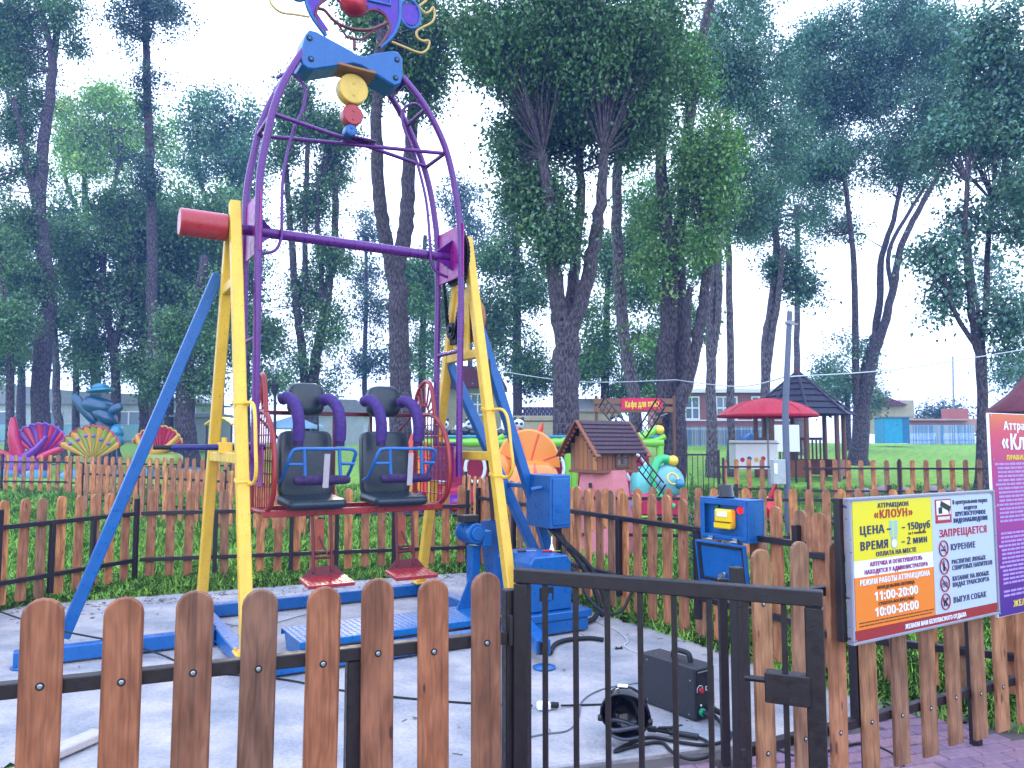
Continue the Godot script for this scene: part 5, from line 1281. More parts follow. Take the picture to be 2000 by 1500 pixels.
func drive(r: Node3D) -> void:
	var st := begin()
	# big sprocket on the axle, small one below, chain round both
	var gear := []
	for k in 144:
		var a := TAU * k / 144.0
		gear.append(Vector2(cos(a), sin(a)) * (0.245 if k % 4 < 2 else 0.232))
	var side := Basis(Vector3(0, 0, -1), Vector3.UP, Vector3.RIGHT)
	prism(st, gear, Transform3D(side, Vector3(0.915, 3.17, 0)), 0.014)
	cyl(st, Vector3(0.89, 3.18, 0), Vector3(0.965, 3.18, 0), 0.07, 16, 0.004)
	obj("large_sprocket", st, M.rubber, r)
	st = begin()
	cyl(st, Vector3(0.90, 2.535, -0.06), Vector3(0.95, 2.535, -0.06), 0.062, 14)
	cyl(st, Vector3(0.88, 2.535, -0.06), Vector3(1.05, 2.535, -0.06), 0.028, 12)
	box(st, Vector3(0.955, 2.50, -0.06), Vector3(0.05, 0.2, 0.12), 0.006)
	obj("small_sprocket", st, M.chain, r)
	st = begin()
	var path := []
	for k in 26:
		var a := lerpf(-0.35, PI + 0.25, k / 25.0)
		path.append(Vector3(0.922, 3.17 + sin(a) * 0.262, cos(a) * 0.262))
	for k in 14:
		path.append(Vector3(0.922, 3.105, -0.254).lerp(Vector3(0.922, 2.54, -0.13), (k + 1) / 14.0))
	for k in 6:
		var a := lerpf(PI, TAU, (k + 1) / 7.0)
		path.append(Vector3(0.922, 2.535 + sin(a) * 0.075, -0.06 + cos(a) * 0.075))
	for k in 14:
		path.append(Vector3(0.922, 2.54, 0.012).lerp(Vector3(0.922, 3.08, 0.246), (k + 0.5) / 14.0))
	path = smooth_path(path, 2, true)
	for k in path.size():
		var p: Vector3 = path[k]
		var q: Vector3 = path[(k + 1) % path.size()]
		if p.distance_to(q) < 0.004:
			continue
		var z := (q - p).normalized()
		var b := Basis(Vector3.RIGHT, z.cross(Vector3.RIGHT), z)
		var off := 0.012 if k % 2 else 0.008
		for s in [-1.0, 1.0]:
			box(st, (p + q) * 0.5 + Vector3(s * off, 0, 0), Vector3(0.004, 0.024, p.distance_to(q) * 0.98), 0.0, b)
		cyl(st, p - Vector3(0.013, 0, 0), p + Vector3(0.013, 0, 0), 0.010, 7)
	obj("drive_chain", st, M.chain, r)
	st = begin()
	box(st, Vector3(1.00, 2.58, -0.01), Vector3(0.02, 0.62, 0.30), 0.004)
	box(st, Vector3(1.035, 2.88, 0.0), Vector3(0.06, 0.05, 0.26), 0.004)
	obj("drive_mount", st, M.yellow, r)
	st = begin()
	cyl(st, Vector3(1.05, 2.62, 0.03), Vector3(1.12, 2.62, 0.03), 0.2, 20, 0.004)
	obj("belt_wheel", st, M.ply, r)
	for q in [[Vector3(1.13, 2.44, 0.10), Vector3(1.05, 0.86, 0.48)], [Vector3(1.13, 2.60, 0.20), Vector3(1.12, 0.80, 0.52)]]:
		st = begin()
		tube(st, [q[0], q[1]], 0.014, 8)
		obj("drive_belt", st, M.rubber, r)
	# tall slanting guard beside the front leg
	st = begin()
	var gp := []
	for q in [Vector2(0.252, 0.841), Vector2(0.494, 0.866), Vector2(0.698, 0.163), Vector2(0.427, 0.072), Vector2(0.301, 0.436), Vector2(0.197, 0.757)]:
		gp.append(q)
	prism(st, gp, Transform3D(Basis(Vector3(0, 0, 1), Vector3.UP, Vector3(-1, 0, 0)), Vector3(1.17, 0, 0)), 0.10, 0.005)
	obj("belt_guard", st, M.blue, r)
	# gear motor on its column
	st = begin()
	box(st, Vector3(0.91, 0.38, 0.40), Vector3(0.08, 0.55, 0.10), 0.006)
	box(st, Vector3(0.91, 0.11, 0.42), Vector3(0.30, 0.03, 0.34), 0.004)
	prism(st, [Vector2(0, 0), Vector2(0.16, 0), Vector2(0.03, 0.28)], Transform3D(Basis(Vector3(-1, 0, 0), Vector3.UP, Vector3(0, 0, -1)), Vector3(0.86, 0.12, 0.48)), 0.012)
	obj("motor_column", st, M.blue, r)
	st = begin()
	cyl(st, Vector3(0.87, 0.765, 0.30), Vector3(0.87, 0.765, 0.54), 0.085, 22, 0.008)
	cyl(st, Vector3(0.87, 0.765, 0.54), Vector3(0.87, 0.765, 0.565), 0.055, 22, 0.004)
	for k in 5:
		cyl(st, Vector3(0.87, 0.765, 0.34 + k * 0.03), Vector3(0.87, 0.765, 0.35 + k * 0.03), 0.093, 22)
	box(st, Vector3(0.965, 0.72, 0.5), Vector3(0.08, 0.13, 0.10), 0.006)
	var gm := obj("gear_motor", st, M.blue, r)
	st = begin()
	box(st, Vector3(0.83, 0.885, 0.46), Vector3(0.15, 0.06, 0.11), 0.006)
	obj("terminal_box", st, M.black, gm)
	# motor housing: a sheet-metal hood with a slot
	st = begin()
	var hood := [Vector2(1.05, 0.20), Vector2(1.44, 0.20), Vector2(1.44, 0.57), Vector2(1.40, 0.62), Vector2(1.09, 0.62), Vector2(1.05, 0.57)]
	prism(st, hood, Transform3D(Basis.IDENTITY, Vector3(0.0, 0, 0.55)), 0.52, 0.01)
	var hs := obj("motor_housing", st, M.blue, r)
	st = begin()
	box(st, Vector3(1.20, 0.335, 1.066), Vector3(0.13, 0.10, 0.014), 0.0)
	obj("slot", st, M.rubber, hs)
	st = begin()
	box(st, Vector3(1.19, 0.30, 1.074), Vector3(0.05, 0.03, 0.02), 0.003)
	box(st, Vector3(1.23, 0.31, 1.074), Vector3(0.03, 0.05, 0.02), 0.003)
	obj("bracket", st, M.blue, hs)
	st = begin()
	box(st, Vector3(1.28, 0.165, 0.78), Vector3(0.62, 0.06, 0.72), 0.006)
	box(st, Vector3(1.28, 0.085, 0.82), Vector3(0.56, 0.096, 0.62), 0.006)
	obj("motor_base", st, M.blue, r)
	# electrical cabinet hung on the braces
	st = begin()
	box(st, Vector3(1.66, 1.00, 0.40), Vector3(0.21, 0.46, 0.40), 0.006)
	var cab := obj("electrical_cabinet", st, M.blue, r)
	st = begin()
	box(st, Vector3(1.66, 1.00, 0.606), Vector3(0.17, 0.40, 0.012), 0.004)
	box(st, Vector3(1.645, 0.93, 0.6145), Vector3(0.08, 0.035, 0.006), 0.001)
	obj("cabinet_door", st, M.blue, cab)
	st = begin()
	cyl(st, Vector3(1.56, 1.12, 0.46), Vector3(1.47, 1.10, 0.42), 0.02, 12)
	cyl(st, Vector3(1.56, 1.12, 0.46), Vector3(1.55, 1.12, 0.46), 0.03, 12)
	obj("cable_gland", st, M.blue, cab)
	# cables from the cabinet to the motor base
	var runs := [[Vector3(1.62, 0.78, 0.45), Vector3(1.66, 0.70, 0.55), Vector3(1.80, 0.45, 0.72), Vector3(1.86, 0.2, 0.85), Vector3(1.80, 0.06, 0.90), Vector3(1.6, 0.05, 0.98)], [Vector3(1.66, 0.78, 0.42), Vector3(1.72, 0.68, 0.5), Vector3(1.93, 0.42, 0.66), Vector3(1.98, 0.15, 0.8), Vector3(1.9, 0.05, 0.85)], [Vector3(1.66, 0.78, 0.5), Vector3(1.70, 0.66, 0.62), Vector3(1.62, 0.5, 0.7), Vector3(1.70, 0.42, 0.72), Vector3(1.78, 0.5, 0.7), Vector3(1.70, 0.62, 0.66)]]
	for i in 3:
		st = begin()
		tube(st, smooth_path(runs[i], 6), 0.022 if i < 2 else 0.006, 8)
		obj("cable", st, M.rubber, r)

func gondola(r: Node3D) -> void:
	var st := begin()
	# red frame: front and back beams, back rail, uprights
	st = begin()
	beam(st, Vector3(-0.76, 0.965, 0.13), Vector3(0.74, 0.965, 0.13), 0.055, 0.05, Vector3.UP, 0.005)
	beam(st, Vector3(-0.76, 0.965, -0.43), Vector3(0.74, 0.965, -0.43), 0.04, 0.04, Vector3.UP, 0.005)
	obj("seat_beam", st, M.red, r)
	st = begin()
	beam(st, Vector3(-0.74, 1.765, -0.455), Vector3(0.75, 1.765, -0.455), 0.03, 0.035, Vector3.UP, 0.004)
	for x in [-0.36, -0.03, 0.31]:
		beam(st, Vector3(x, 1.745, -0.455), Vector3(x, 0.985, -0.44), 0.026, 0.026)
	for q in [[-0.70, -0.42], [0.70, 0.42]]:
		beam(st, Vector3(q[0], 1.745, -0.455), Vector3(q[1], 1.45, -0.45), 0.02, 0.02)
	obj("back_frame", st, M.dark_red, r)
	for s in [-1.0, 1.0]:
		var u: float = 0.745 * s + (0.03 if s < 0 else 0.0)
		var rear := []
		for q in [[-0.455, 0.97], [-0.455, 1.5], [-0.455, 1.76], [-0.43, 1.93], [-0.31, 2.04], [-0.20, 2.065], [-0.11, 2.015], [-0.055, 1.86], [-0.03, 1.74]]:
			rear.append(Vector3(u, q[1], q[0]))
		var front := []
		for q in [[-0.455, 1.76], [-0.19, 1.765], [-0.03, 1.74], [0.13, 1.64], [0.24, 1.49], [0.28, 1.27], [0.24, 1.10], [0.11, 1.0], [-0.12, 0.965], [-0.45, 0.965]]:
			front.append(Vector3(u, q[1], q[0]))
		st = begin()
		tube(st, smooth_path(rear, 4), 0.019, 8)
		tube(st, smooth_path(front, 4), 0.021, 8)
		var cage := obj("side_cage", st, M.red, r)
		st = begin()
		var hub := []
		for k in 9:
			var a := PI * k / 8.0
			hub.append(Vector3(u, 1.765 + 0.085 * sin(a), -0.24 + 0.085 * cos(a)))
		tube(st, hub, 0.010, 6)
		for k in 7:
			var a := PI * (k + 0.5) / 7.0
			tube(st, [Vector3(u, 1.765 + 0.085 * sin(a), -0.24 + 0.085 * cos(a)), Vector3(u, 1.765 + 0.29 * sin(a), -0.24 + 0.205 * cos(a))], 0.009, 6)
		obj("spokes", st, M.red, cage)
		st = begin()
		for k in 9:      # wire grid
			var w := -0.40 + k * 0.075
			var top := 1.76 if w < -0.03 else 1.74 - pow((w + 0.03) / 0.30, 2.0) * 0.34
			var low := 0.97 if w < 0.05 else 0.99 + pow((w - 0.05) / 0.22, 2.0) * 0.16
			tube(st, [Vector3(u, low, w), Vector3(u, top, w)], 0.0058, 5)
		for k in 7:
			var y := 1.07 + k * 0.10
			var far := 0.27 - pow((y - 1.29) / 0.45, 2.0) * 0.27
			tube(st, [Vector3(u + 0.004, y, -0.45), Vector3(u + 0.004, y, far)], 0.0058, 5)
		obj("wire_grid", st, M.red, cage)
	# locking bar through the left legs
	st = begin()
	cyl(st, Vector3(-1.40, 1.475, -0.02), Vector3(-0.72, 1.475, -0.02), 0.024, 14, 0.002)
	var bar := obj("locking_bar", st, worn("1c1f66", 0.4), r)
	st = begin()
	cyl(st, Vector3(-1.52, 1.475, -0.02), Vector3(-1.34, 1.475, -0.02), 0.017, 12, 0.003)
	obj("grip", st, M.rubber, bar)
	st = begin()
	box(st, Vector3(-1.02, 1.47, -0.02), Vector3(0.10, 0.085, 0.075), 0.004)
	cyl(st, Vector3(-1.02, 1.50, -0.05), Vector3(-1.02, 1.55, -0.05), 0.02, 10)
	obj("bar_clamp", st, M.yellow, bar)
	st = begin()   # pivot lump on the left cage
	ball(st, Vector3(-0.79, 1.34, -0.02), Vector3(0.05, 0.09, 0.08), 7, 10)
	cyl(st, Vector3(-0.84, 1.45, -0.02), Vector3(-0.76, 1.45, -0.02), 0.05, 14, 0.004)
	obj("pivot", st, M.dark_red, r)
	# two seats, one built and one copied
	var seat := Node3D.new()
	seat.name = "seat"
	r.add_child(seat)
	seat.position = Vector3(-0.35, 0, 0)
	build_seat(seat)
	var other := seat.duplicate()
	r.add_child(other, true)
	other.position = Vector3(0.345, 0.0, 0)

func build_seat(t: Node3D) -> void:
	var st := begin()
	pad(st, Vector3(0.02, 1.875, -0.30), Vector3(0.31, 0.28, 0.14), Basis(Vector3.RIGHT, -0.08), 0.55)
	obj("headrest", st, M.seat, t)
	st = begin()
	pad(st, Vector3(-0.01, 1.33, -0.17), Vector3(0.44, 0.56, 0.11), Basis(Vector3.RIGHT, -0.10), 0.26, 10, 28)
	obj("backrest", st, M.seat, t)
	st = begin()
	pad(st, Vector3(-0.015, 1.045, 0.05), Vector3(0.46, 0.075, 0.47), Basis(Vector3.RIGHT, 0.06), 0.24, 8, 32)
	obj("cushion", st, M.seat, t)
	for s in [-1.0, 1.0]:
		st = begin()
		var c := smooth_path([Vector3(0.01 + s * 0.17 - 0.045, 1.86, -0.19), Vector3(0.01 + s * 0.17 - 0.02, 1.875, -0.10), Vector3(0.01 + s * 0.17 + 0.02, 1.80, 0.0), Vector3(0.01 + s * 0.17 + 0.035, 1.66, 0.04), Vector3(0.01 + s * 0.17 + 0.035, 1.515, 0.03)], 5)
		var rad := []
		for k in c.size():
			rad.append(0.048 - (0.016 if k == 0 or k == c.size() - 1 else 0.0))
		tube(st, c, rad, 12)
		obj("shoulder_pad", st, M.cloth, t)
		st = begin()
		tube(st, [c[c.size() - 1] + Vector3(0, 0.01, 0), c[c.size() - 1] + Vector3(0, -0.035, 0.0)], 0.04, 12)
		obj("pad_end", st, M.cloth_dark, t)
	st = begin()
	tube(st, smooth_path([Vector3(-0.27, 1.20, 0.02), Vector3(-0.275, 1.24, 0.16), Vector3(-0.265, 1.36, 0.27), Vector3(-0.24, 1.44, 0.295), Vector3(-0.19, 1.462, 0.30), Vector3(0.0, 1.462, 0.30), Vector3(0.19, 1.462, 0.30), Vector3(0.245, 1.45, 0.295), Vector3(0.262, 1.41, 0.28), Vector3(0.245, 1.25, 0.16), Vector3(0.24, 1.2, 0.02)], 4), 0.0135, 8)
	for x in [-0.15, 0.125]:
		tube(st, [Vector3(x, 1.46, 0.30), Vector3(x + 0.012, 1.24, 0.30)], 0.0135, 8)
	for q in [[-0.27, -0.145], [0.135, 0.25]]:
		tube(st, [Vector3(q[0], 1.345, 0.26), Vector3(q[1], 1.345, 0.298)], 0.012, 8)
	obj("lap_bar", st, worn("1a62a8", 0.4), t)
	st = begin()
	var lp := []
	var lr := []
	for k in 13:
		var x := -0.225 + 0.435 * k / 12.0
		lp.append(Vector3(x, 1.222, 0.30))
		lr.append(0.036 if k > 0 and k < 12 else 0.026)
	tube(st, lp, lr, 12, false, 0.03)
	obj("lap_roll", st, M.cloth_dark, t)
	st = begin()
	box(st, Vector3(0.012, 1.295, 0.342), Vector3(0.045, 0.26, 0.004), 0.0, Basis(Vector3.RIGHT, -0.02) * Basis(Vector3.BACK, -0.05))
	box(st, Vector3(0.006, 1.185, 0.343), Vector3(0.047, 0.03, 0.007), 0.001)
	obj("belt", st, M.strap, t)
	# foot rest hung from the beam
	st = begin()
	for x in [-0.03, 0.115]:
		beam(st, Vector3(x, 0.94, 0.14), Vector3(x, 0.50, 0.20), 0.022, 0.022, Vector3.BACK)
	beam(st, Vector3(-0.02, 0.615, 0.18), Vector3(0.105, 0.615, 0.18), 0.02, 0.02)
	beam(st, Vector3(-0.02, 0.655, 0.18), Vector3(0.105, 0.655, 0.18), 0.014, 0.014)
	tube(st, [Vector3(0.02, 0.78, 0.16), Vector3(0.075, 0.64, 0.20)], 0.009, 6)
	obj("footrest_hanger", st, M.dark_red, t)
	st = begin()
	box(st, Vector3(0.03, 0.79, 0.13), Vector3(0.075, 0.24, 0.004), 0.0)
	obj("footrest_board", st, worn("a8563a", 0.7, 5.0), t)
	st = begin()
	prism(st, [Vector2(-0.16, 0.0), Vector2(0.19, 0.0), Vector2(0.12, 0.085), Vector2(-0.07, 0.085)], Transform3D(Basis(Vector3.RIGHT, -0.15), Vector3(0.03, 0.465, 0.19)), 0.012, 0.002)
	obj("kick_plate", st, M.dark_red, t)
	st = begin()
	box(st, Vector3(0.04, 0.452, 0.32), Vector3(0.36, 0.028, 0.25), 0.004, Basis(Vector3.RIGHT, 0.10))
	for i in 9:
		for j in 6:
			box(st, Vector3(-0.12 + i * 0.04, 0.468 - (j - 2.5) * 0.0038, 0.22 + j * 0.038), Vector3(0.018, 0.003, 0.005), 0.0, Basis(Vector3.UP, PI / 4 if (i + j) % 2 else -PI / 4))
	obj("footplate", st, M.red_light, t)

# ---------------------------------------------------------------- buildings and far things
func wall_block(t: Node3D, c: Vector3, size: Vector3, m: Material, called := "wall") -> void:
	var st := begin()
	box(st, c, size, 0.02)
	obj(called, st, m, t)

func window(t: Node3D, c: Vector3, w: float, h: float, cols: int, rows: int, m: Material) -> void:
	var st := begin()
	box(st, c + Vector3(0, 0, 0.02), Vector3(w, h, 0.03))
	var glass := obj("window", st, M.glass, t)
	st = begin()
	for i in cols + 1:
		box(st, c + Vector3(-w / 2 + w * i / cols, 0, 0.05), Vector3(0.08, h + 0.08, 0.05))
	for j in rows + 1:
		box(st, c + Vector3(0, -h / 2 + h * j / rows, 0.052), Vector3(w + 0.08, 0.08, 0.05))
	obj("frame", st, m, glass)

func buildings() -> void:
	M.glass = mat("5f7484", 0.1)
	M.plaster = worn("b9bec6", 0.9, 0.5)
	M.cream = worn("b0a48a", 0.9, 0.5)
	M.brick = worn("9c6a66", 0.9, 0.8)
	M.roof_grey = worn("8d9098", 0.8, 0.7)
	M.roof_tile = worn("2e2a3a", 0.6, 1.0)
	M.roof_red = worn("6a2a34", 0.7, 1.0)
	M.turquoise = worn("4fa0a0", 0.5, 1.0)
	var st := begin()
	# long white building at the left with a painted lower band
	var t := thing("park_building", "long whitish building with a low pitched roof behind the shell carousel", "building", Vector3(-25.927, 1.476, -47))
	wall_block(t, Vector3(-1.157, 1.235, -2), Vector3(15.5, 3.2, 4.0), M.plaster)
	wall_block(t, Vector3(0.024, 0.716, 0.1), Vector3(15.5, 1.0, 0.1), worn("86b0b8", 0.9, 0.6), "painted_band")
	st = begin()
	prism(st, [Vector2(-7.833, 2.444), Vector2(7.833, 2.444), Vector2(4.073, 3.008), Vector2(-0.627, 3.227), Vector2(-4.7, 3.635), Vector2(-7.207, 3.384)], Transform3D(Basis.IDENTITY, Vector3(0, 0, -4.1)), 4.4)
	obj("roof", st, M.roof_grey, t)
	for x in [20.0, 95.0, 250.0, 330.0]:
		window(t, Vector3((x - 170.0) * 0.0313, 1.5, 0.0), 1.5, 1.0, 2, 1, M.white)
	t = thing("shed", "low grey shed behind the thick tree left of the yellow legs", "building", Vector3(-16.542, 1.481, -38))
	wall_block(t, Vector3(0.317, 0.776, -1), Vector3(3.4, 1.5, 2.0), worn("8f9a9c", 0.9, 0.5))
	st = begin()
	box(st, Vector3(0.297, 1.399, -1), Vector3(3.7, 0.1, 2.4))
	obj("roof", st, M.roof_grey, t)
	t = thing("park_building", "pale building with a grey roof seen between the two seats", "building", Vector3(-11.485, 1.476, -48))
	wall_block(t, Vector3(-0.163, 0.928, -2), Vector3(4.6, 2.0, 3.0), M.plaster)
	st = begin()
	prism(st, [Vector2(-2.24, 1.92), Vector2(2.816, 1.92), Vector2(1.6, 2.816), Vector2(-0.96, 2.88)], Transform3D(Basis.IDENTITY, Vector3(0, 0, -3.5)), 3.2)
	obj("roof", st, M.roof_grey, t)
	t = thing("house", "cream house with a dark red roof behind the right yellow leg", "house", Vector3(-1.994, 1.48, -40))
	wall_block(t, Vector3(-0.106, 1.618, -2), Vector3(3.0, 4.2, 3.0), M.cream)
	window(t, Vector3(0.183, 2.101, -0.5), 0.7, 1.1, 2, 2, M.white)
	st = begin()
	prism(st, [Vector2(-1.733, 2.96), Vector2(1.733, 2.96), Vector2(1.2, 4), Vector2(-1.2, 4.16)], Transform3D(Basis.IDENTITY, Vector3(0, 0, -3.6)), 3.5)
	obj("roof", st, M.roof_red, t)
	t = thing("hut", "low hut with a dark shingled roof left of the maple trunk", "hut", Vector3(1.097, 1.485, -30))
	wall_block(t, Vector3(0.038, 0.472, -1), Vector3(2.2, 1.3, 1.8), M.cream)
	for r in 5:
		for c in 9:
			st = begin()
			box(st, Vector3(-0.656, 1.437, 0) + Vector3(0.16 * c + (0.08 if r % 2 else 0.0), -0.12 * r, -0.75 + 0.15 * r), Vector3(0.155, 0.02, 0.19), 0.003, Basis(Vector3.RIGHT, 0.6))
			obj("shingle", st, M.roof_tile, t)
	t = thing("shed", "shed with a pale grey roof right of the maple trunk", "building", Vector3(3.277, 1.483, -34))
	wall_block(t, Vector3(0.219, 0.766, -1), Vector3(2.6, 1.6, 2.0), M.cream)
	st = begin()
	box(st, Vector3(0.14, 1.749, -0.6), Vector3(2.9, 0.05, 1.5), 0.0, Basis(Vector3.RIGHT, 0.45))
	box(st, Vector3(-0.986, 2.237, -1), Vector3(0.3, 0.6, 0.3))
	obj("roof", st, M.roof_grey, t)
	t = thing("brick_hall", "long pinkish brick hall with tall windows left of the pavilion", "building", Vector3(11.963, 1.477, -45))
	wall_block(t, Vector3(1.148, 1.465, -3), Vector3(8.4, 3.2, 5.0), M.brick)
	st = begin()
	box(st, Vector3(1.184, 3.163, -3), Vector3(8.8, 0.22, 5.6))
	obj("roof", st, M.white, t)
	for x in [1350.0, 1425.0, 1495.0]:
		window(t, Vector3((x - 1400.0) * 0.03, 2.15, -0.48), 1.2, 1.3, 3, 2, M.white)
	st = begin()
	box(st, Vector3(0.4, 0.902, -0.3), Vector3(8.5, 0.06, 0.5))
	box(st, Vector3(0.438, 1.417, -0.4), Vector3(8.5, 0.06, 0.2))
	obj("ledge", st, M.white, t)
	slat_fence("bluish slatted fence in front of the brick hall", Vector3(10.625, 1.371, -41), 70, 0.085, 1.05)
	t = thing("boat_cover", "bright blue tarpaulin heap left of the pavilion posts", "tarpaulin", Vector3(13.287, 1.294, -40))
	st = begin()
	prism(st, [Vector2(-1.6, -0.08), Vector2(-0.533, -0.08), Vector2(-0.587, 0.533), Vector2(-0.933, 0.773), Vector2(-1.28, 0.507)], Transform3D(Basis.IDENTITY, Vector3(0, 0, -0.6)), 0.9, 0.06)
	obj("sheet", st, M.blue, t)
	t = thing("kiosk", "bright turquoise kiosk at the far edge of the lawn", "kiosk", Vector3(21.701, 1.536, -44))
	wall_block(t, Vector3(-0.177, 0.73, 0), Vector3(1.05, 1.45, 1.2), worn("22a0d0", 0.6, 0.8))
	wall_block(t, Vector3(0.53, 0.729, 0.05), Vector3(0.42, 1.45, 1.1), worn("1673a8", 0.6, 0.8), "side_wall")
	st = begin()
	box(st, Vector3(0.087, 1.491, 0), Vector3(1.7, 0.07, 1.4))
	obj("roof", st, M.roof_grey, t)
	slat_fence("pale blue and white fence right of the turquoise kiosk", Vector3(25.681, 1.477, -46), 62, 0.065, 1.15)
	t = thing("sports_stand", "pinkish stand with shelves behind the pale blue fence", "stand", Vector3(27.193, 1.475, -49))
	wall_block(t, Vector3(0.607, 1.194, -1), Vector3(4.6, 0.9, 1.0), worn("b48a80", 0.9, 0.7))
	wall_block(t, Vector3(1.751, 1.867, -1.2), Vector3(1.3, 0.9, 0.9), worn("b06a60", 0.9, 0.7), "upper_box")
	for k in 3:
		wall_block(t, Vector3(-0.126, 0.845, 0) + Vector3(0, 0.35 * k, -0.3), Vector3(4.5, 0.07, 0.4), worn("a08a70", 0.9, 0.7), "shelf")
	t = thing("house", "small house with a red roof behind the kiosk", "house", Vector3(27.598, 1.472, -55))
	wall_block(t, Vector3(0.019, 1.971, -1), Vector3(2.4, 2.4, 2.0), M.cream)
	st = begin()
	prism(st, [Vector2(-2.383, 2.677), Vector2(0.623, 2.787), Vector2(-0.917, 3.41)], Transform3D(Basis.IDENTITY, Vector3(0, 0, -2.2)), 2.6)
	obj("roof", st, M.roof_red, t)
	t = thing("flag_mast", "tall thin bare mast beyond the lawn", "mast", Vector3(28.678, 1.475, -50))
	st = begin()
	tube(st, [Vector3(0, -0.2, 0), Vector3(0.191, 5.749, 0)], 0.05, 8)
	obj("mast", st, M.roof_grey, t)

func slat_fence(label: String, at: Vector3, n: int, step: float, high: float) -> void:
	var t := thing("slat_fence", label, "fence", at)
	var mesh_st := begin()
	box(mesh_st, Vector3(0, high / 2, 0), Vector3(step * 0.62, high, 0.03))
	var mesh := mesh_st.commit()
	var ms := [worn("7fa3c8", 0.7), worn("a9b8c8", 0.7), worn("5f93c4", 0.7)]
	for i in n:
		var o := node_of("slat", mesh, ms[rng.randi() % 3], t)
		o.position.x = (i - n * 0.5) * step
	for y in [0.25, high - 0.2]:
		var st := begin()
		box(st, Vector3(0, y, -0.04), Vector3(n * step, 0.06, 0.04))
		obj("rail", st, M.roof_grey, t)

# ---------------------------------------------------------------- other rides
func shell(t: Node3D, c: Vector3, rad: float, called: String, body: Material, stripe: Material, rim: Material, tilt: float) -> Node3D:
	# fan-shaped scallop: ribs from one foot, scalloped edge
	var b := Basis(Vector3.RIGHT, -0.25) * Basis(Vector3.BACK, tilt)
	var ribs := 11
	var holder: MeshInstance3D
	for k in ribs:
		var a0 := lerpf(-1.2, 1.2, float(k) / ribs)
		var a1 := lerpf(-1.2, 1.2, float(k + 1) / ribs)
		var st := begin()
		var seg := 6
		for i in seg:
			var r0 := rad * (0.10 + 0.9 * i / seg)
			var r1 := rad * (0.10 + 0.9 * (i + 1) / seg)
			for j in 4:
				var q := []
				for e in [[0, 0], [1, 0], [1, 1], [0, 1]]:
					var aa := lerpf(a0, a1, (j + e[0]) / 4.0)
					var rr: float = r0 if e[1] == 0 else r1
					var bulge := sin(PI * (j + e[0]) / 4.0)
					rr *= 1.0 + 0.05 * bulge * rr / rad
					q.append(c + b * Vector3(sin(aa) * rr, cos(aa) * rr, 0.05 * rad * bulge + 0.25 * rad * pow(rr / rad, 2.0) - 0.2 * rad))
				for tr in [[0, 1, 2], [0, 2, 3]]:
					var n: Vector3 = (q[tr[1]] - q[tr[0]]).cross(q[tr[2]] - q[tr[0]]).normalized()
					for v in [tr[0], tr[2], tr[1]]:
						vert(st, q[v], n)
		var o := obj(called if k == 0 else "shell_rib", st, body if k % 2 == 0 else stripe, t if k == 0 else holder)
		if k == 0:
			holder = o
	var st := begin()
	var edge := []
	for k in ribs * 4 + 1:
		var f := k / 4.0
		var aa := lerpf(-1.2, 1.2, f / ribs)
		var bulge := absf(sin(PI * f))
		var rr := rad * (1.0 + 0.05 * bulge)
		edge.append(c + b * Vector3(sin(aa) * rr, cos(aa) * rr, 0.05 * rad * bulge + 0.05 * rad))
	tube(st, edge, 0.032, 6)
	obj("shell_rim", st, rim, holder)
	return holder

func arm_tube(t: Node, called: String, pts: Array, r0: float, r1: float, m: Material, rings := false) -> MeshInstance3D:
	var st := begin()
	var p := smooth_path(pts, 5)
	var rad := []
	for k in p.size():
		var r := lerpf(r0, r1, float(k) / (p.size() - 1))
		rad.append(r * (1.12 if rings and k % 2 else 1.0))
	tube(st, p, rad, 10)
	return obj(called, st, m, t)

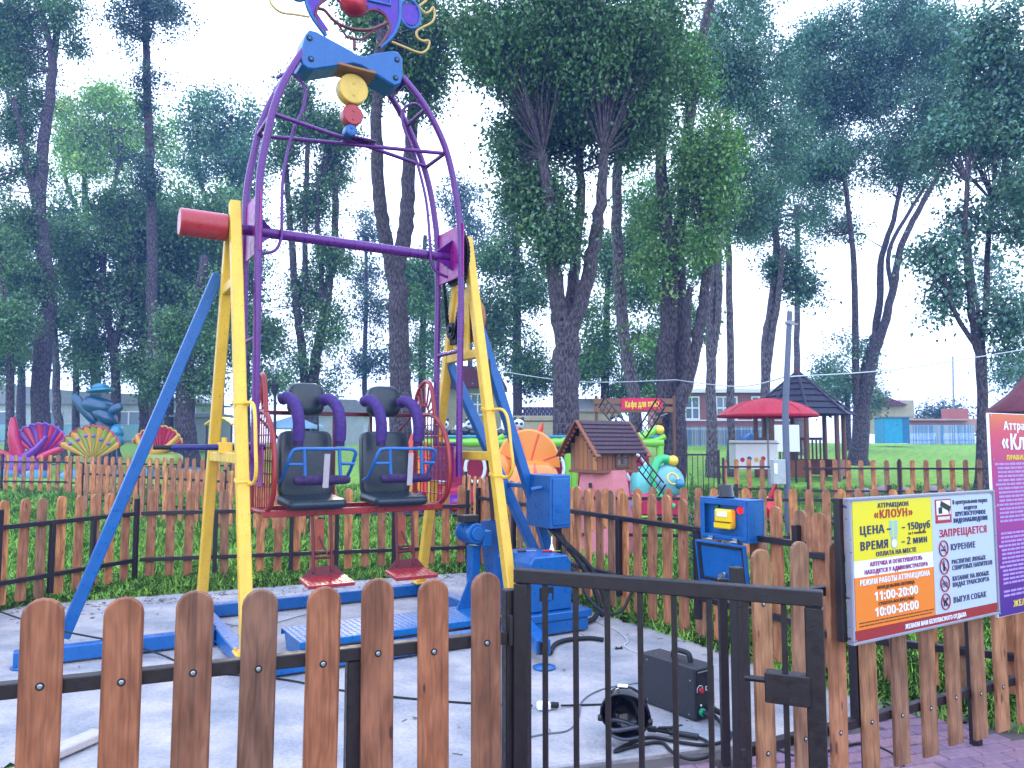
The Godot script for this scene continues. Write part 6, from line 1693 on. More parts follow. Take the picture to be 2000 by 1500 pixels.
func background_rides() -> void:
	var gl := func(c: String) -> StandardMaterial3D:
		var m := mat(c, 0.22)
		m.clearcoat_enabled = true
		m.clearcoat = 0.5
		return m
	var pink: Material = gl.call("b81448")
	var violet: Material = gl.call("66208c")
	var lilac: Material = gl.call("6a48a0")
	var gold: Material = gl.call("c8902c")
	var olive: Material = gl.call("84942e")
	var crimson: Material = gl.call("a01a2c")
	var teal: Material = gl.call("0e4664")
	var aqua: Material = gl.call("1f7898")
	var navy: Material = gl.call("0e2c42")
	var lime: Material = gl.call("74b830")
	var orange: Material = gl.call("d8821a")
	var flame: Material = gl.call("d8401c")
	var pearl: Material = gl.call("c8d4dc")
	var coal: Material = gl.call("16181c")
	var yellow: Material = gl.call("e8c030")
	var st := begin()
	# ---- sea carousel with shells
	var t := thing("sea_carousel", "carousel of big shiny shells and a blue sea figure at the left", "carousel", Vector3(-13.391, -0.111, -25))
	st = begin()
	cyl(st, Vector3(-0.958, 0.194, -1.6), Vector3(-0.965, 0.369, -1.6), 3.9, 40, 0.05)
	obj("platform", st, pearl, t)
	st = begin()
	cyl(st, Vector3(-0.944, -0.121, -1.6), Vector3(-0.957, 0.176, -1.6), 3.7, 40)
	obj("platform_skirt", st, coal, t)
	st = begin()
	for k in 20:
		var a := TAU * k / 20.0
		ball(st, Vector3(-0.967, 0.421, -1.6) + Vector3(cos(a) * 3.3, 0.15, sin(a) * 3.3), Vector3(0.5, 0.28, 0.4), 5, 8)
	obj("waves", st, aqua, t)
	var s := shell(t, Vector3(-1.887, 1.238, 0.2), 1.02, "shell", pink, violet, lilac, -0.12)
	arm_tube(s, "starfish_arm", [Vector3(-2.215, 1.08, 0.5), Vector3(-2.378, 1.728, 0.6), Vector3(-2.435, 2.215, 0.6), Vector3(-2.447, 2.458, 0.6)], 0.22, 0.06, pink, true)
	arm_tube(s, "starfish_arm", [Vector3(-2.215, 1.08, 0.5), Vector3(-1.619, 1.406, 0.7), Vector3(-1.285, 1.857, 0.7)], 0.22, 0.05, violet, true)
	arm_tube(s, "starfish_arm", [Vector3(-2.215, 1.08, 0.5), Vector3(-2.499, 1.245, 0.7), Vector3(-2.83, 1.406, 0.7)], 0.20, 0.06, crimson, true)
	st = begin()
	pad(st, Vector3(-2.203, 0.838, 0.5), Vector3(1.6, 0.9, 0.8), Basis.IDENTITY, 0.6)
	obj("car_body", st, violet, s)
	arm_tube(s, "nose_horn", [Vector3(-1.446, 1.165, 0.7), Vector3(-1.04, 1.343, 0.8), Vector3(-0.724, 1.471, 0.8)], 0.16, 0.10, pink)
	s = shell(t, Vector3(0.219, 1.155, 1), 1.0, "shell", gold, olive, crimson, 0.0)
	st = begin()
	for k in 6:
		ball(st, Vector3(0.274, 1.157, 1.1) + Vector3(-0.6 + k * 0.24, 0.76 - absf(k - 2.5) * 0.12, 0.0), Vector3(0.07, 0.06, 0.04), 5, 8)
	obj("spots", st, lilac, s)
	s = shell(t, Vector3(1.731, 1.331, -0.3), 0.86, "shell", crimson, pink, gold, 0.0)
	arm_tube(s, "starfish_arm", [Vector3(1.685, 1.319, 0.1), Vector3(1.678, 1.895, 0.2), Vector3(1.806, 2.456, 0.2)], 0.16, 0.07, gold, true)
	arm_tube(s, "starfish_arm", [Vector3(1.817, 1.319, 0.1), Vector3(2.27, 1.484, 0.2), Vector3(2.668, 1.895, 0.2)], 0.16, 0.06, gold, true)
	arm_tube(s, "starfish_arm", [Vector3(1.652, 1.319, 0.1), Vector3(1.443, 1.566, 0.2), Vector3(1.282, 1.895, 0.2)], 0.15, 0.06, gold, true)
	st = begin()
	pad(st, Vector3(1.9, 1.067, -0.1), Vector3(1.5, 0.6, 0.8), Basis.IDENTITY, 0.6)
	obj("car_body", st, olive, s)
	# the blue leaping figure in the middle
	st = begin()
	lathe(st, [Vector2(0.5, -1.2), Vector2(0.36, -0.3), Vector2(0.3, 0.4), Vector2(0.42, 0.8), Vector2(0.0, 0.95)], 14, Transform3D(Basis.IDENTITY, Vector3(-0.609, 1.563, -1.6)))
	var fig := obj("sea_figure", st, navy, t)
	st = begin()
	pad(st, Vector3(-0.877, 2.92, -1.5), Vector3(1.1, 0.62, 0.9), Basis(Vector3.BACK, -0.3), 0.8)
	pad(st, Vector3(-0.598, 2.58, -1.4), Vector3(0.9, 0.45, 0.7), Basis(Vector3.BACK, -0.6), 0.8)
	obj("figure_head", st, teal, fig)
	st = begin()
	pad(st, Vector3(-0.847, 3.452, -1.5), Vector3(0.88, 0.18, 0.8), Basis(Vector3.BACK, 0.1), 0.8)
	ball(st, Vector3(-0.834, 3.576, -1.5), Vector3(0.28, 0.13, 0.28), 6, 10)
	obj("figure_hat", st, aqua, fig)
	for q in [[Vector3(-1.319, 2.968, -1.4), Vector3(-1.392, 3.103, -1.3), -0.9], [Vector3(-0.313, 2.933, -1.4), Vector3(-0.16, 3.033, -1.3), 0.6]]:
		st = begin()
		pad(st, q[0] + Vector3(0, -0.15, 0), Vector3(0.35, 1.35 if q[2] < 0 else 0.7, 0.3), Basis(Vector3.BACK, 0.7 if q[2] < 0 else -1.1), 0.8)
		obj("figure_fin", st, teal, fig)
	st = begin()
	ball(st, Vector3(-0.119, 1.999, -1.3), Vector3(0.22, 0.3, 0.25), 7, 10)
	ball(st, Vector3(-0.091, 1.702, -1.2), Vector3(0.30, 0.22, 0.25), 7, 10)
	obj("figure_tail", st, aqua, fig)
	# ---- yellow canopy and tent, lamp post
	t = thing("kiosk_canopy", "small yellow arched canopy on dark posts seen between the yellow legs", "canopy", Vector3(-8.981, 0.442, -24))
	st = begin()
	var arch := []
	for k in 9:
		arch.append(Vector2(-0.42 + 0.84 * k / 8.0, 1.68 + 0.22 * sin(PI * k / 8.0)))
	for k in 9:
		arch.append(Vector2(0.42 - 0.84 * k / 8.0, 1.64 + 0.22 * sin(PI * (8 - k) / 8.0)))
	prism(st, arch, Transform3D(Basis.IDENTITY, Vector3(0, 0, -0.5)), 1.0)
	obj("roof", st, yellow, t)
	for x in [-0.38, 0.38]:
		st = begin()
		box(st, Vector3(x, 0.82, 0.4), Vector3(0.05, 1.62, 0.05))
		box(st, Vector3(x, 0.82, -0.4), Vector3(0.05, 1.62, 0.05))
		obj("post", st, M.frame, t)
	t = thing("market_tent", "pale blue market tent roof behind the left seat", "tent", Vector3(-8.457, 0.731, -30))
	st = begin()
	lathe(st, [Vector2(1.25, 1.35), Vector2(1.27, 1.5), Vector2(0.0, 1.9)], 4, Transform3D(Basis(Vector3.UP, PI / 4), Vector3.ZERO))
	obj("canopy", st, worn("8fb4d8", 0.8), t)
	for x in [-0.8, 0.8]:
		st = begin()
		box(st, Vector3(x, 0.7, 0.75), Vector3(0.04, 1.4, 0.04))
		obj("post", st, M.roof_grey, t)
	t = thing("street_lamp", "old-style dark street lamp left of the left seat's headrest", "lamp post", Vector3(-8.286, 0.559, -27))
	st = begin()
	tube(st, [Vector3(0, -0.2, 0), Vector3(-0.064, 2.654, 0)], 0.05, 8)
	obj("pole", st, M.black, t)
	st = begin()
	lathe(st, [Vector2(0.06, 0), Vector2(0.13, 0.3), Vector2(0.13, 0.32), Vector2(0.16, 0.33), Vector2(0.03, 0.48), Vector2(0, 0.56)], 6, Transform3D(Basis.IDENTITY, Vector3(-0.064, 2.654, 0)))
	obj("lantern", st, M.black, t)
	# ---- bamboo train
	var make_car := func(t2: Node3D, x0: float, x1: float, y: float, windows: Array) -> void:
		var s2 := begin()
		var wd := x1 - x0
		box(s2, Vector3((x0 + x1) * 0.5, y + 0.86, -0.55), Vector3(wd - 0.12, 0.62, 0.05))
		box(s2, Vector3((x0 + x1) * 0.5, y + 0.40, -0.1), Vector3(wd - 0.1, 0.34, 0.9), 0.06)
		obj("car_body", s2, pink, t2)
		s2 = begin()
		for x in [x0, x1]:
			var p := []
			var rr := []
			for k in 13:
				p.append(Vector3(x, y + 0.15 + k * 0.105, 0.3))
				rr.append(0.075 if k % 3 else 0.09)
			tube(s2, p, rr, 8)
		obj("bamboo_post", s2, lime, t2)
		s2 = begin()
		var p2 := []
		var r2 := []
		var n := int(wd / 0.12)
		for k in n + 1:
			p2.append(Vector3(lerpf(x0 - 0.1, x1 + 0.06, float(k) / n), y + 1.42, 0.32))
			r2.append(0.085 if k % 4 else 0.1)
		tube(s2, p2, r2, 8)
		tube(s2, [Vector3(x1 - 0.12, y + 1.42, 0.33), Vector3(x1 + 0.10, y + 1.54, 0.33)], [0.09, 0.06], 8)
		obj("bamboo_rail", s2, lime, t2)
		s2 = begin()
		box(s2, Vector3((x0 + x1) * 0.5, y + 1.53, -0.1), Vector3(wd + 0.1, 0.06, 0.95), 0.02)
		obj("roof", s2, aqua, t2)
		for w in windows:
			s2 = begin()
			var lp := []
			for k in 14:
				var a := TAU * k / 14.0
				lp.append(Vector3(w + 0.19 * cos(a), y + 0.93 + 0.27 * sin(a), 0.34))
			tube(s2, lp, 0.035, 7, true)
			obj("window_ring", s2, pearl, t2)
		for w in windows:
			s2 = begin()
			ball(s2, Vector3(w + 0.3, y + 0.22, 0.35), Vector3(0.26, 0.24, 0.16), 7, 12)
			var wh := obj("wheel", s2, violet, t2)
			s2 = begin()
			ball(s2, Vector3(w + 0.3, y + 0.2, 0.48), Vector3(0.12, 0.12, 0.06), 6, 10)
			obj("hub", s2, crimson, wh)
	var make_panda := func(t2: Node3D, p: Vector3, sc: float) -> void:
		var s2 := begin()
		ball(s2, p + Vector3(-0.02, 0.12, 0) * sc, Vector3(0.15, 0.12, 0.13) * sc, 7, 10)
		ball(s2, p + Vector3(0.16, 0.21, 0.06) * sc, Vector3(0.105, 0.09, 0.095) * sc, 7, 10)
		var bear := obj("panda_figure", s2, pearl, t2)
		s2 = begin()
		for e in [[0.09, 0.30, 0.04, 0.04], [0.22, 0.30, 0.04, 0.04], [0.06, 0.09, 0.08, 0.085], [0.20, 0.06, 0.1, 0.07], [-0.17, 0.05, 0.06, 0.08], [-0.08, 0.04, 0.1, 0.07], [0.13, 0.22, 0.14, 0.028], [0.21, 0.21, 0.14, 0.028]]:
			s2 = begin()
			ball(s2, p + Vector3(e[0], e[1], e[2]) * sc, Vector3(e[3] * 1.15, e[3], e[3]) * sc, 5, 8)
			obj("panda_patch", s2, coal, bear)
	t = thing("train_carriage", "train carriage framed in lime bamboo with pandas on top, behind the right yellow leg", "train carriage", Vector3(-0.35, 0.11, -15.0), 0.0, "bamboo train")
	make_car.call(t, -1.45, 0.1, 0.0, [-1.0, -0.35])
	make_car.call(t, 0.1, 1.42, 0.0, [0.55, 1.15])
	make_panda.call(t, Vector3(-0.62, 1.55, 0.0), 1.05)
	make_panda.call(t, Vector3(0.30, 1.55, 0.0), 1.1)
	make_panda.call(t, Vector3(-1.15, 1.55, 0.0), 1.05)
	t = thing("train_carriage", "carnival train carriage framed in lime green bamboo, mostly hidden by the wooden birdhouse", "train carriage", Vector3(1.10, 0.11, -15.0), 0.0, "bamboo train")
	make_car.call(t, 0.08, 1.72, 0.0, [0.45, 1.25])
	make_panda.call(t, Vector3(0.75, 1.55, 0.0), 1.2)
	arm_tube(t, "bamboo_spike", [Vector3(1.3, 1.48, 0.3), Vector3(1.55, 1.6, 0.3), Vector3(1.72, 1.72, 0.3)], 0.12, 0.05, lime)
	st = begin()
	for p in [Vector3(1.72, 1.66, 0.32), Vector3(0.95, 1.62, 0.3), Vector3(1.05, 1.68, 0.3)]:
		ball(st, p, Vector3(0.09, 0.09, 0.09), 6, 8)
	obj("yellow_bird", st, yellow, t)
	t = thing("train_engine", "rounded carnival train engine in green, blue and pink with a button nose", "train engine", Vector3(2.55, 0.10, -14.2), 0.0, "bamboo train")
	st = begin()
	pad(st, Vector3(0.05, 0.60, 0), Vector3(0.86, 0.86, 0.8), Basis.IDENTITY, 0.75)
	var eng := obj("engine_body", st, gl.call("58b8b0"), t)
	st = begin()
	lathe(st, [Vector2(0.02, 0.0), Vector2(0.27, 0.03), Vector2(0.30, 0.10), Vector2(0.22, 0.2), Vector2(0, 0.26)], 18, Transform3D(Basis(Vector3.RIGHT, 1.25) * Basis(Vector3.BACK, -0.25), Vector3(0.22, 0.72, 0.38)))
	obj("face_disc", st, gl.call("5f9ca8"), eng)
	st = begin()
	for k in 3:
		var sp := []
		for j in 12:
			var a := TAU * j / 12.0 + k
			sp.append(Vector3(0.22, 0.72, 0.38) + Basis(Vector3.RIGHT, 1.25) * Basis(Vector3.BACK, -0.25) * Vector3(cos(a) * (0.10 + 0.06 * k), 0.235 - 0.06 * k, sin(a) * (0.10 + 0.06 * k)))
		tube(st, sp, 0.018, 5, true)
	obj("face_swirl", st, yellow, eng)
	st = begin()
	ball(st, Vector3(0.40, 0.70, 0.60), Vector3(0.09, 0.09, 0.08), 7, 10)
	obj("button_nose", st, aqua, eng)
	st = begin()
	prism(st, [Vector2(-0.55, 0.0), Vector2(0.62, 0.0), Vector2(0.52, 0.22), Vector2(0.38, 0.42), Vector2(-0.1, 0.42), Vector2(-0.5, 0.3)], Transform3D(Basis.IDENTITY, Vector3(0, 0.13, -0.45)), 1.0, 0.06)
	obj("cow_catcher", st, pink, t)
	st = begin()
	box(st, Vector3(0.04, 0.12, 0.03), Vector3(1.3, 0.05, 1.1), 0.02)
	obj("bumper", st, lime, t)
	arm_tube(t, "green_trim", [Vector3(0.32, 1.10, 0.3), Vector3(0.12, 1.13, 0.36), Vector3(-0.02, 0.95, 0.46), Vector3(0.0, 0.6, 0.52), Vector3(0.16, 0.38, 0.56), Vector3(0.3, 0.3, 0.56)], 0.085, 0.06, gl.call("22a860"))
	st = begin()
	ball(st, Vector3(0.34, 1.10, 0.36), Vector3(0.1, 0.1, 0.08), 6, 10)
	obj("headlight", st, yellow, t)
	st = begin()
	ball(st, Vector3(-0.42, 0.34, 0.5), Vector3(0.2, 0.2, 0.1), 8, 12)
	var wl := obj("wheel", st, crimson, t)
	st = begin()
	ball(st, Vector3(-0.44, 0.32, 0.58), Vector3(0.09, 0.1, 0.05), 6, 10)
	obj("hub", st, aqua, wl)
	# ---- orange ride figure with a spiked crest
	t = thing("ride_car", "orange ride car with a spiked round crest and red stripes behind the blue cabinet", "ride car", Vector3(0.33, 0.06, -12.0))
	st = begin()
	pad(st, Vector3(0.0, 0.66, 0.0), Vector3(0.86, 1.05, 0.8), Basis.IDENTITY, 0.7, 14, 28)
	obj("body", st, orange, t)
	st = begin()
	for a in [-0.75, 0.05, 0.8]:
		var p := []
		for k in 9:
			var v := lerpf(0.25, 1.15, k / 8.0)
			var f := sqrt(maxf(0.0, 1.0 - pow(absf(v - 0.66) / 0.53, 2.86)))
			var rr := pow(f, 0.7) * 0.425
			p.append(Vector3(sin(a) * rr * 1.0, v, cos(a) * rr * 0.95))
		tube(st, p, [0.02, 0.035, 0.045, 0.045, 0.04, 0.035, 0.03, 0.02, 0.01], 6)
	obj("stripes", st, flame, t)
	st = begin()
	var cp := []
	for k in 15:
		var a := lerpf(-0.15, PI + 0.15, k / 14.0)
		cp.append(Vector2(-0.07 + cos(a) * 0.50, 1.14 + sin(a) * 0.54))
	prism(st, cp, Transform3D(Basis.IDENTITY, Vector3(0, 0, -0.32)), 0.16, 0.03)
	var crest := obj("crest", st, orange, t)
	for k in 4:
		st = begin()
		var a := [0.25, 1.2, 1.95, 2.85][k] as float
		var d := Vector3(cos(a), sin(a), 0)
		var c := Vector3(-0.07 + d.x * 0.50, 1.14 + d.y * 0.54, -0.24)
		tube(st, [c - d * 0.06, c + d * 0.05, c + d * 0.15], [0.06, 0.045, 0.008], 8)
		obj("spike", st, flame, crest)
		st = begin()
		tube(st, [Vector3(-0.07 + d.x * 0.1, 1.06 + d.y * 0.1, -0.16), Vector3(-0.07 + d.x * 0.26, 1.12 + d.y * 0.28, -0.16), c + Vector3(0, 0, 0.08) - d * 0.05], [0.012, 0.014, 0.016], 6)
		obj("crest_stripe", st, flame, crest)
	st = begin()
	pad(st, Vector3(-0.52, 0.98, -0.05), Vector3(0.36, 0.62, 0.4), Basis(Vector3.BACK, 0.2), 0.7)
	obj("ear_lobe", st, orange, t)
	t = thing("flame_ornament", "red and orange flame-shaped ornament seen through the right wire cage", "ornament", Vector3(-1.95, 0.1, -14.4))
	st = begin()
	prism(st, [Vector2(-0.4, 0.5), Vector2(0.4, 0.5), Vector2(0.42, 0.95), Vector2(0.34, 1.45), Vector2(0.2, 1.15), Vector2(0.08, 1.62), Vector2(-0.06, 1.15), Vector2(-0.24, 1.5), Vector2(-0.42, 1.0)], Transform3D(Basis.IDENTITY, Vector3(0, 0, -0.1)), 0.2, 0.04)
	obj("outer_flame", st, flame, t)
	st = begin()
	prism(st, [Vector2(-0.25, 0.5), Vector2(0.28, 0.5), Vector2(0.26, 1.0), Vector2(0.12, 1.3), Vector2(-0.02, 1.0), Vector2(-0.2, 1.25)], Transform3D(Basis.IDENTITY, Vector3(0, 0, -0.12)), 0.26, 0.03)
	obj("inner_flame", st, orange, t)
	st = begin()
	box(st, Vector3(0, 0.25, 0), Vector3(0.6, 0.56, 0.4), 0.05)
	obj("stand", st, violet, t)
	# ---- rail track of the train
	for k in 2:
		st = begin()
		tube(st, [Vector3(-3.0, 0.22, -14.2 - k * 0.9), Vector3(1.5, 0.22, -14.0 - k * 0.9), Vector3(4.0, 0.2, -13.2 - k * 0.9), Vector3(7.5, 0.2, -12.4 - k * 0.9)], 0.045, 6)
		var tk := obj("ride_track", st, M.frame)
		tag(tk, "front dark rail of the little train's track" if k == 0 else "rear dark rail of the little train's track", "rail")
	birdhouse()
	banner_boards()

func birdhouse() -> void:
	var t := thing("birdhouse_mill", "wooden windmill birdhouse with a brown slatted roof on a pink tapered base", "playhouse", Vector3(1.27, 0.0, -10.7), 0.62)
	var pinkish := worn("cf7f86", 0.85, 1.5)
	var mauve := worn("b06a90", 0.85, 1.5)
	var st := begin()
	# tapered base, eight faces
	for k in 8:
		st = begin()
		var q := []
		for e in [[k, 0], [k + 1, 0], [k + 1, 1], [k, 1]]:
			var a: float = TAU * e[0] / 8.0 + PI / 8
			var rr := 0.50 if e[1] == 0 else 0.33
			q.append(Vector3(cos(a) * rr, -0.1 if e[1] == 0 else 1.145, sin(a) * rr))
		face(st, q, Vector3(cos(TAU * (k + 0.5) / 8.0 + PI / 8), 0.1, sin(TAU * (k + 0.5) / 8.0 + PI / 8)))
		obj("base_face", st, mauve if k in [7, 0] else pinkish, t)
	# house: gable on local -x, long side on +z
	var L := 0.36
	var Wd := 0.27
	var y0 := 1.15
	var y1 := 1.47
	var yr := 1.80
	for s in [-1.0, 1.0]:
		for k in 6:
			var zc := -Wd + (k + 0.5) * Wd / 3.0
			var hh := lerpf(y1, yr - 0.04, 1.0 - absf(zc) / Wd)
			st = begin()
			box(st, Vector3(s * L, (y0 + hh) / 2, zc), Vector3(0.022, hh - y0, Wd / 3.0 - 0.006), 0.004)
			obj("board", st, M.orange_wood[rng.randi() % 6] if s < 0 else M.brown_wood[rng.randi() % 6], t)
	for s in [-1.0, 1.0]:
		for k in 8:
			var xc := -L + (k + 0.5) * L / 4.0
			st = begin()
			if s > 0 and k in [9]:
				box(st, Vector3(xc, y0 + 0.05, s * Wd), Vector3(L / 4.0 - 0.006, 0.10, 0.022), 0.004)
				box(st, Vector3(xc, y1 - 0.04, s * Wd), Vector3(L / 4.0 - 0.006, 0.08, 0.022), 0.004)
			else:
				box(st, Vector3(xc, (y0 + y1) / 2, s * Wd), Vector3(L / 4.0 - 0.006, y1 - y0, 0.022), 0.004)
			obj("board", st, M.brown_wood[rng.randi() % 6], t)
	st = begin()
	box(st, Vector3(0, y0 - 0.02, 0), Vector3(L * 2 + 0.05, 0.04, Wd * 2 + 0.05), 0.004)
	obj("floor_board", st, M.brown_wood[0], t)
	# small window
	var wc := Vector3(0.09, 1.31, Wd + 0.012)
	st = begin()
	box(st, wc - Vector3(0, 0, 0.004), Vector3(0.19, 0.19, 0.006))
	var win := obj("window", st, worn("a8a8b8", 0.3), t)
	st = begin()
	for x in [-0.1, 0.1]:
		box(st, wc + Vector3(x * 1.12, 0, 0.008), Vector3(0.04, 0.262, 0.02), 0.003)
	for y in [-0.1, 0.1]:
		box(st, wc + Vector3(0, y * 1.12, 0.008), Vector3(0.184, 0.04, 0.02), 0.003)
	box(st, wc + Vector3(0, 0, 0.004), Vector3(0.02, 0.165, 0.012))
	box(st, wc + Vector3(0, 0, 0.005), Vector3(0.165, 0.02, 0.012))
	obj("window_frame", st, M.brown_wood[3], win)
	# roof slats
	var roof_m := worn("46303a", 0.7, 3.0)
	for s in [-1.0, 1.0]:
		for k in 8:
			var f := (k + 0.5) / 8.0
			var z: float = s * lerpf(0.02, Wd + 0.12, f)
			var y := lerpf(yr + 0.02, y1 - 0.10, f)
			st = begin()
			box(st, Vector3(0, y, z), Vector3(L * 2 + 0.2, 0.018, 0.086), 0.004, Basis(Vector3.RIGHT, s * 0.62))
			obj("roof_slat", st, roof_m, t)
	for s in [-1.0, 1.0]:
		for e in [-1.0, 1.0]:
			st = begin()
			beam(st, Vector3(e * (L + 0.11), yr + 0.02, s * 0.0), Vector3(e * (L + 0.11), y1 - 0.14, s * (Wd + 0.15)), 0.02, 0.09, Vector3.RIGHT, 0.003)
			obj("barge_board", st, M.brown_wood[4], t)
			st = begin()
			for k in 9:
				var f := (k + 0.5) / 9.0
				ball(st, Vector3(e * (L + 0.112), lerpf(yr - 0.05, y1 - 0.20, f), s * lerpf(0.0, Wd + 0.13, f)), Vector3(0.011, 0.024, 0.024), 4, 6)
			obj("scallop_trim", st, M.brown_wood[5], t)
	# four lattice sails on the far gable
	st = begin()
	cyl(st, Vector3(L, 1.50, 0), Vector3(L + 0.2, 1.50, 0), 0.03, 10)
	var hub := obj("sail_hub", st, M.frame, t)
	for k in 4:
		var b := Basis(Vector3.RIGHT, PI / 2 * k + 0.72)
		var o := Vector3(L + 0.16, 1.50, 0)
		st = begin()
		for z in [-0.02, 0.17]:
			beam(st, o + b * Vector3(0, 0.1 if z < 0 else 0.26, z), o + b * Vector3(0, 0.82, z), 0.022, 0.022)
		beam(st, o + b * Vector3(0, 0.86, -0.03), o + b * Vector3(0, 0.86, 0.18), 0.022, 0.022)
		beam(st, o + b * Vector3(0, 0.26, -0.02), o + b * Vector3(0, 0.26, 0.17), 0.018, 0.018)
		beam(st, o, o + b * Vector3(0, 0.2, -0.02), 0.024, 0.024)
		for j in 5:
			beam(st, o + b * Vector3(0, 0.36 + j * 0.1, -0.02), o + b * Vector3(0, 0.36 + j * 0.1, 0.17), 0.012, 0.016)
		beam(st, o + b * Vector3(0, 0.26, 0.075), o + b * Vector3(0, 0.86, 0.075), 0.012, 0.016)
		obj("sail", st, M.frame, t)

func banner_boards() -> void:
	var t := thing("bird_cafe_boards", "two light wooden boards carrying a red banner, nailed between trees", "banner", Vector3(3.04, 0.3, -19.0))
	var st := begin()
	for y in [Vector3(-0.035, 2.253, 0), Vector3(-0.038, 2.05, 0)]:
		st = begin()
		box(st, y, Vector3(1.95, 0.14, 0.03), 0.004)
		obj("board", st, M.orange_wood[4], t)
	st = begin()
	box(st, Vector3(0.174, 2.188, 0.03), Vector3(1.02, 0.29, 0.012), 0.002)
	var ban := obj("banner_cloth", st, mat("d0184a", 0.6), t)
	var o := lettering("banner_text", "Кафе для птиц", 0.16, Vector3(0.173, 2.187, 0.04), mat("e8d820", 0.6), ban, 0.84)
	o.rotation.z = 0.03
	for x in [-0.95, 0.98]:
		st = begin()
		box(st, Vector3(x, 0.95, -0.05), Vector3(0.07, 2.9, 0.07), 0.005)
		obj("post", st, M.brown_wood[3], t)
	t = thing("bird_feeder", "little dark bird feeder with a pale roof hanging under the banner boards", "bird feeder", Vector3(3.536, 0.729, -18.6))
	st = begin()
	box(st, Vector3(-0.017, 1.33, 0), Vector3(0.2, 0.14, 0.15), 0.004)
	obj("box", st, M.brown_wood[3], t)
	st = begin()
	box(st, Vector3(0.071, 1.454, 0), Vector3(0.30, 0.02, 0.22), 0.002, Basis(Vector3.BACK, 0.35))
	obj("roof", st, M.roof_grey, t)
	st = begin()
	tube(st, [Vector3(-0.018, 1.28, 0), Vector3(0, -0.3, 0)], 0.015, 6)
	obj("pole", st, M.frame, t)
	# string wires between the trees
	var wires := [[Vector3(-0.938, 3.52, -20), Vector3(1.525, 3.049, -19), Vector3(4.067, 3.087, -19), "pale wire strung past the maple trunk to the thick trunk"], [Vector3(4.067, 3.087, -19), Vector3(4.412, 2.622, -15), Vector3(4.296, 2.551, -12), "pale wire strung from the thick trunk to the grey pole"], [Vector3(4.296, 2.551, -12), Vector3(7.635, 2.975, -15), Vector3(11.868, 3.676, -17), "pale wire strung from the grey pole out to the right"]]
	for w in wires:
		st = begin()
		tube(st, smooth_path([w[0], w[1], w[2]], 8), 0.012, 5)
		tag(obj("overhead_wire", st, mat("b8bec8", 0.5)), w[3], "wire")

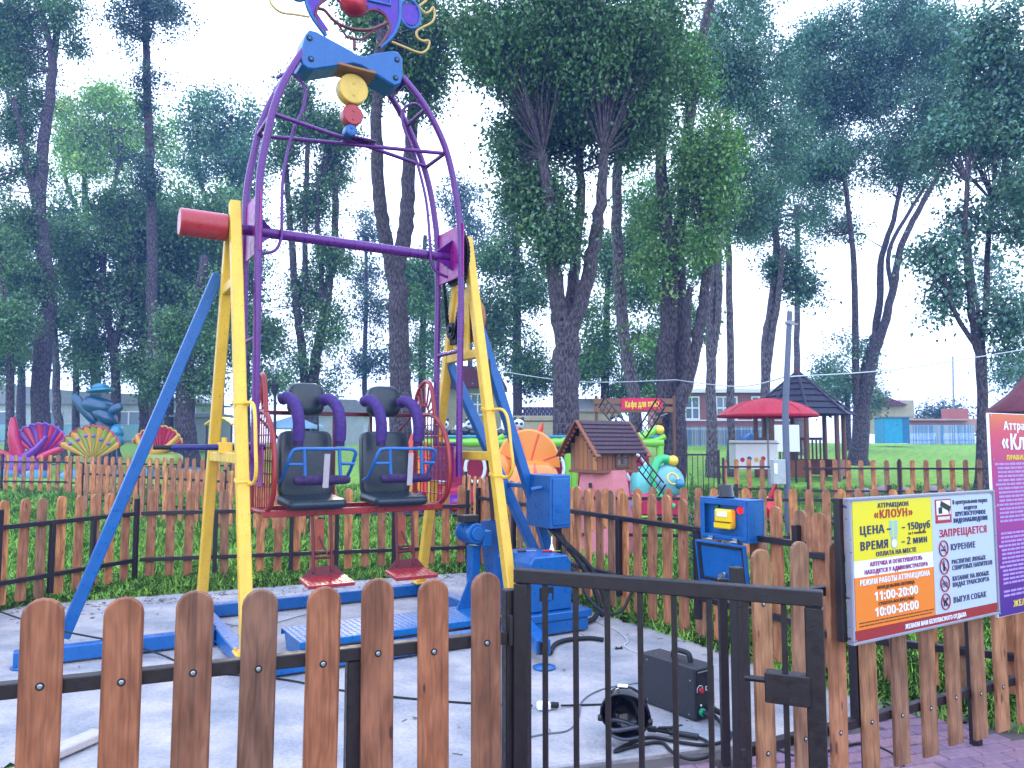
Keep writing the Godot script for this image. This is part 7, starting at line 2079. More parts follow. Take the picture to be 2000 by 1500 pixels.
func pavilion_side() -> void:
	var st := begin()
	# grey pole with its electric box
	var t := thing("lamp_pole", "tall grey steel pole standing right of the red parasol", "pole", Vector3(4.27, 0.0, -12.0))
	st = begin()
	tube(st, [Vector3(0, -0.1, 0), Vector3(0, 2.0, 0), Vector3(0.116, 3.587, 0)], [0.052, 0.05, 0.042], 14)
	obj("pole", st, worn("5c6478", 0.6), t)
	st = begin()
	box(st, Vector3(0.111, 3.407, 0), Vector3(0.12, 0.05, 0.12), 0.006)
	box(st, Vector3(0.156, 3.374, 0.05), Vector3(0.12, 0.03, 0.03), 0.004)
	obj("collar", st, M.roof_grey, t)
	t = thing("electric_box", "pale grey electric box with a socket strip, hung left of the grey pole", "electric box", Vector3(4.05, 0.0, -11.85))
	st = begin()
	box(st, Vector3(0.028, 1.076, 0), Vector3(0.19, 0.38, 0.16), 0.008)
	obj("case", st, worn("a8b0b4", 0.5), t)
	st = begin()
	box(st, Vector3(-0.03, 1.125, 0.084), Vector3(0.05, 0.16, 0.012), 0.003)
	for k in 3:
		cyl(st, Vector3(-0.032, 1.125, 0.09) + Vector3(0, (k - 1) * 0.05, 0), Vector3(-0.035, 1.125, 0.098) + Vector3(0, (k - 1) * 0.05, 0), 0.014, 8)
	obj("socket_strip", st, M.white, t)
	st = begin()
	box(st, Vector3(0.0, 0.5, -0.05), Vector3(0.04, 1.0, 0.04))
	obj("bracket_post", st, M.frame, t)
	t = thing("plastic_bag", "crumpled bright red plastic bag hanging below the pale electric box", "bag", Vector3(3.72, 0.0, -11.2))
	st = begin()
	var c := Vector3(0.016, 0.6, 0)
	var pr := []
	for i in 9:
		var a := PI * i / 8.0 - PI / 2
		pr.append([cos(a) * (1.0 - 0.45 * sin(a)), sin(a)])
	var rows := []
	for i in 9:
		var row := []
		for k in 14:
			var an := TAU * k / 14.0
			var f: float = pr[i][0] * (1.0 + rng.randf_range(-0.16, 0.16))
			row.append(c + Vector3(cos(an) * f * 0.11, pr[i][1] * 0.17, sin(an) * f * 0.08))
		rows.append(row)
	for i in 8:
		for k in 14:
			var k2 := (k + 1) % 14
			face(st, [rows[i][k], rows[i][k2], rows[i + 1][k2]], rows[i][k] - c)
			face(st, [rows[i][k], rows[i + 1][k2], rows[i + 1][k]], rows[i][k] - c)
	obj("bag_body", st, mat("d01428", 0.25), t)
	st = begin()
	tube(st, [c + Vector3(0.01, 0.14, 0), c + Vector3(0.05, 0.26, 0), c + Vector3(0.09, 0.33, 0)], [0.05, 0.02, 0.012], 8)
	obj("bag_handle", st, mat("b01024", 0.3), t)
	# pavilion
	t = thing("pavilion", "open wooden pavilion with a dark pointed tiled roof", "pavilion", Vector3(8.96, 0.42, -24.0))
	var sides := 8
	for k in sides:
		var a0 := TAU * k / sides + 0.2
		var a1 := TAU * (k + 1) / sides + 0.2
		for j in 7:          # courses of tiles, stepped
			st = begin()
			var f0 := j / 7.0
			var f1 := (j + 1.15) / 7.0
			var q := []
			for e in [[a0, f0], [a1, f0], [a1, minf(f1, 1.0)], [a0, minf(f1, 1.0)]]:
				var rr := lerpf(1.62, 0.03, e[1])
				q.append(Vector3(cos(e[0]) * rr, lerpf(1.93, 3.32, e[1]) + (0.05 if e[1] == f0 else 0.0), sin(e[0]) * rr))
			face(st, q, Vector3(cos((a0 + a1) / 2), 0.8, sin((a0 + a1) / 2)))
			obj("tile_course", st, M.roof_tile, t)
		st = begin()
		tube(st, [Vector3(cos(a0) * 1.64, 1.96, sin(a0) * 1.64), Vector3(0, 3.36, 0)], 0.045, 6)
		obj("hip_ridge", st, M.roof_tile, t)
		st = begin()
		tube(st, [Vector3(cos(a0) * 1.3, -0.2, sin(a0) * 1.3), Vector3(cos(a0) * 1.3, 2.0, sin(a0) * 1.3)], 0.07, 8)
		obj("post", st, M.brown_wood[3], t)
		st = begin()
		beam(st, Vector3(cos(a0) * 1.3, 0.35, sin(a0) * 1.3), Vector3(cos(a1) * 1.3, 0.35, sin(a1) * 1.3), 0.05, 0.5)
		obj("low_wall", st, M.brown_wood[4], t) if k != 1 else null
	for k in 3:
		var a := TAU * (k + 5) / 8.0 + 0.2 - PI / 8.0
		st = begin()
		box(st, Vector3(cos(a) * 1.16, 1.25, sin(a) * 1.16), Vector3(0.06, 0.08, 0.85), 0.0, Basis(Vector3.UP, -a))
		for j in 7:
			box(st, Vector3(cos(a) * 1.16, 0.85, sin(a) * 1.16) + Basis(Vector3.UP, -a) * Vector3(0, 0, -0.36 + j * 0.12), Vector3(0.03, 0.75, 0.05), 0.0, Basis(Vector3.UP, -a))
		obj("railing", st, M.brown_wood[3], t)
	st = begin()
	lathe(st, [Vector2(0.12, 3.24), Vector2(0.14, 3.28), Vector2(0.0, 3.46)], 8)
	obj("finial", st, M.roof_red, t)
	t = thing("notice_board", "tall white board standing inside the pavilion front", "board", Vector3(7.95, 0.424, -22.4))
	st = begin()
	box(st, Vector3(0.05, 1.243, 0), Vector3(0.72, 0.78, 0.04), 0.004)
	obj("panel", st, M.white, t)
	st = begin()
	for x in [-0.3, 0.3]:
		box(st, Vector3(x, 0.45, -0.03), Vector3(0.05, 1.1, 0.04))
	obj("legs", st, M.frame, t)
	t = thing("stall_counter", "low white stall front with coloured stickers under the red parasol", "stall", Vector3(6.249, 0.474, -20))
	st = begin()
	box(st, Vector3(0.099, 0.747, -0.3), Vector3(1.1, 0.75, 0.6), 0.01)
	obj("counter", st, M.white, t)
	st = begin()
	box(st, Vector3(0.106, 1.043, -0.3), Vector3(1.16, 0.03, 0.66), 0.004)
	obj("counter_top", st, M.roof_grey, t)
	for k in 4:
		st = begin()
		cyl(st, Vector3(-0.277, 0.619, 0) + Vector3(k * 0.18, 0.03 * (k % 2), 0.003), Vector3(-0.277, 0.619, 0) + Vector3(k * 0.18, 0.03 * (k % 2), 0.012), 0.06, 12)
		obj("sticker", st, [crim(), M.blue, M.yellow, crim()][k], t)
	t = thing("parasol", "large dome-shaped red parasol beside the pavilion", "parasol", Vector3(6.314, 0.525, -19))
	st = begin()
	var hh := Vector3(0.044, 1.685, 0).y
	lathe(st, [Vector2(1.20, -0.05), Vector2(1.22, 0.0), Vector2(1.22, 0.0), Vector2(1.0, 0.15), Vector2(0.75, 0.27), Vector2(0.45, 0.36), Vector2(0.2, 0.40), Vector2(0.0, 0.415)], 24, Transform3D(Basis.IDENTITY, Vector3(0, hh, 0)), 8, 0.012)
	var cn := worn("c42c3e", 0.6, 1.5)
	cn.backlight_enabled = true
	cn.backlight = Color(0.5, 0.2, 0.2)
	var canopy := obj("canopy", st, cn, t)
	for k in 8:
		var a := TAU * (k + 0.5) / 8.0
		st = begin()
		var sp := []
		for q in [[1.225, -0.04], [1.005, 0.152], [0.755, 0.272], [0.453, 0.362], [0.2, 0.403], [0.02, 0.418]]:
			sp.append(Vector3(cos(a) * q[0], hh + q[1], sin(a) * q[0]))
		tube(st, smooth_path(sp, 3), 0.010, 5)
		obj("seam", st, cn, canopy)
	st = begin()
	tube(st, [Vector3(0, -0.1, 0), Vector3(0, hh + 0.4, 0)], 0.025, 8)
	obj("pole", st, M.roof_grey, t)
	st = begin()
	for k in 8:
		var a := TAU * k / 8.0
		tube(st, [Vector3(0, hh + 0.34, 0), Vector3(cos(a) * 0.7, hh + 0.24, sin(a) * 0.7), Vector3(cos(a) * 1.18, hh + 0.0, sin(a) * 1.18)], 0.008, 4)
	obj("ribs", st, M.roof_grey, t)
	# hut at the right edge
	t = thing("hut", "hut with a dark red pointed roof cut by the right edge", "hut", Vector3(9.419, 0.14, -14))
	st = begin()
	lathe(st, [Vector2(0.86, Vector3(-18.756, 1.986, 0).y), Vector2(0.88, Vector3(-18.758, 2.024, 0).y), Vector2(0.45, Vector3(-18.776, 2.361, 0).y), Vector2(0.0, Vector3(-18.805, 2.925, 0).y)], 6, Transform3D(Basis(Vector3.UP, 0.3), Vector3(0.48, -0.049, -0.5)))
	obj("roof", st, M.roof_red, t)
	st = begin()
	lathe(st, [Vector2(0.55, 0.0), Vector2(0.55, Vector3(-18.758, 2.024, 0).y)], 6, Transform3D(Basis(Vector3.UP, 0.3), Vector3(0.48, -0.049, -0.5)))
	obj("wall", st, M.brick, t)
	# lumber and litter on the lawn behind the far fence
	for k in 5:
		st = begin()
		ball(st, Vector3(rng.randf_range(-0.02, 0.02), 0.1, 0), Vector3(0.28, 0.16 + 0.05 * (k % 2), 0.2), 6, 9, Basis(Vector3.UP, k * 0.7))
		var o := obj("boulder", st, worn("9a8a88", 0.95, 2.0))
		o.position = Vector3(8.3 + k * 0.56, 0.22, -18.3 - 0.15 * (k % 3))
		tag(o, ["leftmost pale boulder behind the far orange fence", "second pale boulder from the left behind the far orange fence", "middle pale boulder behind the far orange fence", "second pale boulder from the right behind the far orange fence", "rightmost pale boulder behind the far orange fence"][k], "boulder", "boulders behind the far fence")

func crim() -> Material:
	if not M.has("crim"):
		M.crim = mat("b81830", 0.5)
	return M.crim

# ---------------------------------------------------------------- control box on the fence
func control_box() -> void:
	var t := thing("control_box", "blue metal control box with a yellow switch, lid hanging open, on the right back fence", "control box", Vector3(1.477, 0.829, -5.42), -1.0)
	var W := 0.44
	var H := 0.29
	var D := 0.16
	var st := begin()
	box(st, Vector3(0, H / 2, -D + 0.006), Vector3(W, H, 0.012), 0.002)
	box(st, Vector3(0, H - 0.006, -D / 2 + 0.006), Vector3(W, 0.012, D - 0.014), 0.002)
	box(st, Vector3(0, 0.006, -D / 2 + 0.006), Vector3(W, 0.012, D - 0.014), 0.002)
	for s in [-1.0, 1.0]:
		box(st, Vector3(s * (W / 2 - 0.006), H / 2, -D / 2 + 0.006), Vector3(0.012, H - 0.026, D - 0.014), 0.002)
		box(st, Vector3(s * (W / 2 - 0.03), H / 2, 0.0), Vector3(0.03, H - 0.026, 0.008), 0.002)
	box(st, Vector3(0, H - 0.028, 0.0), Vector3(W - 0.092, 0.03, 0.008), 0.002)
	box(st, Vector3(0, 0.026, 0.0), Vector3(W - 0.092, 0.026, 0.008), 0.002)
	var bx := obj("case", st, M.blue, t)
	st = begin()
	box(st, Vector3(0, H / 2, -0.045), Vector3(W - 0.03, H - 0.03, 0.006))
	obj("front_panel", st, M.blue, bx)
	st = begin()
	box(st, Vector3(0.0, 0.155, -0.015), Vector3(0.155, 0.125, 0.06), 0.012)
	box(st, Vector3(0.0, 0.105, -0.008), Vector3(0.15, 0.045, 0.066), 0.008)
	var sw := obj("yellow_switch", st, mat("e8c010", 0.3), t)
	st = begin()
	box(st, Vector3(0.0, 0.131, 0.012), Vector3(0.152, 0.004, 0.030))
	obj("switch_gap", st, M.black, sw)
	st = begin()
	box(st, Vector3(0.0, 0.185, 0.0165), Vector3(0.09, 0.035, 0.003))
	obj("switch_plate", st, M.white, sw)
	# red lamp that is lit, green one that is not
	st = begin()
	cyl(st, Vector3(0.13, 0.215, -0.042), Vector3(0.13, 0.215, -0.012), 0.022, 16, 0.004)
	var red := mat("d01018", 0.3)
	red.emission_enabled = true
	red.emission = Color(1.0, 0.06, 0.05)
	red.emission_energy_multiplier = 1.2
	obj("lamp_red", st, red, t)
	var glow := OmniLight3D.new()
	glow.name = "lamp_red_light"
	glow.light_color = Color(1.0, 0.1, 0.08)
	glow.light_energy = 0.004
	glow.light_size = 0.02
	glow.omni_range = 3.0
	glow.omni_attenuation = 2.0
	glow.shadow_enabled = true
	t.add_child(glow)
	glow.position = Vector3(0.13, 0.215, 0.014)
	st = begin()
	cyl(st, Vector3(-0.085, 0.225, -0.042), Vector3(-0.085, 0.225, -0.02), 0.018, 14, 0.003)
	obj("green_button", st, mat("0a6a50", 0.3), t)
	# lid, hanging from the lower edge, with its seal and lock
	var lb := Basis(Vector3.RIGHT, 0.12)
	st = begin()
	box(st, Vector3(0.0, -0.005, 0.035) + lb * Vector3(0, -0.15, 0), Vector3(W, 0.29, 0.012), 0.002, lb)
	for s in [-1.0, 1.0]:
		box(st, Vector3(0.0, -0.005, 0.035) + lb * Vector3(s * (W / 2 - 0.006), -0.15, 0.014), Vector3(0.012, 0.29, 0.02), 0.001, lb)
		box(st, Vector3(0.0, -0.005, 0.035) + lb * Vector3(0, -0.15 + s * 0.139, 0.014), Vector3(W - 0.03, 0.012, 0.02), 0.001, lb)
	var lid := obj("lid", st, M.blue, t)
	st = begin()
	for s in [-1.0, 1.0]:
		box(st, Vector3(0.0, -0.005, 0.035) + lb * Vector3(s * (W / 2 - 0.024), -0.15, 0.009), Vector3(0.022, 0.26, 0.012), 0.002, lb)
		box(st, Vector3(0.0, -0.005, 0.035) + lb * Vector3(0, -0.15 + s * 0.121, 0.009), Vector3(W - 0.075, 0.022, 0.012), 0.002, lb)
	obj("seal", st, M.rubber, lid)
	st = begin()
	cyl(st, Vector3(0.0, -0.005, 0.035) + lb * Vector3(0.02, -0.22, 0.006), Vector3(0.0, -0.005, 0.035) + lb * Vector3(0.02, -0.22, 0.03), 0.017, 10, 0.003)
	box(st, Vector3(0.0, -0.005, 0.035) + lb * Vector3(0.0, -0.225, 0.028), Vector3(0.06, 0.022, 0.004), 0.001, lb * Basis(Vector3.BACK, 0.5))
	obj("lock", st, M.steel, lid)
	for x in [-0.11, 0.11]:
		st = begin()
		cyl(st, Vector3(x - 0.025, 0.0, 0.022), Vector3(x + 0.025, 0.0, 0.022), 0.009, 10)
		box(st, Vector3(x, 0.014, 0.012), Vector3(0.04, 0.026, 0.006))
		obj("hinge", st, M.steel, t)
	# black beacon on top
	st = begin()
	lathe(st, [Vector2(0.062, 0.0), Vector2(0.066, 0.012), Vector2(0.066, 0.012), Vector2(0.058, 0.016), Vector2(0.048, 0.09), Vector2(0.044, 0.094), Vector2(0.0, 0.096)], 20, Transform3D(Basis.IDENTITY, Vector3(-0.04, H, -0.07)))
	obj("beacon", st, mat("0c0e10", 0.15), t)

# ---------------------------------------------------------------- boards with print
func signs() -> void:
	var bl := Vector3(1.445, 0.657, -3.32)
	var br := Vector3(2.439, 0.636, -3.93)
	br.y = bl.y
	var d := br - bl
	var W := d.length()
	var H := 0.605
	var turn := atan2(-d.z, d.x)
	var t := thing("rules_board", "board with a yellow and orange price panel and a white panel of prohibitions", "sign", bl, turn)
	var st := begin()
	box(st, Vector3(W / 2, H / 2, -0.012), Vector3(W, H, 0.02), 0.002)
	var board := obj("board", st, mat("b4bccf", 0.5), t)
	st = begin()
	for y in [0.0, H]:
		box(st, Vector3(W / 2, y, -0.008), Vector3(W + 0.02, 0.012, 0.03), 0.002)
	for x in [-0.004, W + 0.004]:
		box(st, Vector3(x, H / 2, -0.008), Vector3(0.012, H - 0.014, 0.03), 0.002)
	obj("board_edge", st, worn("8a8a98", 0.5), t)
	var navy := mat("1c2450", 0.6)
	var wine := mat("a01c24", 0.6)
	var magenta := mat("8a1460", 0.6)
	var dark := mat("383a50", 0.6)
	var white := mat("d8deea", 0.6)
	var brown := mat("5c3010", 0.6)
	var area := func(called: String, x0: float, y0: float, x1: float, y1: float, z: float, m: Material, parent: Node) -> Node:   # fractions from the top left corner
		var s := begin()
		box(s, Vector3((x0 + x1) / 2 * W, H * (1.0 - (y0 + y1) / 2), z), Vector3((x1 - x0) * W, (y1 - y0) * H, 0.002))
		return obj(called, s, m, parent)
	var X := 0.525
	area.call("yellow_panel", 0.015, 0.02, X, 0.435, 0.0, mat("d2c414", 0.5), board)
	area.call("price_strip", 0.015, 0.4355, X, 0.55, 0.0, white, board)
	area.call("orange_panel", 0.015, 0.5505, X, 0.915, 0.0, mat("d87418", 0.5), board)
	area.call("red_footer", 0.006, 0.9155, 0.994, 0.992, 0.0, mat("8c1c22", 0.5), board)
	area.call("white_panel", X + 0.002, 0.02, 0.985, 0.915, 0.0, mat("a9b5ce", 0.5), board)
	var put := func(s: String, fx: float, fy: float, h: float, wide: float, m: Material, bold := true) -> void:
		lettering("lettering", s, h * H, Vector3(fx * W, H * (1.0 - fy), 0.0025), m, board, wide * W, "Droid Sans", bold)
	var C := 0.268
	put.call("АТТРАКЦИОН", C, 0.055, 0.036, 0.20, navy)
	put.call("«КЛОУН»", C, 0.118, 0.062, 0.25, wine)
	put.call("ЦЕНА –", 0.150, 0.225, 0.062, 0.19, navy)
	put.call("– 150руб", 0.415, 0.225, 0.055, 0.19, navy)
	put.call("за 1 человека", 0.42, 0.277, 0.020, 0.12, brown)
	put.call("ВРЕМЯ", 0.140, 0.335, 0.062, 0.17, navy)
	put.call("– 2 мин", 0.40, 0.330, 0.055, 0.17, navy)
	put.call("ОПЛАТА НА МЕСТЕ", C + 0.01, 0.402, 0.034, 0.26, navy)
	put.call("АПТЕЧКА И ОГНЕТУШИТЕЛЬ", C + 0.01, 0.468, 0.032, 0.34, magenta)
	put.call("НАХОДЯТСЯ У АДМИНИСТРАТОРА", C + 0.01, 0.520, 0.032, 0.41, magenta)
	put.call("РЕЖИМ РАБОТЫ АТТРАКЦИОНА", C, 0.590, 0.040, 0.45, white)
	put.call("ПОНЕДЕЛЬНИК-ПЯТНИЦА", C, 0.640, 0.024, 0.24, brown)
	put.call("11:00-20:00", C, 0.700, 0.062, 0.28, white)
	put.call("СУББОТА-ВОСКРЕСЕНЬЕ", C, 0.755, 0.024, 0.23, brown)
	put.call("10:00-20:00", C, 0.812, 0.062, 0.28, white)
	put.call("ЖЕЛАЕМ ВАМ БЕЗОПАСНОГО ОТДЫХА", 0.53, 0.955, 0.034, 0.43, white)
	var R := 0.80
	put.call("В центральном парке", R + 0.015, 0.070, 0.034, 0.27, dark)
	put.call("ведется", R + 0.015, 0.118, 0.034, 0.10, dark)
	put.call("КРУГЛОСУТОЧНОЕ", R + 0.015, 0.165, 0.036, 0.235, navy)
	put.call("ВИДЕОНАБЛЮДЕНИЕ", R + 0.015, 0.215, 0.036, 0.265, navy)
	put.call("ЗАПРЕЩАЕТСЯ", 0.755, 0.305, 0.060, 0.36, wine)
	put.call("КУРЕНИЕ", 0.745, 0.420, 0.050, 0.185, dark)
	put.call("РАСПИТИЕ ЛЮБЫХ", 0.785, 0.535, 0.036, 0.26, dark)
	put.call("СПИРТНЫХ НАПИТКОВ", 0.812, 0.582, 0.036, 0.31, dark)
	put.call("КАТАНИЕ НА ЛЮБЫХ", 0.795, 0.665, 0.036, 0.28, dark)
	put.call("ВИДАХ ТРАНСПОРТА", 0.795, 0.712, 0.036, 0.28, dark)
	put.call("ВЫГУЛ СОБАК", 0.78, 0.830, 0.046, 0.25, dark)
	# unreadable fine print at the foot of the orange panel
	st = begin()
	for r in 2:
		var x := 0.03
		while x < 0.50:
			var w := rng.randf_range(0.012, 0.04)
			box(st, Vector3((x + w / 2) * W, H * (1.0 - 0.868 - r * 0.022), 0.0015), Vector3(w * W * 0.85, 0.005, 0.0012))
			x += w
	obj("fine_print", st, brown, board)
	# banknotes and an alarm clock
	st = begin()
	box(st, Vector3(0.250 * W, H * 0.775, 0.0015), Vector3(0.022 * W, 0.065, 0.0012))
	box(st, Vector3(0.280 * W, H * 0.775, 0.0015), Vector3(0.022 * W, 0.065, 0.0012))
	obj("banknotes", st, mat("88b0a8", 0.6), board)
	st = begin()
	cyl(st, Vector3(0.265 * W, H * 0.662, 0.001), Vector3(0.265 * W, H * 0.662, 0.0028), 0.024, 20)
	for s in [-1.0, 1.0]:
		cyl(st, Vector3(0.265 * W + s * 0.014, H * 0.662 + 0.026, 0.001), Vector3(0.265 * W + s * 0.014, H * 0.662 + 0.026, 0.0026), 0.009, 10)
	obj("alarm_clock", st, mat("8aa4b0", 0.6), board)
	st = begin()
	cyl(st, Vector3(0.265 * W, H * 0.662, 0.0028), Vector3(0.265 * W, H * 0.662, 0.0034), 0.018, 18)
	obj("clock_face", st, white, board)
	# camera pictogram
	area.call("camera_frame", 0.552, 0.040, 0.668, 0.225, 0.0015, wine, board)
	area.call("camera_field", 0.560, 0.050, 0.660, 0.160, 0.003, white, board)
	st = begin()
	box(st, Vector3(0.622 * W, H * 0.905, 0.0045), Vector3(0.085, 0.026, 0.002), 0.0, Basis(Vector3.BACK, -0.35))
	box(st, Vector3(0.585 * W, H * 0.875, 0.0045), Vector3(0.03, 0.03, 0.002))
	box(st, Vector3(0.645 * W, H * 0.865, 0.0045), Vector3(0.006, 0.03, 0.002), 0.0, Basis(Vector3.BACK, 0.4))
	obj("camera_symbol", st, M.black, board)
	lettering("lettering", "ВНИМАНИЕ", 0.026 * H, Vector3(0.610 * W, H * 0.812, 0.0035), white, board, 0.085 * W)
	# four prohibition rings with their symbols
	for k in 4:
		var fy: float = [0.42, 0.557, 0.69, 0.828][k]
		var c := Vector3(0.598 * W, H * (1.0 - fy), 0.003)
		st = begin()
		if k == 0:
			box(st, c + Vector3(0, -0.008, 0), Vector3(0.042, 0.007, 0.001))
			box(st, c + Vector3(0.012, 0.006, 0), Vector3(0.004, 0.016, 0.001), 0.0, Basis(Vector3.BACK, 0.5))
		elif k == 1:
			box(st, c + Vector3(0, -0.006, 0), Vector3(0.014, 0.034, 0.001))
			box(st, c + Vector3(0, 0.018, 0), Vector3(0.006, 0.018, 0.001))
		elif k == 2:
			for s in [-1.0, 1.0]:
				var lp := []
				for j in 14:
					lp.append(c + Vector3(s * 0.014 + cos(TAU * j / 14.0) * 0.010, -0.006 + sin(TAU * j / 14.0) * 0.010, 0))
				tube(st, lp, 0.0012, 4, true)
			tube(st, [c + Vector3(-0.014, -0.006, 0), c + Vector3(-0.004, 0.01, 0), c + Vector3(0.010, 0.01, 0), c + Vector3(0.014, -0.006, 0)], 0.0012, 4)
		else:
			box(st, c + Vector3(-0.002, 0, 0), Vector3(0.028, 0.012, 0.001))
			box(st, c + Vector3(0.014, 0.011, 0), Vector3(0.014, 0.012, 0.001))
			for x in [-0.013, -0.006, 0.005, 0.010]:
				box(st, c + Vector3(x, -0.013, 0), Vector3(0.004, 0.016, 0.001))
			box(st, c + Vector3(-0.019, 0.009, 0), Vector3(0.004, 0.016, 0.001), 0.0, Basis(Vector3.BACK, 0.4))
		obj("symbol", st, M.black, board)
		st = begin()
		var ring := []
		for j in 28:
			ring.append(c + Vector3(cos(TAU * j / 28.0), sin(TAU * j / 28.0), 0) * 0.036 + Vector3(0, 0, 0.0015))
		tube(st, ring, 0.0028, 5, true)
		tube(st, [c + Vector3(-0.025, 0.025, 0.0022), c + Vector3(0.025, -0.025, 0.0022)], 0.0022, 5)
		obj("prohibition_ring", st, wine, board)
	for q in [[0.012, 0.012], [W - 0.012, 0.012], [0.012, H - 0.012], [W - 0.012, H - 0.012]]:
		st = begin()
		cyl(st, Vector3(q[0], q[1], 0.001), Vector3(q[0], q[1], 0.004), 0.006, 10)
		obj("screw", st, M.steel, board)
	st = begin()
	for y in [0.02, 0.19, H - 0.03]:
		box(st, Vector3(0.0, y, -0.03), Vector3(0.02, 0.012, 0.05), 0.001)
	box(st, Vector3(-0.022, H / 2 + 0.005, -0.04), Vector3(0.03, H - 0.0, 0.03), 0.002)
	obj("mounting_bar", st, M.frame, t)
	# purple poster beside it
	var pl := Vector3(2.454, 0.621, -3.96)
	var PH := 1.04
	var PW := 0.78
	t = thing("rules_poster", "tall purple poster of ride rules with a red top, cut by the right edge", "poster", pl + Vector3(0.012, 0, -0.012), turn)
	var grad := Gradient.new()
	grad.set_color(0, Color("c8642c"))
	grad.set_color(1, Color("3c1c7c"))
	grad.add_point(0.10, Color("bc3450"))
	grad.add_point(0.28, Color("a01c6c"))
	grad.add_point(0.62, Color("86187c"))
	var gt := GradientTexture2D.new()
	gt.gradient = grad
	gt.width = 8
	gt.height = 256
	gt.fill_from = Vector2(0, 0)
	gt.fill_to = Vector2(0, 1)
	var pm := mat("ffffff", 0.45)
	pm.albedo_texture = gt
	st = begin()
	box(st, Vector3(PW / 2, PH / 2, -0.008), Vector3(PW, PH, 0.014), 0.001)
	obj("board", st, M.white, t)
	st = begin()
	var quad := [[0, 0], [PW, 0], [PW, PH], [0, PH]]
	for k in [0, 2, 1, 0, 3, 2]:
		vert(st, Vector3(0.003 + quad[k][0] * 0.992, 0.003 + quad[k][1] * 0.994, 0.0005), Vector3(0, 0, 1), Vector2(quad[k][0] / PW, 1.0 - quad[k][1] / PH))
	var sheet_o := obj("printed_sheet", st, pm, t)
	var ink := mat("9c86c4", 0.6)
	var gold := mat("d8c040", 0.6)
	lettering("lettering", "Аттракцион", 0.045, Vector3(PW / 2 - 0.02, PH - 0.065, 0.002), white, sheet_o, 0.46)
	lettering("lettering", "«Клоун»", 0.085, Vector3(PW / 2, PH - 0.15, 0.002), white, sheet_o, 0.56)
	lettering("lettering", "ПРАВИЛА", 0.026, Vector3(0.27, PH - 0.232, 0.002), gold, sheet_o, 0.24)
	lettering("lettering", "ЖЕЛАЕМ", 0.032, Vector3(0.27, 0.055, 0.002), gold, sheet_o, 0.24)
	st = begin()
	var y := PH - 0.265
	var row := 0
	while y > 0.09:
		if row in [15, 16, 30]:
			y -= 0.021
			row += 1
			continue
		var x := 0.055 if row % 5 != 0 else 0.03
		var stop := PW - 0.04 - (rng.randf_range(0.1, 0.35) if row % 5 == 4 else 0.0)
		while x < stop:
			var w := rng.randf_range(0.02, 0.07)
			box(st, Vector3(x + w / 2, y, 0.0015), Vector3(w * 0.86, 0.011, 0.0008))
			x += w
		y -= 0.021
		row += 1
	obj("fine_print", st, ink, sheet_o)
	for q in [[0.015, PH - 0.015], [0.015, 0.56], [0.015, 0.02], [0.02, 0.8]]:
		st = begin()
		cyl(st, Vector3(q[0], q[1], 0.001), Vector3(q[0], q[1], 0.004), 0.005, 10)
		obj("screw", st, M.steel, t)

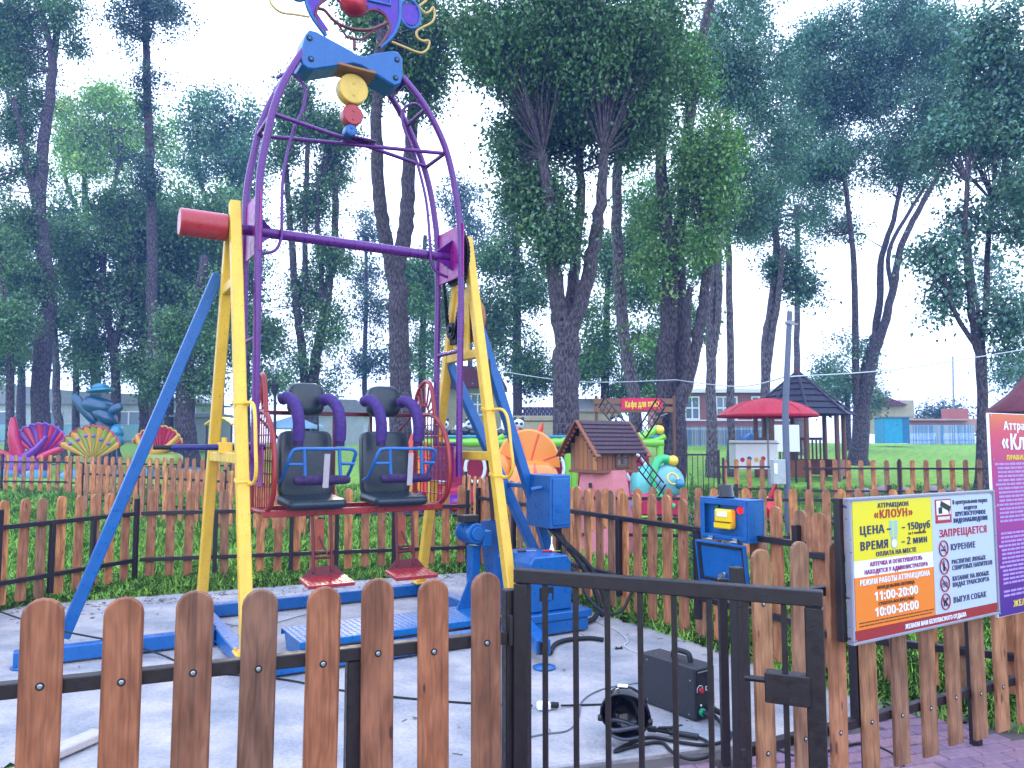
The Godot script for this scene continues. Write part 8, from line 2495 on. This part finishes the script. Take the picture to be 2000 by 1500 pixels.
# ---------------------------------------------------------------- tools left on the slab
func tools_on_slab() -> void:
	var st := begin()
	# welding machine
	var t := thing("welding_machine", "black box-shaped welding machine with a handle and green sockets", "welding machine", Vector3(0.961, 0.02, -4.308), -0.92)
	var L := 0.40
	var Wd := 0.155
	var H := 0.275
	st = begin()
	box(st, Vector3(0, H / 2 + 0.006, 0), Vector3(Wd, H, L), 0.006)
	var ml := worn("26262c", 0.5, 6.0)
	t.rotation.y = 0.62
	t.position = Vector3(0.923, 0.02, -4.43)
	obj("case", st, ml, t)
	st = begin()
	box(st, Vector3(0, H / 2 + 0.006, L / 2 + 0.004), Vector3(Wd - 0.008, H - 0.012, 0.01), 0.003)
	var fp := obj("front_panel", st, mat("0c0c10", 0.4), t)
	lettering("lettering", "С 200D", 0.024, Vector3(0.03, 0.165, L / 2 + 0.0105), M.white, fp, 0.065)
	st = begin()
	for x in range(-5, 6):
		box(st, Vector3(x * 0.011, 0.257, L / 2 + 0.0095), Vector3(0.007, 0.008, 0.001))
	obj("small_print", st, mat("8a8a94", 0.6), fp)
	st = begin()
	cyl(st, Vector3(-0.045, 0.165, L / 2 + 0.009), Vector3(-0.045, 0.165, L / 2 + 0.028), 0.014, 14, 0.002)
	obj("dial", st, mat("a81c2c", 0.4), t)
	st = begin()
	var arc := []
	for k in 12:
		var a := lerpf(-0.5, PI + 0.5, k / 11.0)
		arc.append(Vector3(-0.045 + cos(a) * 0.023, 0.165 + sin(a) * 0.023, L / 2 + 0.0095))
	tube(st, arc, 0.0016, 4)
	obj("dial_scale", st, M.white, fp)
	for x in [-0.04, 0.045]:
		st = begin()
		cyl(st, Vector3(x, 0.05, L / 2 + 0.008), Vector3(x, 0.05, L / 2 + 0.03), 0.021, 16, 0.003)
		var so := obj("socket", st, mat("0a8a5c", 0.4), t)
		st = begin()
		cyl(st, Vector3(x, 0.05, L / 2 + 0.03), Vector3(x + 0.004, 0.04, L / 2 + 0.09), 0.015, 12, 0.003)
		obj("cable_plug", st, M.rubber, so)
		st = begin()
		cyl(st, Vector3(x, 0.085, L / 2 + 0.009), Vector3(x, 0.085, L / 2 + 0.012), 0.006, 8)
		obj("plus_mark", st, M.white, fp)
	st = begin()
	tube(st, smooth_path([Vector3(0, H + 0.005, -0.02), Vector3(0, H + 0.045, -0.012), Vector3(0, H + 0.052, 0.04), Vector3(0, H + 0.045, 0.095), Vector3(0, H + 0.005, 0.105)], 4), 0.015, 10)
	obj("handle", st, M.rubber, t)
	for q in [[0.03, -0.15], [0.25, -0.15], [0.03, 0.05], [0.03, 0.16], [0.21, 0.17]]:
		st = begin()
		cyl(st, Vector3(-Wd / 2 - 0.001, q[0], q[1]), Vector3(-Wd / 2 + 0.003, q[0], q[1]), 0.005, 8)
		obj("screw", st, M.steel, t)
	# welding mask lying open side towards the viewer
	t = thing("welding_mask", "glossy black welding mask lying on the slab behind the gate bars", "welding mask", Vector3(0.564, 0.02, -3.935), -0.25)
	var gloss := mat("08080a", 0.12)
	st = begin()
	# a hollow helmet: its opening faces the viewer, the dome hangs over it
	var rows := []
	for i in 9:
		var row := []
		for k in 25:
			var ph := TAU * k / 24.0
			var most := 1.55 + 0.55 * sin(ph) if sin(ph) > 0.0 else 1.55 + 0.35 * sin(ph)
			var a := most * i / 8.0
			var p := Vector3(0.122 * sin(a) * cos(ph), 0.135 + 0.145 * sin(a) * sin(ph), 0.01 - 0.125 * cos(a))
			p.x *= 1.0 - 0.25 * smoothstep(0.0, -1.0, sin(ph)) * sin(a)
			p.y = maxf(p.y, 0.004)
			row.append(p)
		rows.append(row)
	var ctr := Vector3(0, 0.135, 0.01)
	for i in 8:
		for k in 24:
			var q := [rows[i][k], rows[i][k + 1], rows[i + 1][k + 1], rows[i + 1][k]]
			for w in [[0, 1, 2], [0, 2, 3]]:
				for s in 2:
					var pts := []
					for e in w:
						pts.append(q[e] if s == 0 else (q[e] as Vector3).lerp(ctr, 0.035))
					if s == 0:
						pts.reverse()
					var g: Vector3 = (pts[2] - pts[0]).cross(pts[1] - pts[0])
					if g.length_squared() < 1e-14:
						continue
					for p in pts:
						var nn: Vector3 = ((p - ctr) / Vector3(0.122, 0.145, 0.125) / Vector3(0.122, 0.145, 0.125)).normalized()
						vert(st, p, nn if s == 0 else -nn)
	obj("shell", st, gloss, t)
	st = begin()
	tube(st, rows[8].slice(0, 24), 0.0055, 6, true)
	obj("rim", st, mat("1a1a1e", 0.4), t)
	st = begin()
	var hb := []
	for k in 20:
		var a := TAU * k / 20.0
		hb.append(Vector3(0.088 * cos(a), 0.095 + 0.012 * sin(a * 2.0), 0.03 + 0.05 * sin(a)))
	tube(st, hb, 0.011, 6, true)
	tube(st, smooth_path([Vector3(-0.085, 0.06, 0.05), Vector3(0.0, 0.05, 0.085), Vector3(0.085, 0.06, 0.05)], 5), 0.008, 6)
	obj("head_band", st, mat("3c3e48", 0.3), t)
	st = begin()
	for s in [-1.0, 1.0]:
		cyl(st, Vector3(s * 0.112, 0.12, 0.02), Vector3(s * 0.134, 0.12, 0.02), 0.016, 12, 0.003)
	obj("knob", st, M.black, t)
	st = begin()
	box(st, Vector3(-0.01, 0.2815, 0.012), Vector3(0.05, 0.003, 0.036), 0.0, Basis(Vector3.RIGHT, 0.05))
	obj("sticker", st, M.white, t)
	# electrode holder
	t = thing("electrode_holder", "black electrode holder lying between the welding mask and the welding machine", "electrode holder", Vector3(0.824, 0.02, -4.015), -0.36)
	st = begin()
	cyl(st, Vector3(-0.03, 0.022, 0), Vector3(0.12, 0.018, 0), 0.015, 12, 0.004)
	obj("grip", st, M.black, t)
	st = begin()
	cyl(st, Vector3(-0.03, 0.022, 0), Vector3(-0.10, 0.026, 0), 0.011, 10)
	box(st, Vector3(-0.115, 0.026, 0.0), Vector3(0.05, 0.028, 0.024), 0.006)
	box(st, Vector3(-0.04, 0.042, 0), Vector3(0.09, 0.012, 0.016), 0.003, Basis(Vector3.BACK, 0.15))
	obj("jaw", st, M.rubber, t)
	st = begin()
	cyl(st, Vector3(-0.02, 0.045, -0.01), Vector3(0.035, 0.055, -0.03), 0.005, 8)
	obj("lever", st, M.black, t)
	# cables on the slab
	var lines := [
		["cable", "thick black welding cable looping in front of the welding mask", 0.0085, M.rubber, [Vector3(1.082, 0.05, -4.205), Vector3(1.114, 0.03, -4.057), Vector3(1.072, 0.03, -3.955), Vector3(0.953, 0.03, -3.889), Vector3(0.835, 0.03, -3.922), Vector3(0.695, 0.03, -3.988), Vector3(0.58, 0.03, -3.909), Vector3(0.491, 0.03, -3.808), Vector3(0.6, 0.03, -3.877), Vector3(0.734, 0.03, -3.922), Vector3(0.771, 0.03, -3.795), Vector3(0.838, 0.03, -3.718), Vector3(0.934, 0.03, -3.765), Vector3(0.969, 0.03, -3.922), Vector3(0.916, 0.035, -3.995)]],
		["power_cord", "black power cord running across the slab into the welding machine", 0.006, M.rubber, [Vector3(-2.093, 0.027, -5.113), Vector3(-1.485, 0.027, -4.971), Vector3(-1.047, 0.027, -4.749), Vector3(-0.657, 0.027, -4.608), Vector3(-0.204, 0.027, -4.502), Vector3(0.115, 0.035, -4.443)]],
		["power_cord", "black cord between the white extension socket and the welding machine", 0.006, M.rubber, [Vector3(0.276, 0.035, -4.443), Vector3(0.377, 0.027, -4.476), Vector3(0.583, 0.027, -4.502), Vector3(0.836, 0.04, -4.559)]],
		["thin_cable", "thin grey cable curving under the gate towards the welding machine", 0.0045, mat("5f666a", 0.6), [Vector3(-0.013, 0.025, -3.948), Vector3(0.157, 0.025, -4.043), Vector3(0.291, 0.025, -4.099), Vector3(0.361, 0.025, -4.294), Vector3(0.408, 0.025, -4.561), Vector3(0.557, 0.025, -4.775), Vector3(0.794, 0.025, -4.895), Vector3(0.905, 0.05, -4.925)]],
		["white_wire", "white wire trailing from the motor base over the slab", 0.0045, mat("b8bcbc", 0.5), [Vector3(0.123, 0.027, -6.26), Vector3(0.309, 0.027, -6.311), Vector3(0.533, 0.03, -6.531), Vector3(0.665, 0.03, -6.782), Vector3(0.686, 0.027, -6.563), Vector3(0.817, 0.027, -6.26), Vector3(0.869, 0.027, -5.923), Vector3(0.823, 0.027, -5.746), Vector3(0.904, 0.027, -5.553), Vector3(0.998, 0.05, -5.326)]],
		["rubber_hose", "short piece of thick black hose beside the levelling foot", 0.017, M.rubber, [Vector3(0.268, 0.045, -5.499), Vector3(0.319, 0.04, -5.753), Vector3(0.422, 0.04, -5.886), Vector3(0.58, 0.04, -5.931), Vector3(0.683, 0.04, -5.886)]],
		["sagging_cable", "thick black cable sagging from the cabinet to the back fence", 0.013, M.rubber, [Vector3(0.489, 0.426, -6.9), Vector3(0.549, 0.392, -6.7), Vector3(0.618, 0.256, -6.3), Vector3(0.737, 0.186, -6.1), Vector3(0.871, 0.188, -6.2), Vector3(0.949, 0.306, -6.25), Vector3(0.991, 0.369, -6.3)]],
		["brace_cable", "thin black cable running from the left edge past the blue brace", 0.0065, M.rubber, [Vector3(-4.966, 0.25, -6.769), Vector3(-3.745, 0.2, -5.91), Vector3(-3.146, 0.2, -5.48), Vector3(-2.695, 0.1, -5.516), Vector3(-2.341, 0.027, -5.411), Vector3(-2.093, 0.027, -5.113)]],
		["loose_cord", "dark cord lying on the paving below the rules board", 0.006, M.rubber, [Vector3(1.096, 0.04, -4.289), Vector3(1.144, 0.015, -4.029), Vector3(1.28, 0.012, -3.892), Vector3(1.393, 0.012, -3.793), Vector3(1.611, 0.012, -3.905), Vector3(1.761, 0.012, -3.957), Vector3(1.832, 0.012, -3.842), Vector3(1.819, 0.012, -3.694)]],
		["beam_wire", "thin grey wire lying along the rear blue beam", 0.004, mat("6a7078", 0.6), [Vector3(-2.354, 0.03, -6.44), Vector3(-2.203, 0.03, -6.368), Vector3(-1.976, 0.03, -6.44), Vector3(-1.806, 0.03, -6.742), Vector3(-1.634, 0.03, -6.946)]]]
	for w in lines:
		st = begin()
		tube(st, smooth_path(w[4], 6), w[2], 7)
		tag(obj(w[0], st, w[3]), w[1], "cable")
	# extension socket with the plug in it
	t = thing("extension_socket", "white extension socket with a black plug lying on the slab behind the gate", "socket", Vector3(0.177, 0.022, -4.415), 0.15)
	st = begin()
	box(st, Vector3(0.0, 0.022, 0), Vector3(0.075, 0.042, 0.05), 0.008)
	obj("housing", st, M.white, t)
	st = begin()
	cyl(st, Vector3(0.04, 0.024, 0), Vector3(0.085, 0.02, 0), 0.017, 12, 0.005)
	obj("plug", st, M.rubber, t)
	# small black clip
	t = thing("cable_clip", "tiny black clip lying alone on the slab left of the welding machine", "clip", Vector3(0.774, 0.02, -5.689), 0.3)
	st = begin()
	for x in [-0.02, 0.02]:
		tube(st, [Vector3(x, 0.004, -0.01), Vector3(x, 0.018, 0.0), Vector3(x, 0.004, 0.012)], 0.005, 6)
	tube(st, [Vector3(-0.03, 0.008, 0), Vector3(0.03, 0.008, 0.0)], 0.006, 6)
	obj("clip", st, M.black, t)
	# bulb holder and screwdrivers on the motor housing
	var top := Vector3(-1.31, 0, -6.40) + Basis(Vector3.UP, 0.538) * Vector3(1.24, 0.625, 0.80)
	t = thing("screwdriver", "dark screwdriver lying on the blue motor housing", "screwdriver", top, 0.3)
	st = begin()
	cyl(st, Vector3(-0.13, 0.012, 0.02), Vector3(-0.06, 0.012, 0.02), 0.011, 10, 0.003)
	obj("handle", st, mat("3a1c30", 0.4), t)
	st = begin()
	cyl(st, Vector3(-0.06, 0.012, 0.02), Vector3(0.03, 0.010, 0.02), 0.003, 6)
	obj("shaft", st, M.steel, t)
	t = thing("screwdriver", "red handled screwdriver lying right of the dark one on the motor housing", "screwdriver", top + Vector3(0.1, 0, 0.02), 0.0)
	st = begin()
	cyl(st, Vector3(-0.02, 0.010, 0), Vector3(0.06, 0.010, 0), 0.009, 10, 0.002)
	obj("handle", st, mat("b01c20", 0.35), t)
	st = begin()
	cyl(st, Vector3(0.06, 0.010, 0), Vector3(0.13, 0.009, 0), 0.003, 6)
	obj("shaft", st, mat("c8a020", 0.4), t)
	t = thing("white_plug", "small white plug standing upright on the motor housing", "plug", top + Vector3(0.16, 0, -0.02))
	st = begin()
	lathe(st, [Vector2(0.0, 0.0), Vector2(0.022, 0.0), Vector2(0.022, 0.012), Vector2(0.014, 0.03), Vector2(0.008, 0.055), Vector2(0.005, 0.06), Vector2(0.004, 0.12), Vector2(0, 0.122)], 12)
	obj("body", st, M.white, t)
	# pale plank at the lower left
	t = thing("plank", "pale weathered plank lying on the slab behind the first pickets", "plank", Vector3(-2.107, 0.03, -3.845), 0.0)
	var a := Vector3(-2.195, 0.05, -3.627)
	var b := Vector3(-2.071, 0.05, -3.988)
	st = begin()
	beam(st, a - t.position, b - t.position, 0.10, 0.04, Vector3.UP, 0.006)
	obj("board", st, M.bare, t)
	# tall weed beside the fence
	t = thing("weed", "tall feathery green weed growing behind the right back fence", "plant", Vector3(1.99, 0, -8.6))
	st = begin()
	var stem := [Vector3.ZERO, Vector3(0.02, 0.4, 0), Vector3(0.0, 0.8, 0.02), Vector3(0.01, 1.12, 0)]
	tube(st, smooth_path(stem, 5), 0.006, 5)
	obj("stem", st, mat("4a6a3a", 0.8), t)
	st = begin()
	for i in 420:
		var h := rng.randf_range(0.15, 1.15)
		var an := rng.randf() * TAU
		var l := 0.13 * (1.15 - h * 0.8)
		var p := Vector3(0.01, h, 0)
		var q := p + Vector3(cos(an) * l, l * 0.5 + rng.randf_range(-0.02, 0.03), sin(an) * l)
		var w := Vector3(-sin(an), 0, cos(an)) * 0.008
		face(st, [p, (p + q) * 0.5 + w, q, (p + q) * 0.5 - w], Vector3.UP)
	var fo := obj("foliage", st, mat("5a8048", 0.8), t)
	fo.set_meta("kind", "stuff")
